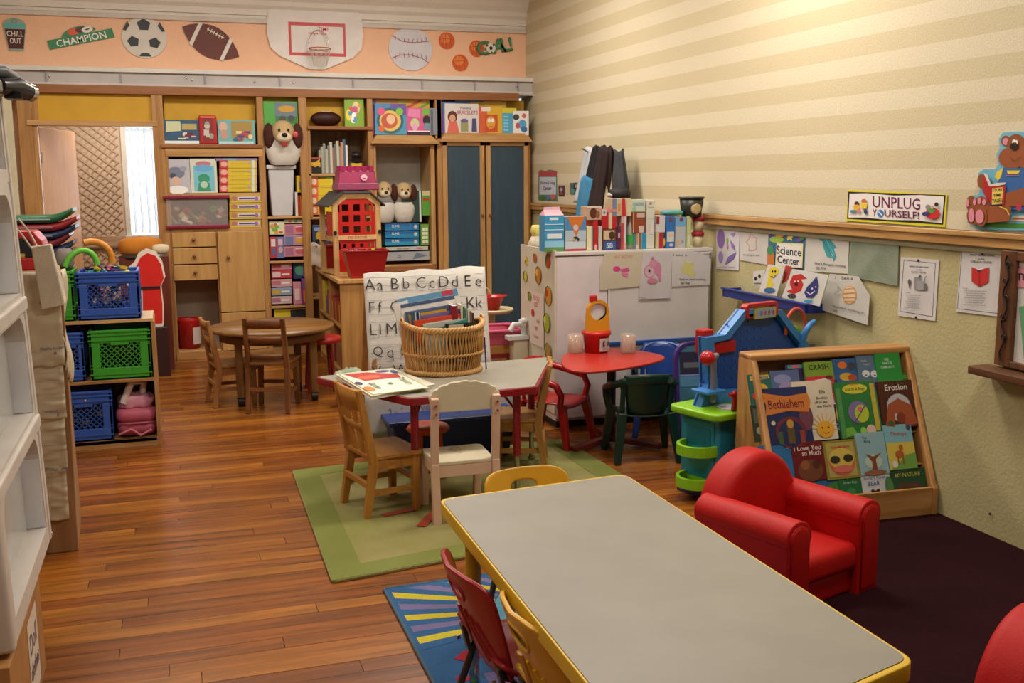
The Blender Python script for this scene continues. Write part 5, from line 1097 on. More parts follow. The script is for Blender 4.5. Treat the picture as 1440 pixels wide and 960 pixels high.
# red front with window holes
g=G(); xs=[-.155,-.115,-.065,-.045,.005,.025,.075,.115,.155]
def holes(g,x0,x1,z0,z1,nx,nz,hw_,hh_,m,y):
    cw=(x1-x0)/nx; chh=(z1-z0)/nz
    for i in range(nx):
        for j in range(nz):
            cx=x0+cw*(i+.5); cz=z0+chh*(j+.5); o_=[(cx-cw/2,cz-chh/2),(cx+cw/2,cz-chh/2),(cx+cw/2,cz+chh/2),(cx-cw/2,cz+chh/2)]
            i_=[(cx-hw_,cz-hh_),(cx+hw_,cz-hh_),(cx+hw_,cz+hh_),(cx-hw_,cz+hh_)]
            g.ring(o_,i_,(0,y,0),X_,Z_,.008,m)
holes(g,-.14,.14,.255,.46,3,3,.028,.021,FRD,.005); g.prism([(-.14,.46),(.14,.46),(.155,.38),(.085,h2-.034),(-.085,h2-.034),(-.155,.38)][0:2]+[(.085,h2-.034),(-.085,h2-.034)],(0,.005,0),X_,Z_,.008,FRD)
g.box(-.156,.005,.25,-.139,.013,.40,FRD).box(.139,.005,.25,.156,.013,.40,FRD)
ob('red_front',g,t); g=G(); holes(g,-.14,.14,.16,.21,4,1,.014,.012,FRD,.005); g.box(-.156,.005,.02,.156,.013,.16,FRD).box(-.156,.005,.205,.156,.013,.24,FRD); ob('red_door',g,t)
ob('name_band',art(G().box(-.16,-.003,.222,.16,.004,.252,M('dcae7c',.5)),[('t','FIRE STATION',.5,.5,.6,'a84a2c',.9)],(-.16,-.003,.222),(.32,0,0),(0,0,.03)),t)
for sx in (-.185,.185): ob('bolt',G().cyl((sx,-.01,.27),(sx,.002,.27),.014,M('1a1a22',.3),12),t)
RFm=M('3c3a38',.6)
for sx in (-1,1): ob('roof_panel',G().add([(sx*.235,-.02,h1-.03),(sx*.235,dp+.02,h1-.03),(sx*.108,dp+.02,h2+.004),(sx*.108,-.02,h2+.004),(sx*.235,-.02,h1-.02),(sx*.235,dp+.02,h1-.02),(sx*.108,dp+.02,h2+.014),(sx*.108,-.02,h2+.014)],[(0,1,2,3),(7,6,5,4),(0,4,5,1),(1,5,6,2),(2,6,7,3),(3,7,4,0)],RFm),t)
ob('roof_panel',G().box(-.115,-.02,h2+.002,.115,dp+.02,h2+.014,M('4a4a4a',.6)),t)
ob('side_wall',G().box(-.19,.05,.25,-.182,.20,.40,FRD),t); ob('side_bar',G().bar((-.195,0,.23),(-.195,dp,.23),.012,.03,LW),t); 
ob('inner_wall',G().box(-.1,dp-.03,.02,.15,dp-.025,.45,M('5a1a16',.5)),t)
# pink castle pail on the roof
t=thing('pink_castle_pail','raspberry pink castle-shaped sand pail on the roof of the toy fire station','toy',(1.44,8.44,.786+.668),rz=.0)
PKc=M('99184f',.35)
ob('tower',frus(G(),.32,.26,.28,.22,0,.155,PKc),t,bev=.008); g=G()
for i in range(5):
    for (x,y) in ((-.115+.0575*i,-.105),(-.115+.0575*i,.105)): g.box(x-.017,y-.012,.15,x+.017,y+.012,.19,PKc)
for i in range(3):
    for x in (-.127,.127): g.box(x-.012,-.05+.05*i-.014,.15,x+.012,-.05+.05*i+.014,.19,PKc)
ob('battlements',g,t,kind='stuff'); ob('base_rim',frus(G(),.34,.29,.325,.275,0,.055,M('85164a',.35)),t,bev=.006)
ob('emblem',art(G(),[('e',.5,.5,.5,.5,'d8a8b8'),('r',.3,.2,.7,.45,'99184f')],(.025,-.142,.075),(.05,0,0),(0,.006,.05)),t)
# red bins
def open_bin(name,lab,loc,w0,d0,w1,d1,h,col,rz=0):
    t=thing(name,lab,'bin',loc,rz); m=M(col,.35); g=frus(G(),w0,d0,w1,d1,0,h,m); del g.f[1],g.mi[1],g.sm[1]
    ob('body',g,t,solid=.006); ob('rim',G().ring(rrect(-w1/2-.01,-d1/2-.01,w1/2+.01,d1/2+.01,.02),rrect(-w1/2+.004,-d1/2+.004,w1/2-.004,d1/2-.004,.015),(0,0,h+.006),X_,Y_,.012,m),t,bev=.003); return t
open_bin('red_bin','large red plastic bin of small toys in front of the toy fire station',(1.43,8.03,.787),.24,.15,.33,.20,.21,'9c1616')
open_bin('red_bin','red bin with a white towel over its edge, left of the fire station',(1.27,9.02,.787),.14,.14,.18,.18,.19,'a01c1a')
ob('white_towel',G().grid(lambda u,v:(1.14+.07*u,9.0-.10*u-.01*math.sin(v*9),.80+.20*v+.012*math.sin(u*5)),8,10,M('d6cdbc',.8,'fabric')),None,lab='white towel hanging over the left red bin on the corner shelf',cat='towel',solid=.008)
rd=random.Random(21)
for i in range(16): toy(1.43+rd.uniform(-.12,.12),8.03+rd.uniform(-.06,.06),.787+.185+rd.uniform(0,.025),rd.uniform(.012,.02),rd.choice(TC),rd.choice((0,1,2,3)),'small toy in the red bin before the toy fire station','toys in the large red bin')
t=thing('toy_figures','white and blue toy figure standing on the upper floor of the toy fire station','toy',(1.25,8.44,.786+.248)); ob('body',G().lathe([(.02,0),(.028,.05),(.02,.09),(0,.1)],M('d8d0c0',.5),n=12),t); ob('head',G().ell((0,0,.12),(.022,.022,.024),M('d8a888',.5),12,8),t); ob('arm',G().cyl((-.06,0,.05),(0,0,.07),.012,M('2a4a9a',.4),8),t)
# ================================================================ right wall papers
def PM(P,N,ox=0,oy=0,sc=1.0):
    P=Vector(P);N=Vector(N); return lambda u,v,l=0: at_plane(ox+u/sc, oy+v/sc, P, N)+N*l
def pxart(g, shapes, fn, org, lift=.0006):
    """print on a flat sheet; shape points were read off the photo and laid onto the sheet's own plane"""
    k=1; og=Vector(org)
    for s in shapes:
        q=lambda u,v: fn(u,v,lift*k)-og
        t=s[0]
        if t=='p': g.add([q(*p) for p in s[1]][::-1],[tuple(range(len(s[1])))],mc(s[2]))
        elif t=='r': _,a,b,c,d,m=s; g.add([q(a,d),q(c,d),q(c,b),q(a,b)],[(0,1,2,3)],mc(m))
        elif t=='e': _,a,b,ra,rb2,m=s; g.add([q(a+ra*math.cos(2*PI*i/20),b-rb2*math.sin(2*PI*i/20)) for i in range(20)],[tuple(range(20))],mc(m))
        elif t=='l':
            _,pts,w_,m=s
            for (x0,y0),(x1,y1) in zip(pts,pts[1:]):
                dx,dy=x1-x0,y1-y0; L=math.hypot(dx,dy) or 1; nx,ny=-dy/L*w_/2,dx/L*w_/2
                g.add([q(x0-nx,y0-ny),q(x0+nx,y0+ny),q(x1+nx,y1+ny),q(x1-nx,y1-ny)],[(0,1,2,3)],mc(m))
        elif t=='t':
            _,tx,cu,cv,hh_,m=s[:6]; mw=s[6] if len(s)>6 else None; sk=s[7] if len(s)>7 else 0
            vs,fs,ww,hh=glyphs(tx); sy=hh_/hh; sx=sy if mw is None else mw/ww
            g.add([q(cu+x*sx,cv-y*sy+sk*x*sx) for x,y in vs],fs,mc(m))
        k+=1
    return g
RX=3.297
def paper(name,lab,cat,pts,col,shapes,ox=0,oy=0,sc=1.0,th=.002,grp=None,x=RX,N=(-1,0,0),mat=None):
    fn=PM((x-th,5,1),N,ox,oy,sc); c=sum((fn(*p) for p in pts),Vector())/len(pts)
    P=[fn(*p)-c for p in pts]; n=len(P); Q=[p-Vector(N)*th for p in P]
    g=G().add(P+Q,[tuple(range(n-1,-1,-1)),tuple(range(n,2*n))]+[(i,(i+1)%n,(i+1)%n+n,i+n) for i in range(n)],mat or M(col,.7))
    o=ob(name,g,None,loc=tuple(c),lab=lab,cat=cat,grp=grp)
    if shapes: ob('print',pxart(G(),shapes,fn,c),o)
    return o
# Unplug Yourself poster : crop origin (1170,160) scale 4.8
paper('poster','yellow bordered poster reading UNPLUG YOURSELF! standing on the chair rail','poster',[(108,512),(778,545),(762,765),(95,722)],'ddd020',
 [('p',[(110,525),(768,548),(750,748),(102,708)],'1c1a1e'),('p',[(120,538),(240,536),(420,552),(600,548),(758,558),(742,738),(560,718),(380,715),(220,700),(112,700)],'e4e0dc'),
  ('t','UNPLUG',437,602,78,'6a1a4c',322,.06),('t','Y',290,668,48,'6a1a4c',28,.06),('e',330,672,22,26,'3a7fc0'),('l',[(318,660),(342,684)],7,'e8e8e8'),('t','URSELF!',475,677,50,'6a1a4c',235,.08),
  ('e',172,605,16,14,'4a2a1a'),('e',172,632,22,20,'e0b030'),('e',222,590,18,16,'c86a50'),('p',[(200,600),(245,600),(240,640),(205,640)],'e6c83a'),('e',150,658,25,10,'3a8a98'),('e',235,660,12,18,'2a3a70'),('e',190,655,14,12,'d87a90'),
  ('e',690,672,48,38,'c8282c'),('e',660,630,18,18,'8a8a90'),('e',685,650,22,20,'4a9a4a'),('e',718,612,14,14,'2a1a1a'),('e',645,675,26,14,'2a3a80'),('e',692,630,12,12,'d8a080')],1170,160,4.8)
# bear : crop origin (1300,160) scale 5.65
BRN='8a4a22'
paper('bear_cutout','large brown bear cut-out in blue overalls reading a red book','decoration',
 [(340,862),(362,770),(352,700),(385,650),(430,640),(445,590),(425,560),(430,470),(470,440),(560,440),(590,400),(572,320),(600,270),(590,200),(620,150),(740,140),(900,150),(960,250),(950,360),(1000,460),(1060,600),(1090,760),(1080,900),(900,925),(600,925),(430,915)],'6fb0c8',
 [('p',[(345,862),(370,810),(450,850),(700,870),(1075,880),(1070,895),(880,912),(600,905),(440,890)],'3f8a32'),('p',[(700,810),(1080,800),(1070,870),(690,850)],'d8c8c0'),('l',[(700,835),(1070,830)],8,'b04a3a'),
  ('e',650,215,38,42,BRN),('e',650,220,24,28,'d88a98'),('e',735,250,75,90,BRN),('e',700,350,105,88,'95502a'),('e',800,340,90,90,'95502a'),('e',880,215,38,42,BRN),('e',720,225,14,22,'f0ece4'),('e',740,228,12,20,'f0ece4'),('e',722,232,5,8,'16120e'),('e',738,234,5,8,'16120e'),('e',724,260,34,28,'120e0c'),('l',[(690,345),(715,372),(745,370),(775,340)],3,'4a2412'),
  ('p',[(640,430),(900,430),(950,600),(900,780),(700,760),(600,560),(600,470)],'2f63a0'),('p',[(590,460),(640,430),(625,500),(600,530),(575,500)],'e0c83a'),('p',[(670,450),(780,450),(760,478),(680,478)],'e0c83a'),('l',[(665,490),(770,492)],7,'c85a7a'),
  ('e',470,535,32,58,BRN),('p',[(560,660),(900,560),(1000,640),(960,720),(650,740)],'95502a'),('p',[(490,470),(540,560),(540,720),(485,620)],'b01c24'),('p',[(490,468),(520,480),(550,560),(535,575)],'d8d0c4'),('p',[(540,560),(600,548),(668,545),(662,560),(600,572),(545,578)],'d8d0c4'),('p',[(540,575),(668,568),(655,720),(545,722)],'b01c24'),('p',[(562,592),(650,582),(640,712),(560,722)],'e0c85a'),
  ('t','STORY',606,603,26,'1a1410',80,-.08),('t','TIME',603,645,24,'1a1410',60,-.08),('t','TALES',602,688,26,'1a1410',80,-.08),
  ('p',[(540,730),(720,740),(700,850),(480,870)],'95502a'),('e',400,715,42,66,BRN),('e',480,720,60,66,'95502a'),('e',420,810,55,70,BRN),('e',478,815,52,78,'95502a'),('e',375,708,13,30,'d88a9a'),('e',430,700,13,26,'d88a9a'),('e',470,690,14,26,'d88a9a'),('e',508,700,16,24,'d88a9a'),('e',408,805,24,55,'d88a9a'),('e',474,815,34,56,'d88a9a'),
  ('l',[(635,735),(690,760),(712,800)],8,'e0c85a'),('e',790,740,20,30,'c02a50')],1300,160,5.65,th=.004)
# Home living center etc : crop origin (720,180) scale 4.8
paper('sign','small framed sign reading Home Living Center on the striped wall by the wardrobe','sign',[(178,300),(195,282),(225,290),(250,280),(300,288),(305,490),(178,485)],'5a8a70',[('p',[(180,290),(302,290),(300,325),(180,322)],'b84a50'),('r',186,330,298,450,'c8ccd8'),('t','Home Living',242,372,26,'2a3a70',96),('t','Center',240,405,26,'2a3a70',54),('e',205,470,24,16,'3f7a3c'),('e',280,465,18,18,'c86a5a'),('e',250,468,14,14,'5a7ab0')],720,180,4.8)
paper('photo','small dark photo pinned between the living center sign and the coats','picture',[(313,387),(354,388),(353,458),(314,458)],'5a3a40',[('e',333,415,10,14,'a89ab0'),('e',333,438,8,12,'8a4a50')],720,180,4.8)
paper('photo','small teal photo half behind the white coat','picture',[(393,370),(447,366),(447,448),(393,446)],'3a6a6a',[('e',430,395,14,22,'2a2a30'),('e',432,392,8,12,'c88a78'),('e',410,425,14,18,'5a8a8a')],720,180,4.8)
# papers under the chair rail : crop origin (980,260) scale 4.365
D6='ccc8c0'
def scrib(pts,c,w=3): return ('l',pts,w,c)
paper('drawing','tall child\'s drawing with purple shapes, leftmost under the chair rail','drawing',[(118,232),(262,235),(256,525),(120,515)],'d2ced0',
 [('t','NEW  C CAT',182,262,22,'3a3a3a',100),('e',148,330,24,58,'8a6ab0'),('p',[(205,300),(240,290),(225,318)],'9a80ba'),('p',[(205,335),(232,370),(240,405),(215,385)],'8a6ab0'),('e',148,440,14,34,'9a84c0'),('p',[(245,410),(225,455),(175,488),(195,440)],'7a60a8'),('e',188,340,6,22,'9ac07a'),('e',190,375,5,14,'c88ab0'),('t','my sea shells',185,505,8,'6a6a70',110)],980,260,4.365)
paper('drawing','child\'s drawing of a pink star beside the purple shapes','drawing',[(262,240),(440,250),(434,490),(262,460)],D6,
 [('t','I see in the sea',350,266,14,'8a8a90',150,.03),scrib([(332,292),(348,320),(368,325),(362,360),(366,395),(342,400),(318,402),(322,372),(302,350),(322,325),(332,292)],'d89a9a',4),('t','looking at me',335,430,14,'8a8a90',100,.04)],980,260,4.365)
paper('sign','colourful sign reading Science Center in the middle under the chair rail','sign',[(442,265),(668,285),(660,518),(436,505)],'3f6f9a',
 [('p',[(445,272),(560,280),(520,340),(470,355),(445,350)],'5a4a90'),('e',490,335,44,20,'9ac04a'),('e',510,310,26,10,'e0a030'),('p',[(555,325),(565,310),(570,290),(580,308),(598,312),(585,326),(588,342),(572,334),(558,342)],'e8d870'),('e',632,335,16,14,'7a4aa0'),('e',648,320,14,22,'3f8a4a'),('p',[(436,400),(478,410),(478,500),(436,500)],'c8742c'),('e',455,400,20,30,'3f8a5a'),('p',[(495,352),(658,360),(652,510),(485,500)],'e0d89a'),('p',[(505,362),(648,370),(642,505),(495,495)],'e2e0d8'),('t','Science',570,405,50,'26284a',152,.12),('t','Center',568,462,46,'26284a',136,.12)],980,260,4.365)
paper('drawing','child\'s drawing of a teal scribbled animal right of the science sign','drawing',[(670,280),(936,305),(926,545),(660,530)],D6,
 [('t','I   See a',790,302,18,'5a5a6a',150,.03),('p',[(755,330),(775,312),(810,325),(850,370),(858,385),(840,390),(858,440),(840,470),(835,430),(815,405),(828,450),(800,440),(775,380),(772,345),(752,340)],'3a9aa4'),scrib([(765,320),(800,380),(820,420),(845,460)],'2a7a90',4),scrib([(790,325),(830,400),(850,430)],'6ac0c8',4),('t','Shark Penguin looking',820,490,18,'5a5a60',190,.1),('t','at me',765,508,14,'5a5a60',60,.05)],980,260,4.365)
paper('card','blank greyish green square card under the chair rail','card',[(945,298),(1240,313),(1230,620),(925,560)],'8a9680',[],980,260,4.365,th=.006,mat=M('8c9684',.8,'fabric','78836e'))
paper('drawing','child\'s drawing of an orange honey jar on a curled sheet beside the blue tray','drawing',[(815,545),(990,562),(1060,680),(1048,860),(760,765)],D6,
 [('t','I   See a',905,570,18,'5a5a70',110,.05),('e',938,675,44,58,'d8a05a'),('e',938,675,39,53,'e2c8a8'),scrib([(905,640),(970,632)],'d8923a',5),scrib([(900,665),(975,660)],'d8923a',5),scrib([(900,690),(975,688)],'d8923a',5),scrib([(908,712),(970,712)],'d8923a',5),scrib([(895,650),(870,620),(868,650),(848,668),(870,675),(893,668)],'8a8a80',3),('t','Goldfish looking at',935,765,18,'5a5a60',190,.22),('t','me',855,772,12,'5a5a60',26,.1)],980,260,4.365,x=3.28)
# pinned notices : crop origin (1200,320) scale 4
def notice(lab,pts,ti,pic,lines,b):
    return paper('notice',lab,'notice',pts,'d0ccca',[('l',b+[b[0]],2.2,'3a3a4a')]+ti+pic+lines,1200,320,4.0,grp=None)
def tlines(x0,y0,n,dy,w_,sk): return [('t','- we work and learn here',x0+w_/2+sk*i,y0+dy*i,7,'4a4a50',w_*(1-.12*(i%3)),.03) for i in range(n)]
notice('white notice with a black skyline of blocks pinned under the rail',[(268,165),(482,182),(460,525),(250,495)],[('t','WHAT WE ARE DOING',370,220,8,'2a2a2a',112,.06),('t','in the',370,236,7,'2a2a2a',30),('t','BLOCKS CENTER',370,250,8,'2a2a2a',84,.06)],
 [('r',345,278,382,348,'8a8a8a'),('r',380,315,418,352,'6a6a6a'),('r',360,300,400,350,'9a9a9a'),('e',320,305,9,16,'5a5a5a'),('l',[(318,320),(322,342)],5,'4a4a4a'),('l',[(405,315),(408,282),(418,272)],4,'5a5a5a'),('p',[(372,278),(382,262),(392,278)],'5a5a5a')],
 [('t','To see',312,365,7,'3a3a3a',24)]+tlines(300,378,7,12,88,-.5),[(285,182),(462,200),(445,500),(263,470)])
notice('white notice with a red open book pinned beside the vine frame',[(608,112),(862,125),(832,502),(577,472)],[('t','WHAT WE ARE DOING',725,155,10,'2a2a2a',140,.03),('t','in the',722,176,8,'2a2a2a',36),('t','LITERACY CENTER',722,192,10,'2a2a2a',118,.06)],
 [('p',[(668,220),(712,240),(766,222),(764,305),(712,332),(668,302)],'c02a2c'),('p',[(676,218),(712,232),(756,220),(712,240)],'d8dce8'),('l',[(712,240),(712,330)],2,'7a1a1c'),('r',702,238,722,246,'3a3a4a')],
 [('t','To see',635,340,8,'3a3a3a',28)]+tlines(625,355,7,13,130,-.5),[(612,125),(840,138),(812,482),(585,455)])
for (px_,py_) in ((1291,366),(1288,446),(1381,357),(1338,348),(1392,722)): 
    p=at(px_,py_,'x',3.292); ob('push_pin',G().ell((0,0,0),(.004,.006,.006),M('2a2220',.4),8,6),None,loc=tuple(p),lab={1291:'dark pin at the top of the skyline notice',1288:'dark pin at the bottom of the skyline notice',1381:'dark pin at the top of the red book notice',1338:'dark nail head in the wall left of the red book notice',1392:'small dark mark low on the wall above the carpet'}[px_],cat='pin')
# wooden bulletin frame with iron vine
t=thing('vine_bulletin_frame','dark wooden bulletin frame with black iron vine scrolls and a ledge at the right edge','frame',(3.295,3.10,.76))
DW=M('6e4426',.45,'woodz','502e18'); 
yl,yr=.36,-.75
def YZ(name,y0,z0,y1,z1,x0=-.03,x1=.0,m=DW,**k): return ob(name,G().box(x0,min(y0,y1),z0,x1,max(y0,y1),z1,m),t,bev=.003,**k)
YZ('frame_side',yl,0,yl-.085,.48); YZ('frame_side',yr,0,yr+.085,.48); YZ('frame_rail',yl-.085,.44,yr+.085,.48); YZ('frame_rail',yl-.085,0,yr+.085,.025)
YZ('board',yl-.085,.02,yr+.08,.44,-.012,0,M('cfccc4',.5)); ob('ledge',G().box(-.11,yr-.05,-.045,0,yl+.06,-.01,M('6e4426',.45,'woody','502e18')),t,bev=.005)
v=G(); IR=M('1c1410',.4)
v.tube([(-.036,yl-.045+.012*math.sin(i*.9),.02+.44*i/24) for i in range(25)],.0035,IR,6)
for k,zz in enumerate((.12,.20,.28,.35,.42)):
    sg=1 if k%2 else -1; v.tube([(-.036,yl-.045+sg*(.004+.014*math.cos(a)*(1-a/9)),zz+.018*math.sin(a)*(1-a/9)) for a in [i*.5 for i in range(14)]],.0025,IR,5)
ob('iron_vine',v,t); 
paper('paper_note','pink paper with a dark letter m inside the vine frame','paper',[(922,225),(1100,235),(1095,345),(915,335)],'d08a98',[('t','my',975,285,60,'3a2a30',90)],1200,320,4.0,x=3.282)
paper('paper_note','green paper inside the vine frame, lower right','paper',[(932,445),(1060,420),(1060,760),(960,740)],'5f9a6a',[],1200,320,4.0,x=3.2815)
paper('border_strip','pale pink paper strip at the top of the vine frame','paper',[(925,165),(1100,175),(1098,228),(922,220)],'d8c8c4',[],1200,320,4.0,x=3.283)
# blue tray with picture cards
t=thing('wall_tray','blue plastic tray fixed to the wall holding picture cards','tray',(3.297,5.14,.825)); BT=M('1a2f86',.35)
ob('tray_base',G().box(-.11,-.43,0,0,.43,.012,BT),t); ob('tray_front',G().box(-.12,-.44,0,-.108,.44,.05,BT),t,bev=.004); ob('tray_end',G().box(-.12,-.44,0,0,-.43,.05,BT),t); ob('tray_end',G().box(-.12,.43,0,0,.44,.05,BT),t); ob('tray_lip',G().box(-.13,-.45,.045,-.105,.45,.055,BT),t,bev=.003)
paper('picture_card','white picture card with a smiling yellow star-like shape in the blue tray','card',[(438,487),(540,508),(488,682),(378,655)],'dad6d0',[('p',[(452,510),(480,500),(505,520),(500,545),(470,560),(458,590),(475,610),(440,640),(420,645),(440,570),(440,530)],'e0cc30'),('e',465,530,5,8,'222222'),('e',482,530,5,8,'222222'),('l',[(455,560),(475,568),(488,552)],4,'222222'),('e',448,645,34,16,'3a6a9a')],980,260,4.365,th=.004,x=3.225)
paper('picture_card','white picture card with a smiling red swirl and a blue drop in the blue tray','card',[(585,515),(808,555),(752,745),(520,690)],'d8d6d2',
 [('p',[(572,590),(590,555),(640,545),(678,575),(640,580),(655,610),(640,650),(600,668),(560,660),(552,650),(585,640),(572,615)],'c42a28'),('e',610,608,10,14,'1a1414'),('e',604,592,5,6,'e8e4e0'),('e',624,590,5,6,'e8e4e0'),('e',585,680,26,14,'3a3a3a'),('p',[(738,560),(750,610),(742,660),(710,692),(675,688),(662,660),(680,625),(715,590)],'2c3478'),('l',[(678,655),(700,672),(728,650)],6,'dcdce8'),('e',712,635,5,7,'dcdce8'),('e',735,625,4,6,'dcdce8'),('e',690,712,28,8,'3a9ac8')],980,260,4.365,th=.004,x=3.215)
paper('small_sign','small white card with black marks at the left end of the blue tray','card',[(345,530),(420,520),(400,625),(345,610)],'cfcdc4',[('e',362,575,10,12,'2a2a2a'),('e',385,560,8,12,'2a2a2a'),('r',350,600,395,606,'6a6a6a')],980,260,4.365,x=3.24)
paper('red_card','red picture card standing behind the white cards in the blue tray','card',[(545,492),(578,500),(560,580),(520,610)],'b83a34',[],980,260,4.365,x=3.24)
# ================================================================ white cabinet with marker board
WB0,WB1,WF,WBK,WZ=2.21,3.255,5.88,6.52,1.10
t=thing('white_cabinet','white cabinet with a marker board front and a food-sticker side, stacked with food boxes','cabinet',(WB0,WF,0))
WHc=M('cfc8c8',.35); WW=WB1-WB0
ob('body',G().box(.0,.012,.05,WW,WBK-WF,WZ-.02,WHc),t,bev=.004); ob('top',G().box(-.01,-.01,WZ-.022,WW+.01,WBK-WF,WZ,M('d4cec8',.4)),t,bev=.003)
ob('gap_shade',G().box(.02,.06,0,WW-.01,.6,.055,M('1a1818',.7)),t); ob('front_panel',G().box(.0,-.004,.07,.335,.012,WZ-.03,M('d6ccce',.3)),t,bev=.003)  # near-black block put in for the shade in the gap under the cabinet
ob('marker_board',G().box(.345,-.006,.36,WW-.01,.012,WZ-.03,M('ccc7c4',.25)),t,bev=.003); ob('lower_panel',G().box(.345,-.002,.07,WW-.01,.012,.35,M('cdc7c5',.35)),t)
ob('board_frame',G().box(.338,-.010,.36,.348,.0,WZ-.03,M('dcd8d4',.3)).box(WW-.014,-.01,.36,WW,.0,WZ-.03,M('b4b8bc',.3,'metal')).box(.338,-.01,WZ-.036,WW,.0,WZ-.024,M('dcd8d4',.3)),t,kind='stuff'); ob('blue_tray_strip',G().box(.345,-.03,.515,WW-.01,-.006,.535,M('1f4f9a',.3)),t,bev=.003)
ob('side_board',G().box(-.012,.0,.1,.0,WBK-WF,WZ+.01,M('cfc8b4',.5)),t)
SO=Vector((-.0125,WBK-WF,.1)); SU=Vector((0,-(WBK-WF),0)); SV=Vector((0,0,WZ-.09))
def fruit(u,v,s_,c,c2): return [('e',u,v,s_*1.5,s_,'3a5a2a'),('e',u+.02,v,s_*1.3,s_*.95,c),('e',u-.03,v+.015,s_*.6,s_*.4,c2)]
sh_=[]
for u,v,s_,c,c2 in ((.18,.90,.03,'c8a82a','e0d070'),(.45,.93,.03,'b8602c','8a3a1a'),(.82,.93,.045,'b03a1c','2f5a2a'),(.15,.80,.035,'c8c03a','6a7a2a'),(.55,.83,.055,'c07828','e0b050'),(.84,.72,.06,'c88a24','b83a1c'),(.30,.68,.03,'7a9a3a','c04028'),(.80,.55,.06,'9aa820','c8c860'),(.2,.35,.03,'a04a30','c89a50'),(.55,.27,.045,'b8481c','c8702a'),(.85,.38,.05,'b0803a','8a9a3a'),(.70,.22,.05,'a8843a','5a7a2c'),(.45,.16,.03,'8a4a4a','3a5a3a'),(.80,.10,.045,'6a8a3a','a8602a')): sh_+=fruit(u,v,s_,c,c2)
ob('food_stickers',art(G(),sh_,SO,SU,SV,.0004),t); ob('shopping_list',art(G(),[('r',.30,.38,.72,.72,'d8cac0'),('t','FOOD',.5,.68,.03,'c85a50',.34),('t','LIST',.5,.64,.03,'c85a50',.3),('e',.40,.58,.05,.025,'b83a3a'),('t','milk',.56,.54,.025,'a88a80',.2),('t','eggs',.5,.49,.025,'c87a70',.2),('t','bread',.5,.44,.025,'c87a70',.22)],SO-Vector((.004,0,0)),SU,SV,.0004),t)
# drawings on the board : crop origin (730,330) scale 4.17
def board_paper(name,lab,pts,col,shapes,y=WF-.012): 
    fn=PM((2.5,y,1),(0,-1,0),730,330,4.17); c=sum((fn(*p) for p in pts),Vector())/len(pts); P=[fn(*p)-c for p in pts]; n=len(P); Q=[p+Vector((0,.002,0)) for p in P]
    o=ob(name,G().add(P+Q,[tuple(range(n-1,-1,-1)),tuple(range(n,2*n))]+[(i,(i+1)%n,(i+1)%n+n,i+n) for i in range(n)],M(col,.75)),None,loc=tuple(c),lab=lab,cat='drawing'); ob('print',pxart(G(),shapes,fn,c),o)
board_paper('drawing','curled cream drawing with a pink bow taped at the left of the marker board',[(505,105),(740,98),(722,300),(600,312),(472,325),(475,190)],'c2b8a2',[('t','AV BOW',612,128,22,'c88a7a',110),('e',572,200,22,16,'c83a80'),('p',[(590,205),(640,190),(648,210),(610,222)],'c8508a'),('p',[(600,218),(640,225),(635,250),(605,238)],'d870a0')])
board_paper('drawing','white drawing of a scribbled pink animal in the middle of the marker board',[(728,100),(895,98),(885,372),(700,378)],'c4bec0',[('e',765,215,34,40,'c87a9a'),('e',765,215,28,34,'c8a8b4'),('e',790,170,30,22,'c88aa4'),('e',815,200,18,40,'c4809c'),('p',[(770,140),(785,125),(795,150)],'c0709a'),('e',780,270,30,16,'c07a94'),('e',823,240,8,32,'c87a9a'),('e',762,210,6,9,'3a2a4a'),('t','Pony',720,368,10,'7a7a80',40)],WF-.015)
board_paper('drawing','white drawing of a yellow star bird at the right of the marker board',[(892,95),(1060,100),(1125,145),(1118,292),(895,305)],'c8c4c2',[('p',[(965,142),(992,168),(1028,160),(1018,200),(1035,235),(1028,248),(985,232),(962,228),(945,195),(968,182)],'c8c27a'),('t','I see a',945,118,12,'7a7a80',80),('t','Yellow bird looking',1015,262,14,'4a4a50',155),('t','at me',975,283,12,'4a4a50',50)])
# food boxes on top : pixel boxes
GF='food packages on the white cabinet'
Yf=WF+.05
def food(nm,l,x0,y0,x1,y1,c,sh=(),d=.07,Y=Yf,z=WZ+.001,**k): return item(nm,l,'package',x0,y0,x1,y1,Y,d,c,sh,None,snap=z,**k)
b=food('milk_carton','blue milk carton with a pink roof top at the left end of the white cabinet',766,303,793,354,'3a94c4',[('r',0,0,1,.12,'5a8a4a'),('r',0,.12,1,.3,'8ac0dc'),('r',.12,.36,.9,.5,'d8dce0'),('r',0,.6,1,.62,'d8e8f0'),('r',.25,.88,.7,.95,'c8e0ec'),('r',0,.75,1,.77,'c8e0ec')],.10)
bw2=at(793,300,'y',Yf).x-at(766,300,'y',Yf).x; hh0=at(780,303,'y',Yf).z-WZ
ob('gable_top',G().add([(-bw2/2,0,hh0),(bw2/2,0,hh0),(bw2/2,.1,hh0),(-bw2/2,.1,hh0),(-bw2/2+.01,.045,hh0+.035),(bw2/2-.01,.045,hh0+.035)],[(0,1,5,4),(2,3,4,5),(3,0,4),(1,2,5)],M('d8a8b8',.4)).box(-bw2/2+.01,.042,hh0+.02,bw2/2-.01,.048,hh0+.05,M('d8b0bc',.4)),b)
food('cereal_bag','white and blue bag with an orange triangle beside the milk carton',795,304,824,355,'bcc4cc',[('r',0,.55,1,1,'4a84b4'),('r',0,.3,1,.6,'aab8c4'),('p',[(.08,1),(.95,1),(.52,.42)],'c8702a'),('e',.5,.68,.12,.09,'c8b8c0'),('e',.5,.38,.12,.04,'3a2a2a'),('e',.4,.33,.05,.04,'c8a040'),('e',.62,.33,.05,.04,'2a2a2a'),('r',.0,0,1,.06,'b03a3a')],.06)
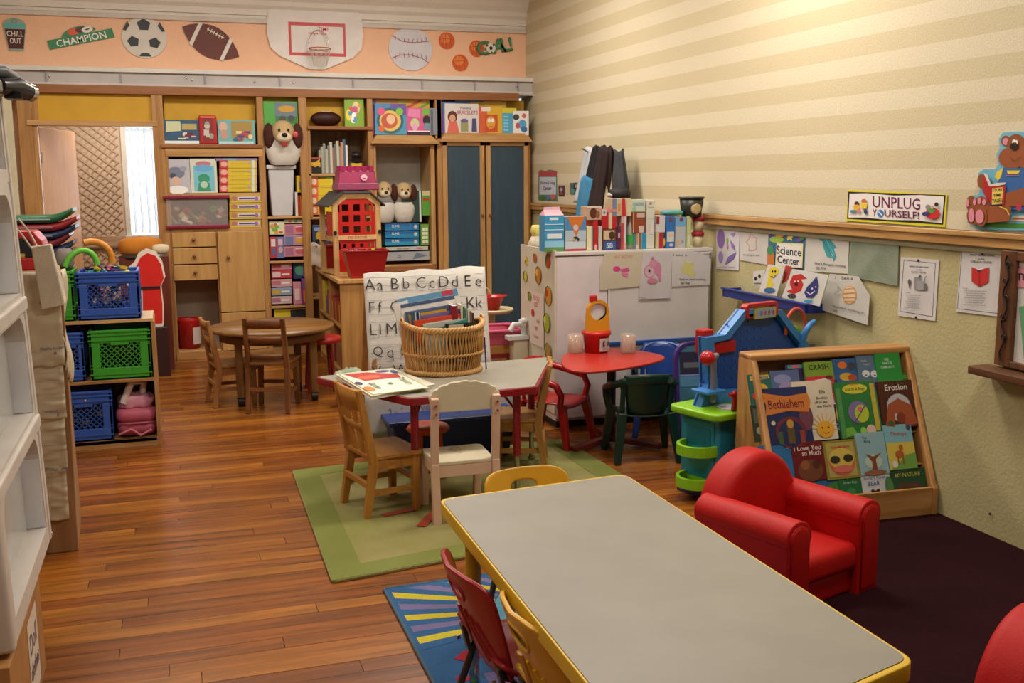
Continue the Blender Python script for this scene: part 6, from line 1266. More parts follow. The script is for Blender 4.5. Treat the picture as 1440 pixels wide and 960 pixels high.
food('carton','thin cream carton between the orange triangle bag and the red carton',825,318,834,354,'d8d0ac',[('r',.75,0,1,1,'6a8a8a')],.12)
food('carton','thin bright red carton standing in the left half of the food row',834.5,310,841,353,'b81c24',[('e',.5,.1,.3,.1,'d8a0a0')],.12)
food('carton','thin grey white carton right of the thin red one',841.5,318,847,353,'bcb8b0',(),.12)
zA=at(830,318,'y',Yf).z
food('picture_box','box with a brown horse picture lying on top of the thin cartons',825,290,846,317,'b89a80',[('e',.45,.5,.25,.4,'5a2a1c'),('e',.75,.4,.14,.3,'8a5038'),('r',0,.88,1,1,'c8c0b0')],.10,z=at(830,309.5,'y',Yf).z+.001)
food('carton','brown and blue carton with white letters at the foot of the row',847.5,322,867,353.5,'5a3a28',[('r',.05,.5,.85,.95,'c8b090'),('e',.65,.7,.22,.2,'4a2a1a'),('r',.1,.02,.95,.42,'2c5490'),('t','SB',.5,.22,.24,'c8d0dc',.6)],.10)
zB=at(850,322,'y',Yf).z
food('carton','red carton with a cream stripe on the brown and blue carton',846.5,294,867,321,'b01c28',[('r',.45,0,.7,.85,'c8b894'),('r',.0,.68,.3,1,'c4bcb4'),('e',.15,.85,.08,.1,'4a8a9a'),('r',.3,.85,1,1,'c87a80')],.10,z=zB+.001)
food('carton','narrow purple carton behind the dark gap of the food row',868,318,873,353,'5a2048',[('r',.2,.5,.8,.7,'c8a0b0')],.12)
food('carton','pale pink and red striped carton in the middle of the food row',873.5,304,881,353,'c4a49c',[('r',.0,0,.45,.8,'b8302c'),('r',.6,.2,1,1,'cac4cc')],.12)
zC=at(875,304,'y',Yf).z
food('carton','red and cream carton with a blue end set high on the food stack',861,279,888,303.3,'b8aa8c',[('r',0,0,.22,1,'6a7a9a'),('r',.3,.3,.42,.7,'c8802c'),('p',[(.48,0),(.72,0),(.66,1),(.48,1)],'b8242c'),('r',.76,0,1,.95,'cabb98')],.10,z=zC+.001)
p=at(886.5,352,'y',Yf+.03); bt=thing('bottle','clear bottle with a green label in the food row','package',(p.x,Yf+.03,WZ+.001)); ob('glass_body',G().lathe([(0,0),(.024,.0),(.025,.10),(.022,.13),(.010,.18),(.009,.215),(0,.215)],M('9aa49c',.15),n=18),bt); ob('label',G().lathe([(.0255,.03),(.0255,.09)],M('3a9a4a',.4),n=18),bt)
food('carton','thin book-like cartons in blue and white under the brown box',892,328,909,352.5,'c8c4b4',[('r',0,0,.1,1,'1f6a8a'),('r',.1,.3,.3,1,'b88a70'),('r',.36,.0,.55,1,'8a5a34'),('r',.6,.0,1,1,'2486b0')],.12)
zD=at(900,328,'y',Yf).z
food('carton','brown carton with a pale label above the blue and white cartons',889,298,907.5,327,'8a4028',[('r',.35,.75,.95,.95,'b8a8a0'),('r',.5,.03,.9,.35,'c4b0a8'),('r',.05,.0,.12,1,'c89a70')],.08,z=zD+.001)
zE=at(900,298,'y',Yf).z
food('carton','pale green carton reading ONIONS on top of the brown carton',887,280.5,907.5,297.4,'b8c4b0',[('t','ONIONS',.52,.62,.28,'4a7a9a',.75),('e',.25,.25,.14,.2,'8ab8a0')],.08,z=zE+.001)
food('carton','tall narrow white carton, the tallest in the right half of the food row',908.5,281,921,352,'c8c8bc',[('e',.45,.93,.2,.03,'b87a78'),('l',[(.1,.85),(.9,.85)],.006,'6a9a6a'),('l',[(.1,.62),(.9,.62)],.006,'9a9a98'),('r',.5,.3,.8,.55,'d8c8c8')],.10)
food('carton','cream, red and black striped carton under the white carton with red corner',922,327,935.5,351.5,'b8b088',[('r',.35,0,.75,1,'a81c38'),('r',.78,.0,1,1,'2a3a4a'),('e',.9,.4,.1,.25,'c8a030')],.10)
zF=at(930,327,'y',Yf).z
food('carton','white carton with a dark red corner right of the tallest carton',922,303,935.5,326.4,'c4c0c0',[('r',.05,.5,.38,.95,'8a1c28')],.10,z=zF+.001)
food('carton','bright blue carton with a white band in the food row',936.5,304,949,351,'2a6cb4',[('r',.1,.2,.95,.52,'c4c8c4'),('e',.5,.4,.3,.05,'d8b08a'),('e',.6,.1,.25,.05,'c8b0b8'),('r',.3,.85,.7,.97,'6a4a50')],.10)
food('carton','pale blue fading to grey carton right of the bright blue carton',949.5,305,964.5,350,'b0b4b8',[('r',0,.7,1,1,'6aa0cc'),('e',.55,.92,.18,.07,'7a3a4a'),('e',.25,.15,.18,.12,'c8a078'),('e',.7,.2,.1,.06,'8a90b0')],.10)
food('carton','narrow pale green carton beside the two red-lidded tubs',965.5,304,972,347,'b8c084',[('r',.2,.1,.8,.4,'c8ccb0')],.10)
p=at(945,303,'y',Yf+.05); ob('food_bag',pillow(.15,.09,.035,M('4a8aa8',.35,'plain','5aa888'),18,8,.7,.08,9),None,loc=(p.x,Yf+.05,at(940,303.5,'y',Yf).z+.001),lab='blue green foil bag lying on top of the bright blue carton',cat='package')
zz=WZ+.001
for k in range(2):
    p=at(981,346,'y',Yf+.04); o=thing('red_lidded_tub',['cream tub with a red lid, the lower of two at the right end','cream tub with a red lid, the upper of two at the right end'][k],'package',(p.x,Yf+.04,zz),grp='red-lidded tubs')
    ob('cup',G().lathe([(0,0),(.030,0),(.037,.07),(0,.07)],M('c4b48c',.5),n=20),o); ob('lid',G().lathe([(0,.07),(.040,.07),(.041,.092),(.036,.095),(0,.095)],M('a81830',.4),n=20),o); zz+=.0965
p=at(972,302,'y',Yf+.05); o=thing('black_tub','large black tub with a cookie picture on top of the food row','package',(p.x,Yf+.05,zz)); hz2=.125
ob('tub',G().lathe([(0,0),(.062,0),(.076,hz2-.01),(0,hz2-.01)],M('2a2c24',.4),n=26),o); ob('lid',G().lathe([(.0,hz2-.012),(.080,hz2-.012),(.081,hz2),(0,hz2+.001)],M('3a3a36',.4),n=26),o)
ob('picture',G().grid(lambda u,v:(.0705*math.sin((u-.5)*1.1*(1-(2*v-1)**2)**.5), -.0715*math.cos((u-.5)*1.1)-.002*0-.004,.015+.07*v),10,8,M('b8a070',.5)),o); ob('label',G().grid(lambda u,v:(.076*math.sin(.75+u*.35),-.076*math.cos(.75+u*.35),.02+.08*v),3,1,M('a8a8a0',.5)),o)
# yellow capped bottle on the sticker side
p=at(757,352,'y',6.25); o=thing('squeeze_bottle','pale bottle with a yellow cap at the left rear corner of the white cabinet','package',(2.27,6.40,WZ+.001)); ob('bottle',G().lathe([(0,0),(.055,0),(.06,.02),(.035,.07),(0,.07)],M('c4b8a0',.4),n=18),o); ob('cap',G().lathe([(0,.07),(.035,.07),(.045,.10),(.035,.135),(.03,.14),(0,.14)],M('d0c060',.4),n=18),o)
# ================================================================ coats on hooks
ob('coat_hook',G().tube([(0,0,0),(-.05,0,-.02),(-.10,0,.0),(-.16,0,.03)],.006,M('b0aca0',.3,'metal'),6),None,loc=(3.299,7.78,1.74),lab='metal coat hook behind the hanging coats',cat='hook')
def coat(lab,py0,py1,pz0,pz1,xd,col,seed,top=.35,kind='fabric',sh=0):
    """hanging cloth: px edges at the bottom, hung from a narrow top; stands off the wall by xd"""
    y0=at(py0,290,'x',3.3-xd).y; y1=at(py1,290,'x',3.3-xd).y; zt=at((py0+py1)/2,pz0,'x',3.3-xd).z; zb_=at((py0+py1)/2,pz1,'x',3.3-xd).z
    yc=(y0+y1)/2; w=abs(y0-y1); rr=random.Random(seed); ph=rr.uniform(0,6); n=36; k=14; P=[]; g=G()
    for i in range(k+1):
        f=i/k; ww=w*(top+(1-top)*f**.6); d=.035+.03*f
        for j in range(n):
            a=2*PI*j/n; fold=1+.16*f*math.sin(5*a+ph)+.08*math.sin(9*a+ph*2)
            P.append((d*fold*math.cos(a), sh*(1-f)+ww/2*fold*math.sin(a)*(1+.05*math.sin(f*7+ph)), (zt-zb_)*(1-f)-(.03*abs(math.sin(a))*(1-f))))
    g.add(P,[(i*n+j,i*n+(j+1)%n,(i+1)*n+(j+1)%n,(i+1)*n+j) for i in range(k) for j in range(n)]+[tuple(range(n))[::-1],tuple(range(k*n,k*n+n))],M(col,.9,kind),True)
    return ob('hanging_garment',g,None,loc=(3.3-xd,yc,zb_),lab=lab,cat='clothing',grp=None)
coat('white coat hanging leftmost on the wall hooks',812,836,206,285,.07,'c4c8cc',1,.5,sh=-.10)
coat('light blue garment hanging below the white coat',808,834,246,345,.20,'3f86b0',2,.6,sh=-.1)
coat('black dress hanging with its arm over the blue garment',822,848,204,278,.16,'101014',3,.6,sh=-.12)
coat('very dark brown long coat in the middle of the wall hooks',827,853,205,320,.20,'2a1614',4,.5,sh=-.16)
coat('cream cardigan hanging between the brown coat and the grey one',847,866,232,318,.17,'b8a98a',5,.6)
coat('dark grey jacket hanging rightmost on the wall hooks',866,880,208,288,.14,'3c3e44',6,.5,sh=.05)
ob('dark_cap',G().ell((0,0,0),(.08,.09,.05),M('26242a',.7,'fabric'),18,10).ell((-.06,.01,-.01),(.03,.05,.02),M('c0b8b4',.6),12,8),None,loc=(3.12,at(871,272,'x',3.12).y,at(871,272,'x',3.12).z),lab='dark cap with a pale badge at the foot of the grey jacket',cat='hat')
# ================================================================ red heart-shaped table and what is on it
t=thing('red_table','red rounded child\'s table on a single post before the white cabinet','table',(2.38,5.43,0))
hp_=[tuple(at(856+73*math.cos(a)+6*math.cos(2*a),504.5-16*math.sin(a)-.035*73*math.cos(a)+2.5*math.sin(2*a),'z',.52))[:2] for a in [2*PI*i/36 for i in range(36)]]; RT=M('b0281c',.35)
ob('tabletop',G().prism([(x-2.38,y-5.43) for x,y in hp_],(0,0,.52),X_,Y_,.014,RT),t,bev=.005,seg=3)
ob('post',G().cyl((0,0,.05),(0,0,.50),.026,M('20202a',.4),16).lathe([(.0,.44),(.07,.46),(.10,.505),(0,.505)],M('24242c',.5),n=20),t)
for a in (200,320,80): 
    ob('foot',G().bar((0,0,.045),(.30*math.cos(math.radians(a)),.30*math.sin(math.radians(a)),.022),.05,.035,M('6e2416',.45,'woodx'),w2=.045,d2=.03),t,bev=.005)
p=at(843,496,'z',.521)
t=thing('play_mirror','red tub toy with a round mirror in a yellow arch on the red table','toy',(p.x,p.y+.05,.521)); MR=M('c4201a',.35); MY=M('d8961c',.35)
ob('tub',G().lathe([(0,0),(.068,0),(.078,.10),(.088,.105),(.088,.125),(.07,.127),(0,.127)],MR,n=28),t)
ob('label',G().grid(lambda u,v:(.075*math.sin(-.15+u*.95)*(1+.06*v),-.079*math.cos(-.15+u*.95)*(1+.06*v)-.001,.012+v*.078),6,2,M('c9c0bc',.5)),t)
ob('label_print',art(G(),[('e',.3,.6,.16,.3,'2a2a2a'),('e',.34,.62,.07,.14,'c0b8b4'),('e',.75,.6,.10,.26,'5a4a48'),('l',[(.1,.15),(.9,.15)],.05,'8a8a88')],(-.004,-.087,.018),(.058,.018,0),(0,-.003,.066),.002),t)
arch=[(-.075,.127),(.075,.127),(.07,.22)]+[(.068*math.cos(a)*1.0,.245+.068*math.sin(a)) for a in [PI*i/12 for i in range(0,13)]]+[(-.07,.22)]
inn=[(.05*math.cos(2*PI*i/len(arch)-2.4),.243+.05*math.sin(2*PI*i/len(arch)-2.4)) for i in range(len(arch))]
ob('yellow_arch',G().ring(arch,inn,(0,-.03,0),X_,Z_,.03,MY),t,bev=.004); ob('mirror',G().cyl((0,-.018,.243),(0,-.012,.243),.052,M('d0d0d0',.25),28),t); ob('red_knob',G().box(-.05,-.03,.30,-.005,.0,.34,MR),t,bev=.006)  # mirror face is a plain pale colour standing in for its bright reflection
for px_,l in ((811,'clear jar of wooden craft sticks left of the play mirror'),(885,'clear jar of wooden craft sticks right of the play mirror')):
    p=at(px_,496,'z',.521); t=thing('craft_stick_jar',l,'jar',(p.x,p.y+.02,.521),grp='jars on the red table')
    ob('jar',G().lathe([(0,0),(.044,0),(.046,.005),(.046,.11),(.043,.11),(.043,.006),(0,.006)],M('d8c8b8',.1,'clear',s=.35),n=24),t)
    g=G(); rr=random.Random(px_)
    for i in range(26):
        a=rr.uniform(0,6.28); r=rr.uniform(.0,.037); g.bar((r*math.cos(a),r*math.sin(a),.007),(r*math.cos(a)*1.05,r*math.sin(a)*1.05,.095+rr.uniform(-.012,.006)),.009,.002,M('d2b088',.6))
    ob('craft_sticks',g,t,kind='stuff')
# ---- moulded plastic armchairs
def mono_chair(lab,loc,rz,col,W=.36,D=.32,S_=.265,H_=.49,slots=True):
    t=thing('plastic_armchair',lab,'chair',loc,rz); m=M(col,.3)
    def sf(u,v):
        q=(u-.5)*2; return ((u-.5)*W*(.92-.06*v), D/2-D*v, S_-.012*math.cos(q*1.5)*1.0-.018*max(0,(v-.85)/.15)**2)
    ob('seat',G().grid(sf,12,12,m),t,solid=.008)
    for sx in (-1,1):
        ob('leg',G().bar((sx*(W/2+.012),-D/2-.02,0),(sx*(W/2-.02),-D/2+.03,S_),.034,.03,m,w2=.055,d2=.045),t,bev=.006)
        ob('back_leg',G().bar((sx*(W/2+.005),D/2+.05,0),(sx*(W/2-.03),D/2-.0,S_+.01),.034,.03,m,w2=.055,d2=.045),t,bev=.006)
        arm=[(sx*(W/2-.005),-D/2+.035,S_-.01),(sx*(W/2+.01),-D/2+.02,S_+.06),(sx*(W/2+.018),-D/2+.05,S_+.115),(sx*(W/2+.015),0,S_+.14),(sx*(W/2-.005),D/2-.02,S_+.17),(sx*(W/2-.05),D/2+.035,H_-.03)]
        g=G()
        for a,b in zip(arm,arm[1:]): g.bar(a,b,.042,.016,m)
        g2=G().tube(arm,[.020,.020,.021,.021,.021,.020],m,8); ob('armrest',g2,t)
    def bf(u,v):
        q=(u-.5)*2; z=S_-.005+(H_-S_)*v; z+=(.012*(1-q*q))*v
        return (q*(W/2-.065+.03*v), D/2-.005+.05*v-.03*q*q+.0, z)
    ob('back_panel',G().grid(bf,12,8,m),t,solid=.009)
    def tf(u,v):
        q=(u-.5)*2; return (q*(W/2-.02), D/2+.045-.05*q*q, H_-.045-.035*q*q*q*q+.05*v*(1-.35*q*q))
    ob('top_rail',G().grid(tf,16,3,m),t,solid=.012)
    for sx in (-1,1): ob('back_strut',G().bar((sx*(W/2-.03),D/2-.01,S_),(sx*(W/2-.035),D/2+.005,H_-.04),.028,.014,m),t,bev=.004)
    return t
mono_chair('red plastic armchair left of the red table, half behind the oak chair',(2.10,5.60,0),math.radians(43),'a8161a',W=.34,D=.29)
mono_chair('dark green plastic armchair with its back to the camera at the red table',(2.45,5.17,0),math.radians(168),'0d2c22',W=.335,D=.27)
mono_chair('blue plastic armchair on the far side of the red table',(2.79,5.60,0),math.radians(-25),'1c3f8a',W=.30,D=.26,S_=.27,H_=.535)
# purple board behind the workbench
t=thing('purple_play_chair','purple rimmed padded back board with a landscape picture behind the workbench','toy',(2.82,5.16,0),rz=math.radians(-8))
pts=rpoly([(-.17,.0),(.17,.0),(.17,.64),(-.17,.64)],.11,6); ins=rpoly([(-.145,.03),(.145,.03),(.145,.62),(-.145,.62)],.095,6)
lean=(0,.20,1)
ob('purple_rim',G().ring(pts,ins,(0,-.10,0),X_,(0,.16,.987),.035,M('3c1c6a',.4)),t,bev=.006)
ob('picture',G().prism(ins,(0,-.095,0),X_,(0,.16,.987),.02,M('3a6a80',.45)),t)
ob('print',art(G(),[('r',.02,.72,.98,.93,'241c34'),('r',.1,.78,.7,.83,'5a5a60'),('r',.02,.60,.98,.71,'4a7a9a'),('p',[(.02,0),(.98,0),(.98,.5),(.6,.6),(.02,.45)],'2f6a5a'),('p',[(.3,.0),(.6,.0),(.55,.5),(.45,.5)],'3a8a70'),('l',[(.02,.71),(.98,.71)],.01,'8a7ac0')],(-.145,-.0955+.005,.03),(.29,0,0),(0,.095,.583)),t)
# ================================================================ workbench
ang=math.radians(17)
t=thing('toy_workbench','blue toy workbench with a lime counter and teal base behind the book rack','toy',(2.385,4.225,0),rz=ang)
LM=M('86c01c',.35); TE=M('1f7a94',.35); BB_=M('17489a',.35); LB=M('3a84cc',.35); RR=M('b8141c',.3)
ob('cabinet_base',G().box(.05,.02,.03,.60,.28,.41,TE),t,bev=.012,seg=3); ob('foot',G().box(.04,.01,0,.61,.29,.035,M('3a2a6a',.4)),t,bev=.004)
ob('side_ribs',G().box(.044,.05,.10,.05,.25,.38,M('22849e',.35)).box(.040,.07,.26,.046,.23,.35,M('1a6a84',.35)),t,bev=.003,kind='stuff')
for zz in (.135,.19): ob('door_knob',G().box(.16,.005,.24+zz-.135,.21,.02,.262+zz-.135,M('181c30',.4)),t,bev=.004)
ob('counter',G().prism(rrect(-.02,-.03,.64,.31,.05,5),(0,0,.445),X_,Y_,.035,LM),t,bev=.010,seg=3)
def half(zc,r=.125,y=.14):
    pts=[(0,-.11),(0,.11)]+[(-r*math.sin(PI*i/12),.11*math.cos(PI*i/12)) for i in range(1,12)]
    pts=[(a+.05,b+y) for a,b in pts]; n=len(pts); cx,cy=.03,y; ins=[(cx+(a-cx)*.82,cy+(b-cy)*.84) for a,b in pts]
    g=G().ring(pts[::-1],ins[::-1],(0,0,zc+.04),X_,Y_,.045,LM); g.prism(pts[::-1],(0,0,zc),X_,Y_,.012,LM); return g
ob('side_tray',half(.235),t,bev=.004); ob('side_tray',half(.075),t,bev=.004)
# upright board: outline read off its own plane
Mw=t.matrix_world if False else Matrix.Translation((2.385,4.225,0)) @ Matrix.Rotation(ang,4,'Z'); Mi=Mw.inverted()
Pb=Mw @ Vector((.3,.17,0)); Nb=(Mw.to_3x3() @ Vector((0,-1,0)))
def bl_(px_,py_): 
    q=Mi @ at_plane(px_,py_,Pb,Nb); return (q.x,q.z)
o1=[bl_(*p) for p in ((978,583),(1012,583),(1140,560),(1133,482),(1116,462),(1096,435),(1044,435),(1016,470),(989,474),(992,540))][::-1]
o2=[bl_(*p) for p in ((1014,548),(1060,545),(1120,535),(1126,488),(1108,466),(1090,441),(1049,441),(1022,476),(1000,481),(1006,545))][::-1]
ob('board_rim',G().ring(o1[::-1],o2[::-1],(0,.15,0),X_,Z_,.06,LB),t,bev=.006)
ob('peg_board',G().prism(o1[::-1],(0,.185,0),X_,Z_,.02,BB_),t,bev=.003)
xx=[p[0] for p in o2]; zz_=[p[1] for p in o2]; g=G()
for i in range(9):
    for j in range(7):
        x=.10+.052*i; z=.56+.045*j
        if z<.86-.35*abs(x-.33): g.cyl((x,.186,z),(x,.181,z),.006,M('2a5cae',.4),8)
ob('pegs',g,t,kind='stuff')
a=bl_(1003,498); b=bl_(1034,478); ob('red_panel',G().box(a[0],.165,a[1],b[0],.186,b[1],RR),t,bev=.004)
a=bl_(1046,447); b=bl_(1088,424); hx0,hz0,hx1,hz1=a[0],a[1],b[0],b[1]
ob('red_handle',G().ring([(hx0-.01,hz0),(hx1+.01,hz0),(hx1+.01,hz1-.01),(hx1-.005,hz1+.005),(hx0+.005,hz1+.005),(hx0-.01,hz1-.01)],[(hx0+.012,hz0+.005),(hx1-.012,hz0+.005),(hx1-.012,hz1-.02),(hx1-.02,hz1-.014),(hx0+.02,hz1-.014),(hx0+.012,hz1-.02)],(0,.145,0),X_,Z_,.04,RR),t,bev=.005)
a=bl_(1055,448); b=bl_(1085,430); ob('dial_panel',art(G().box(a[0],.14,a[1],b[0],.15,b[1],M('b8b45a',.4)),[('r',.06,.1,.94,.9,'9aa8b8'),('t','0',.30,.5,.5,'3a2a6a'),('t','0',.66,.5,.5,'3a2a6a'),('r',.45,.3,.52,.7,'c83a4a'),('r',.82,.3,.9,.7,'c83a4a')],(a[0],.14,a[1]),(b[0]-a[0],0,0),(0,0,b[1]-a[1])),t)
a=bl_(1128,480); ob('side_hook',G().tube([(a[0]-.02,.16,a[1]-.03),(a[0]-.02,.14,a[1]+.05),(a[0]+.01,.13,a[1]+.095),(a[0]+.045,.13,a[1]+.11)],[.018,.018,.016,.010],LB,10),t)
a=bl_(996,470); ob('red_block',G().box(a[0]-.02,.18,a[1]-.10,a[0]+.05,.24,a[1]+.02,RR),t,bev=.008)
a=bl_(984,500); ob('drill_head',G().ell((a[0]-.02,.10,a[1]),(.038,.038,.036),RR,18,12).cyl((a[0],.10,a[1]),(a[0]+.06,.12,a[1]),.016,M('8a8a88',.35),12),t)
ob('drill_post',G().cyl((a[0]+.045,.12,a[1]+.01),(a[0]+.045,.12,.47),.014,M('77777a',.35),12),t); a=bl_(984,548); ob('small_shelf',G().box(a[0]-.03,.08,a[1]-.01,a[0]+.09,.2,a[1]+.005,LB),t,bev=.005)
ob('white_basin',G().cyl((.16,.06,.445),(.16,.06,.450),.062,M('c8c4cc',.3),26),t); ob('red_tap',G().lathe([(0,.45),(.016,.45),(.012,.51),(.012,.54),(0,.545)],RR,c=(.125,.0,0),n=12).cyl((.09,.0,.525),(.16,.0,.525),.009,RR,8),t)
# lime tray edge and orange ring behind
p=at(1150,486,'y',4.72); ob('lime_hoop',G().tube([(.10*math.cos(a),0,.075*math.sin(a)) for a in [PI*i/12 for i in range(13)]],.016,LM,10),None,loc=(3.15,4.80,.665),rot=(0,.35,.2),lab='lime green plastic hoop standing behind the right end of the book rack',cat='toy')
ob('green_box_stand',G().box(-.12,-.09,0,.12,.09,.655,M('6a6a50',.6)),None,loc=(3.15,4.83,0),lab='plain box behind the book rack under the lime hoop',cat='box')
ob('orange_hoop',G().tube([(.07*math.cos(a),0,.11*math.sin(a)) for a in [PI*i/12-.6 for i in range(16)]],.009,M('cc4a1c',.4),8),None,loc=(3.05,4.60,.76),rot=(0,0,.2),lab='thin orange hoop behind the top right of the workbench board',cat='toy')
# ================================================================ book rack
ra=math.radians(-2.5); RO=Vector((2.455,3.80,0)); RWd=.835
t=thing('book_rack','light wood sloping book rack full of face-out picture books against the right wall','shelf',tuple(RO),rz=ra)
RK=M('b98850',.4,'woodz'); RKx=M('b98850',.4,'woodx')
prof=[(0,0),(0,.13),(.02,.15),(.245,.70),(.27,.735),(.345,.745),(.385,.72),(.40,0)]
for x0,x1 in ((0,.03),(RWd-.03,RWd)):
    g=G(); n=len(prof); P=[(x,y,z) for x in (x0,x1) for y,z in prof]; g.add(P,[tuple(range(n-1,-1,-1)),tuple(range(n,2*n))]+[(i,(i+1)%n,(i+1)%n+n,i+n) for i in range(n)],RK); ob('side_panel',g,t,bev=.007,seg=3)
ob('top_board',G().box(.0,.262,.715,RWd,.385,.748,RKx),t,bev=.010,seg=3); ob('front_board',G().box(.03,.004,0,RWd-.03,.02,.135,RKx),t,bev=.003)
ob('back_panel',G().add([(.03,.10,.10),(RWd-.03,.10,.10),(RWd-.03,.33,.70),(.03,.33,.70),(.03,.35,.05),(RWd-.03,.35,.05),(RWd-.03,.35,.70),(.03,.35,.70)],[(0,1,2,3),(7,6,5,4),(0,4,5,1),(1,5,6,2),(2,6,7,3),(3,7,4,0)],M('8a6238',.6,'woodx')),t)
tiers=[(.035,.10),(.075,.225),(.135,.365),(.200,.52)]
for y,z in tiers: ob('shelf',G().box(.03,y+.014,z-.006,RWd-.03,y+.09,z,RKx),t,bev=.002)
RM=Matrix.Translation(RO) @ Matrix.Rotation(ra,4,'Z')
le=math.radians(20)
def rb(lab,tier,pts,col,shapes=(),off=0,th=.012,grp=None,nm='picture_book'):
    """pts: book cover read as left, top, right, bottom px (crop 1020,480 x3.693) on its leaning plane"""
    y,z=tiers[tier]; Pp=RM @ Vector((0,y-off,z)); Np=(RM.to_3x3() @ Vector((0,-math.cos(le),math.sin(le)))).normalized()
    l,tp_,r,bt=pts; q=lambda a,b: at_plane(1020+a/3.693,480+b/3.693,Pp,Np)
    bc=q((l+r)/2+ (0),bt); tc_=q((l+r)/2,tp_); h=(tc_-bc).length; w=(q(r,(tp_+bt)/2)-q(l,(tp_+bt)/2)).length
    X=(RM.to_3x3() @ Vector((1,0,0))).normalized(); Zv=(RM.to_3x3() @ Vector((0,math.sin(le),math.cos(le)))).normalized(); Yv=Zv.cross(X)
    o=ob(nm,G().box(-w/2,-.0008,0,w/2,0,h,M(col,.3)).box(-w/2,th,0,w/2,th+.0008,h,M(col,.3)).box(-w/2-.0008,0,0,-w/2,th,h,M(col,.3)),None,lab=lab,cat='book',grp=grp)
    o.matrix_world=Matrix(((X.x,Yv.x,Zv.x,bc.x),(X.y,Yv.y,Zv.y,bc.y),(X.z,Yv.z,Zv.z,bc.z),(0,0,0,1)))
    ob('pages',G().box(-w/2,.0003,.002,w/2-.003,th-.0003,h-.002,M('d0c8b8',.8)),o)
    if shapes: ob('cover_print',art(G(),shapes,(-w/2,-.001,0),(w,0,0),(0,0,h),.0004),o)
    return o
rb('teal comic book with a yellow title at the top left of the book rack',3,(140,170,255,330),'1f6a60',[('p',[(.05,.80),(.95,.84),(.9,.97),(.08,.95)],'d8b82c'),('t','POKEMON',.5,.88,.09,'2a4a9a',.8),('e',.5,.5,.3,.2,'d8a83a'),('e',.3,.3,.25,.14,'c83a30'),('e',.7,.3,.2,.12,'e0e0d8'),('e',.5,.12,.35,.1,'b82c30')])
rb('small dark magazine below the teal comic on the left of the rack',2,(160,330,205,520),'2c3a30',[('r',.1,.5,.9,.9,'4a5a50'),('e',.5,.3,.3,.1,'8a9a8a')],off=-.01)
rb('lavender blue book with a misty cover near the top left of the rack',3,(250,150,400,300),'5a6a9a',[('e',.4,.7,.3,.16,'8a90c0'),('e',.6,.45,.35,.14,'9a8ab8')],off=-.004)
rb('violet book with a colourful strip behind the lavender one',3,(330,118,445,260),'3a2a60',[('r',.1,.85,.9,.97,'4a9a8a'),('r',.3,.86,.6,.96,'d85a7a'),('e',.6,.6,.2,.1,'2a2440')],off=-.016)
rb('book reading CRASH in black on green at the top of the rack',3,(440,105,588,330),'7aa032',[('t','CRASH',.5,.87,.12,'141410',.9),('r',.0,.0,.97,.66,'c8283a'),('p',[(.05,0),(.9,0),(.92,.5),(.7,.6),(.3,.58),(.08,.45)],'d0d4dc'),('e',.8,.62,.12,.05,'5a2a20')],off=.004)
rb('blue book with orange animals right of the CRASH book',3,(586,90,706,300),'2f5f96',[('e',.4,.84,.2,.09,'d8702a'),('e',.8,.8,.18,.10,'3a3a50'),('e',.5,.55,.3,.1,'c8a040'),('e',.75,.52,.2,.08,'a84a2c'),('r',.1,.1,.9,.4,'24486a')],off=0)
rb('grey blue book with two white dogs at the top right of the rack',3,(705,75,815,260),'56708c',[('t','Hello',.35,.86,.06,'b8c4d0',.4),('t','Puppies',.45,.76,.06,'b8c4d0',.6),('e',.35,.5,.18,.1,'d0d4d8'),('e',.75,.48,.18,.1,'d0d4d8'),('e',.35,.46,.04,.02,'2a2a2a'),('e',.75,.44,.04,.02,'2a2a2a')],off=.006)
rb('bright green book with white lettering at the top right corner of the rack',3,(800,62,930,240),'1f8a3a',[('t','YES',.45,.82,.07,'c8dcc8',.25),('t','WHAT IS',.45,.71,.07,'c8dcc8',.4),('t','COMMUNITY?',.45,.60,.07,'c8dcc8',.55)],off=.012)
rb('dark green flat book in front of the bright green one',3,(815,168,968,260),'2f6a20',[('r',.0,.7,1,.9,'4a8a2c')],off=.002)
rb('pale blue grey book mostly hidden left of the Bethlehem book',2,(200,250,300,530),'5a8a98',[('p',[(0,0),(.5,.1),(.3,.4),(0,.5)],'b8c0c0')],off=-.002)
rb('large blue book reading Bethlehem on an orange banner in the rack',2,(236,240,462,530),'1c2a5c',[('e',.9,.45,.16,.24,'6a3a4a'),('p',[(-.06,.93),(.5,.84),(1,.88),(1.05,.72),(.98,.54),(.5,.58),(-.02,.52),(.02,.7)],'c8742c'),('t','Bethlehem',.48,.71,.16,'6a1a2c',.82),('e',.5,.2,.36,.28,'6a2230'),('e',.5,.18,.28,.24,'1a2450'),('r',.42,.0,.58,.3,'5a4a20'),('r',.2,.0,.3,.22,'3a5a30'),('r',.7,.0,.8,.22,'8a3a2c'),('e',.12,.38,.05,.04,'c8c0a0'),('e',.5,.35,.08,.08,'b88a30')],off=.012,th=.008)
rb('white book with a smiling sun reading off to see the World in the rack',2,(388,205,590,512),'d8cdb4',[('t','Ella',.75,.80,.06,'3a3a3a',.2),('t','Bumble\'s',.72,.70,.045,'3a3030',.35),('t','off to see',.68,.63,.045,'3a3030',.4),('t','the World',.75,.56,.045,'3a3030',.38)]+[('l',[(.68,.18),(.68+.36*math.cos(a),.18+.26*math.sin(a))],.012,'d8a828') for a in [PI*i/9-.1 for i in range(10)]]+[('e',.68,.17,.22,.14,'d8a028'),('e',.6,.2,.02,.015,'5a3010'),('e',.76,.2,.02,.015,'5a3010'),('l',[(.6,.12),(.68,.10),(.76,.12)],.01,'8a4a18')],off=.004)
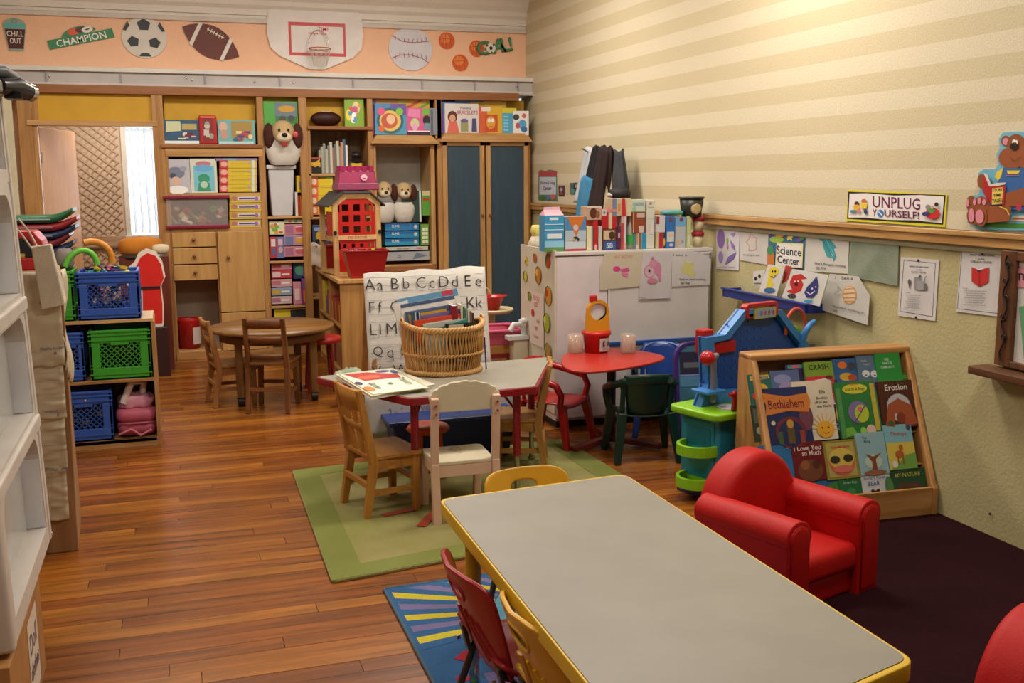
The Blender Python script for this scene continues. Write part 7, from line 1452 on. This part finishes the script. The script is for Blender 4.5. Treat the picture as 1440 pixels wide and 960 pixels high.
rb('dark patterned book edge between the sun book and the green book',2,(588,200,625,500),'3a2c28',blobs(31,10,['a8502c','3a6a8a','c8a050'],.2),off=-.004)
rb('green book with an insect and a yellow oval title in the middle of the rack',2,(608,210,812,497),'2c7a3c',[('e',.5,.87,.32,.09,'d0c838'),('t','Lizards & Bugs',.5,.86,.07,'3a6a20',.5),('t','Big Book',.5,.95,.04,'b83a28',.3),('r',.0,.0,.12,.9,'4a8a4a'),('r',.88,.1,1,.95,'b8a83a'),('e',.5,.45,.26,.2,'7a6a98'),('e',.58,.42,.18,.16,'b0c030'),('e',.55,.5,.06,.04,'d85a8a'),('l',[(.3,.2),(.75,.62)],.02,'5a4a70'),('p',[(.1,.02),(.4,.05),(.3,.2),(.12,.18)],'6aa838'),('e',.75,.12,.12,.09,'d0b0a8'),('e',.55,.1,.08,.08,'8ac04a')],off=.006)
rb('blue-spined book behind the green insect book',2,(780,195,830,470),'1f4f86',[('r',.3,.05,.9,.95,'4a8a5a')],off=-.004)
rb('brown book reading Erosion with a rock arch at the right of the rack',2,(826,205,1012,445),'4a2018',[('t','Erosion',.5,.86,.13,'d8d0c8',.72),('e',.5,.42,.34,.3,'b0b4bc'),('p',[(.05,.05),(.2,.5),(.5,.62),(.85,.45),(.95,.05),(.6,.02),(.5,.3),(.35,.3),(.3,.02)],'9a4a2c'),('e',.5,.2,.12,.12,'7a3018'),('e',.2,.1,.08,.06,'3a5a30')],off=.014)
rb('blue book half behind the red armchair, leftmost in the third row',1,(200,535,368,720),'2a70a8',[('r',.85,.86,.95,.95,'d0c8a0'),('e',.4,.5,.3,.2,'3a84b8')],off=.0)
rb('dark red book reading I Love You so Much in the third row of the rack',1,(368,520,532,720),'6a1820',[('t','I Love You',.5,.84,.13,'d8c8c0',.85),('t','so Much',.6,.70,.13,'d8c8c0',.6),('e',.5,.25,.4,.28,'6a3a20'),('e',.35,.4,.14,.12,'8a5030'),('e',.7,.4,.12,.12,'4a2414')],off=.004)
rb('olive book with animals in sunglasses in the third row of the rack',1,(532,512,705,712),'8a8038',[('r',.08,.06,.92,.94,'a89c50'),('e',.5,.45,.4,.38,'c05a40'),('e',.5,.52,.38,.28,'c8b04a'),('t','Sunny the Shade',.5,.82,.08,'b82c28',.75),('e',.3,.5,.15,.10,'2a2420'),('e',.7,.52,.15,.10,'2a2420'),('e',.5,.25,.3,.1,'c86a5a')],off=.004)
rb('pale blue book with a brown tree reading The Frog in the third row',1,(706,472,855,690),'8ab0b8',[('t','The',.3,.88,.06,'2a3a4a',.2),('t','Frog',.38,.78,.09,'2a3a4a',.4),('e',.5,.3,.3,.16,'b0c0b0'),('p',[(.4,.0),(.6,.0),(.58,.35),(.8,.5),(.5,.42),(.25,.5),(.44,.3)],'7a4028'),('e',.5,.05,.4,.06,'8a5a40')],off=.006)
rb('book with a brown fawn on yellow and green at the right of the third row',1,(856,432,1000,662),'7ab0c0',[('t','Thumpy',.5,.78,.12,'a8282c',.6),('r',.0,.0,1,.6,'c8b448'),('p',[(.0,0),(1,0),(1,.35),(.6,.3),(.3,.1)],'6a9a44'),('e',.42,.33,.16,.09,'a85a28'),('e',.5,.48,.08,.07,'a85a28'),('r',.32,.1,.36,.3,'8a4a20'),('r',.5,.1,.54,.3,'8a4a20'),('e',.2,.12,.1,.08,'d0ccc4'),('e',.88,.92,.08,.06,'3a3a5a')],off=.006)
rb('low blue and green book half hidden by the red armchair arm',0,(460,705,605,850),'2a6a9a',[('p',[(.3,0),(1,0),(1,.85),(.6,.7)],'3a7a3a')],off=0)
rb('small green book with white handwriting in the bottom row',0,(606,683,725,850),'1f6a3a',[('t','My',.4,.84,.08,'a8c8a8',.2),('t','Green Day',.5,.70,.1,'a8c8a8',.7),('e',.5,.4,.2,.14,'2f8048')],off=.004)
rb('white book with blue words and two bears in the bottom row',0,(726,682,880,840),'c4c8cc',[('t','I\'m NOT FOND',.45,.84,.09,'3a5a9a',.8),('t','BEAR',.4,.66,.14,'3a5a9a',.5),('e',.4,.25,.2,.18,'3a1c14'),('e',.32,.42,.06,.05,'3a1c14'),('e',.5,.42,.06,.05,'3a1c14'),('e',.9,.5,.14,.35,'4a7a4a')],off=.006)
rb('dark green wide book with coloured letters at the right of the bottom row',0,(875,660,1062,830),'1a4a30',[(('t'),'MY NATURE',.5,.82,.12,'b8b048',.7),('e',.35,.42,.2,.18,'4a3424'),('e',.65,.42,.2,.18,'4a3424'),('e',.5,.1,.4,.08,'3a6a3a')],off=.006)
# ================================================================ red armchairs
def armchair(lab,loc,rz,W=.53,D=.47):
    t=thing('red_armchair',lab,'armchair',loc,rz); RL=M('b80d0a',.55,'leather','ac0b08'); SE=M('7a0c0c',.5)
    ob('base',G().box(-W/2+.02,-D/2+.02,.0,W/2-.02,D/2-.02,.10,RL),t,bev=.02,seg=4)
    ob('seat_cushion',G().box(-W/2+.10,-D/2-.005,.095,W/2-.10,D/2-.10,.20,RL),t,bev=.032,seg=5)
    hb=.50; n=20; pts=[(-W/2+.045,.05),(W/2-.045,.05),(W/2-.04,.26)]+[((W/2-.04)*math.cos(a),.26+(hb-.26)*math.sin(a)) for a in [PI*i/n for i in range(1,n)]]+[(-W/2+.04,.26)]
    ob('backrest',G().prism(pts,(0,D/2-.145,0),(1,0,0),(0,0,1),.145,RL),t,bev=.038,seg=6)
    ob('back_seam',G().tube([((W/2-.055)*math.cos(a),D/2-.128,.26+(hb-.275)*math.sin(a)) for a in [PI*i/n for i in range(0,n+1)]],.0035,SE,6),t)
    for sx in (-1,1):
        ap=[(-.062,.0),(.062,.0),(.062,.27)]+[(.069*math.cos(a),.295+.062*math.sin(a)) for a in [-.35+(PI+.7)*i/14 for i in range(15)]]+[(-.062,.27)]
        a_=ob('arm',G().prism([(sx*(W/2-.062)+u,v) for u,v in ap],(0,-D/2-.012,0),(1,0,0),(0,0,1),D-.03,RL),t,bev=.018,seg=4)
        pp=[(-.042,.02),(.042,.02),(.042,.27)]+[(.048*math.cos(a),.293+.043*math.sin(a)) for a in [-.3+(PI+.6)*i/12 for i in range(13)]]+[(-.042,.27)]
        ob('front_panel',G().prism([(sx*(W/2-.062)+u,v) for u,v in pp],(0,-D/2-.020,0),(1,0,0),(0,0,1),.012,RL),a_,bev=.006,seg=3)
        ob('piping',G().tube([(sx*(W/2-.062)+u,-D/2-.012,v) for u,v in pp],.005,RL,6,closed=True),a_)
    return t
armchair('small red leatherette armchair facing the long table beside the book rack',(2.145,3.285,.002),math.radians(18))
armchair('small red leatherette armchair cut off at the bottom right corner of the picture',(2.03,1.72,.008),math.radians(20))
# ================================================================ play things beside the wardrobe
t=thing('pink_basin_stand','wooden stand holding a pink basin behind the wicker basket','stand',(1.98,6.62,0)); WDs=M('b07c3e',.45,'woodz')
for x,y in ((-.2,-.15),(.2,-.15),(-.2,.15),(.2,.15)): ob('leg',G().bar((x*1.15,y*1.1,0),(x,y,.44),.03,.03,WDs),t,bev=.003)
ob('apron',G().box(-.2,-.165,.40,.22,-.145,.45,M('b07c3e',.45,'woodx')).box(-.2,.145,.40,.22,.165,.45,M('b07c3e',.45,'woodx')),t,kind='stuff')
PB=M('d0607e',.35); g=frus(G(),.30,.2,.44,.32,.36,.55,PB); del g.f[1],g.mi[1],g.sm[1]; ob('basin',g,t,solid=.008,bev=.012); ob('basin_rim',G().ring(rrect(-.235,-.175,.235,.175,.05,5),rrect(-.205,-.145,.205,.145,.04,5),(0,0,.555),X_,Y_,.014,PB),t,bev=.004); ob('side_strut',G().bar((.22,-.15,.44),(.32,-.30,.30),.035,.03,WDs),t,bev=.003)
TXX=at(692,450,'y',7.0).x
t=thing('round_tray_stand','cream round tray on a post holding the red colander','stand',(TXX,7.0,0)); CRm=M('cfc49a',.45)
ob('tray',G().lathe([(0,.595),(.13,.60),(.155,.62),(.15,.632),(.12,.62),(0,.615)],CRm,n=30),t); ob('post',G().cyl((0,0,.02),(0,0,.60),.022,CRm,12),t); ob('foot',G().lathe([(0,0),(.12,0),(.11,.02),(0,.025)],CRm,n=24),t)
t=thing('red_colander','red plastic colander bowl on the cream round tray','bowl',(TXX,7.0,.622)); ob('bowl',G().lathe([(0,0),(.05,0),(.085,.09),(.10,.095),(.10,.10),(.08,.095),(.045,.01),(0,.01)],M('b81818',.35),n=28),t)
for sx in (-1,1): ob('handle',G().tube([(sx*.098,.03*math.cos(a),.095+.004*math.sin(a)) for a in [PI*i/8 for i in range(9)]],.006,M('b81818',.35),6),t)
ob('wire_hoop',G().tube([(-.06+.08*math.cos(a),.06,.10+.085*math.sin(a)) for a in [PI*i/12 for i in range(13)]],.004,CRm,6),None,loc=(TXX,7.02,.60),lab='thin cream hoop handle rising behind the red colander',cat='handle')
t=thing('play_faucet','white plastic play faucet on a cream post beside the white cabinet','toy',(2.145,6.40,0)); ob('post',G().box(-.05,-.04,0,.05,.06,.50,M('c9c1a4',.5)),t,bev=.006); WF_=M('cfd0cc',.3)
ob('faucet',G().tube([(.03,0,.50),(.03,0,.56),(.0,-.02,.60),(-.05,-.03,.60),(-.075,-.035,.56)],.018,WF_,10).box(-.09,-.05,.50,.05,.03,.525,WF_),t); ob('tap_handle',G().lathe([(0,.595),(.03,.6),(.034,.625),(0,.64)],WF_,c=(.03,0,0),n=12),t)
ob('green_bag',pillow(.22,.2,.26,M('8a9a80',.8,'fabric','c8bfa8'),20,12,.8,.12,6),None,loc=(1.12,7.0,.0),lab='crumpled cream and green bag on the floor between the round table and the corner shelf',cat='bag')
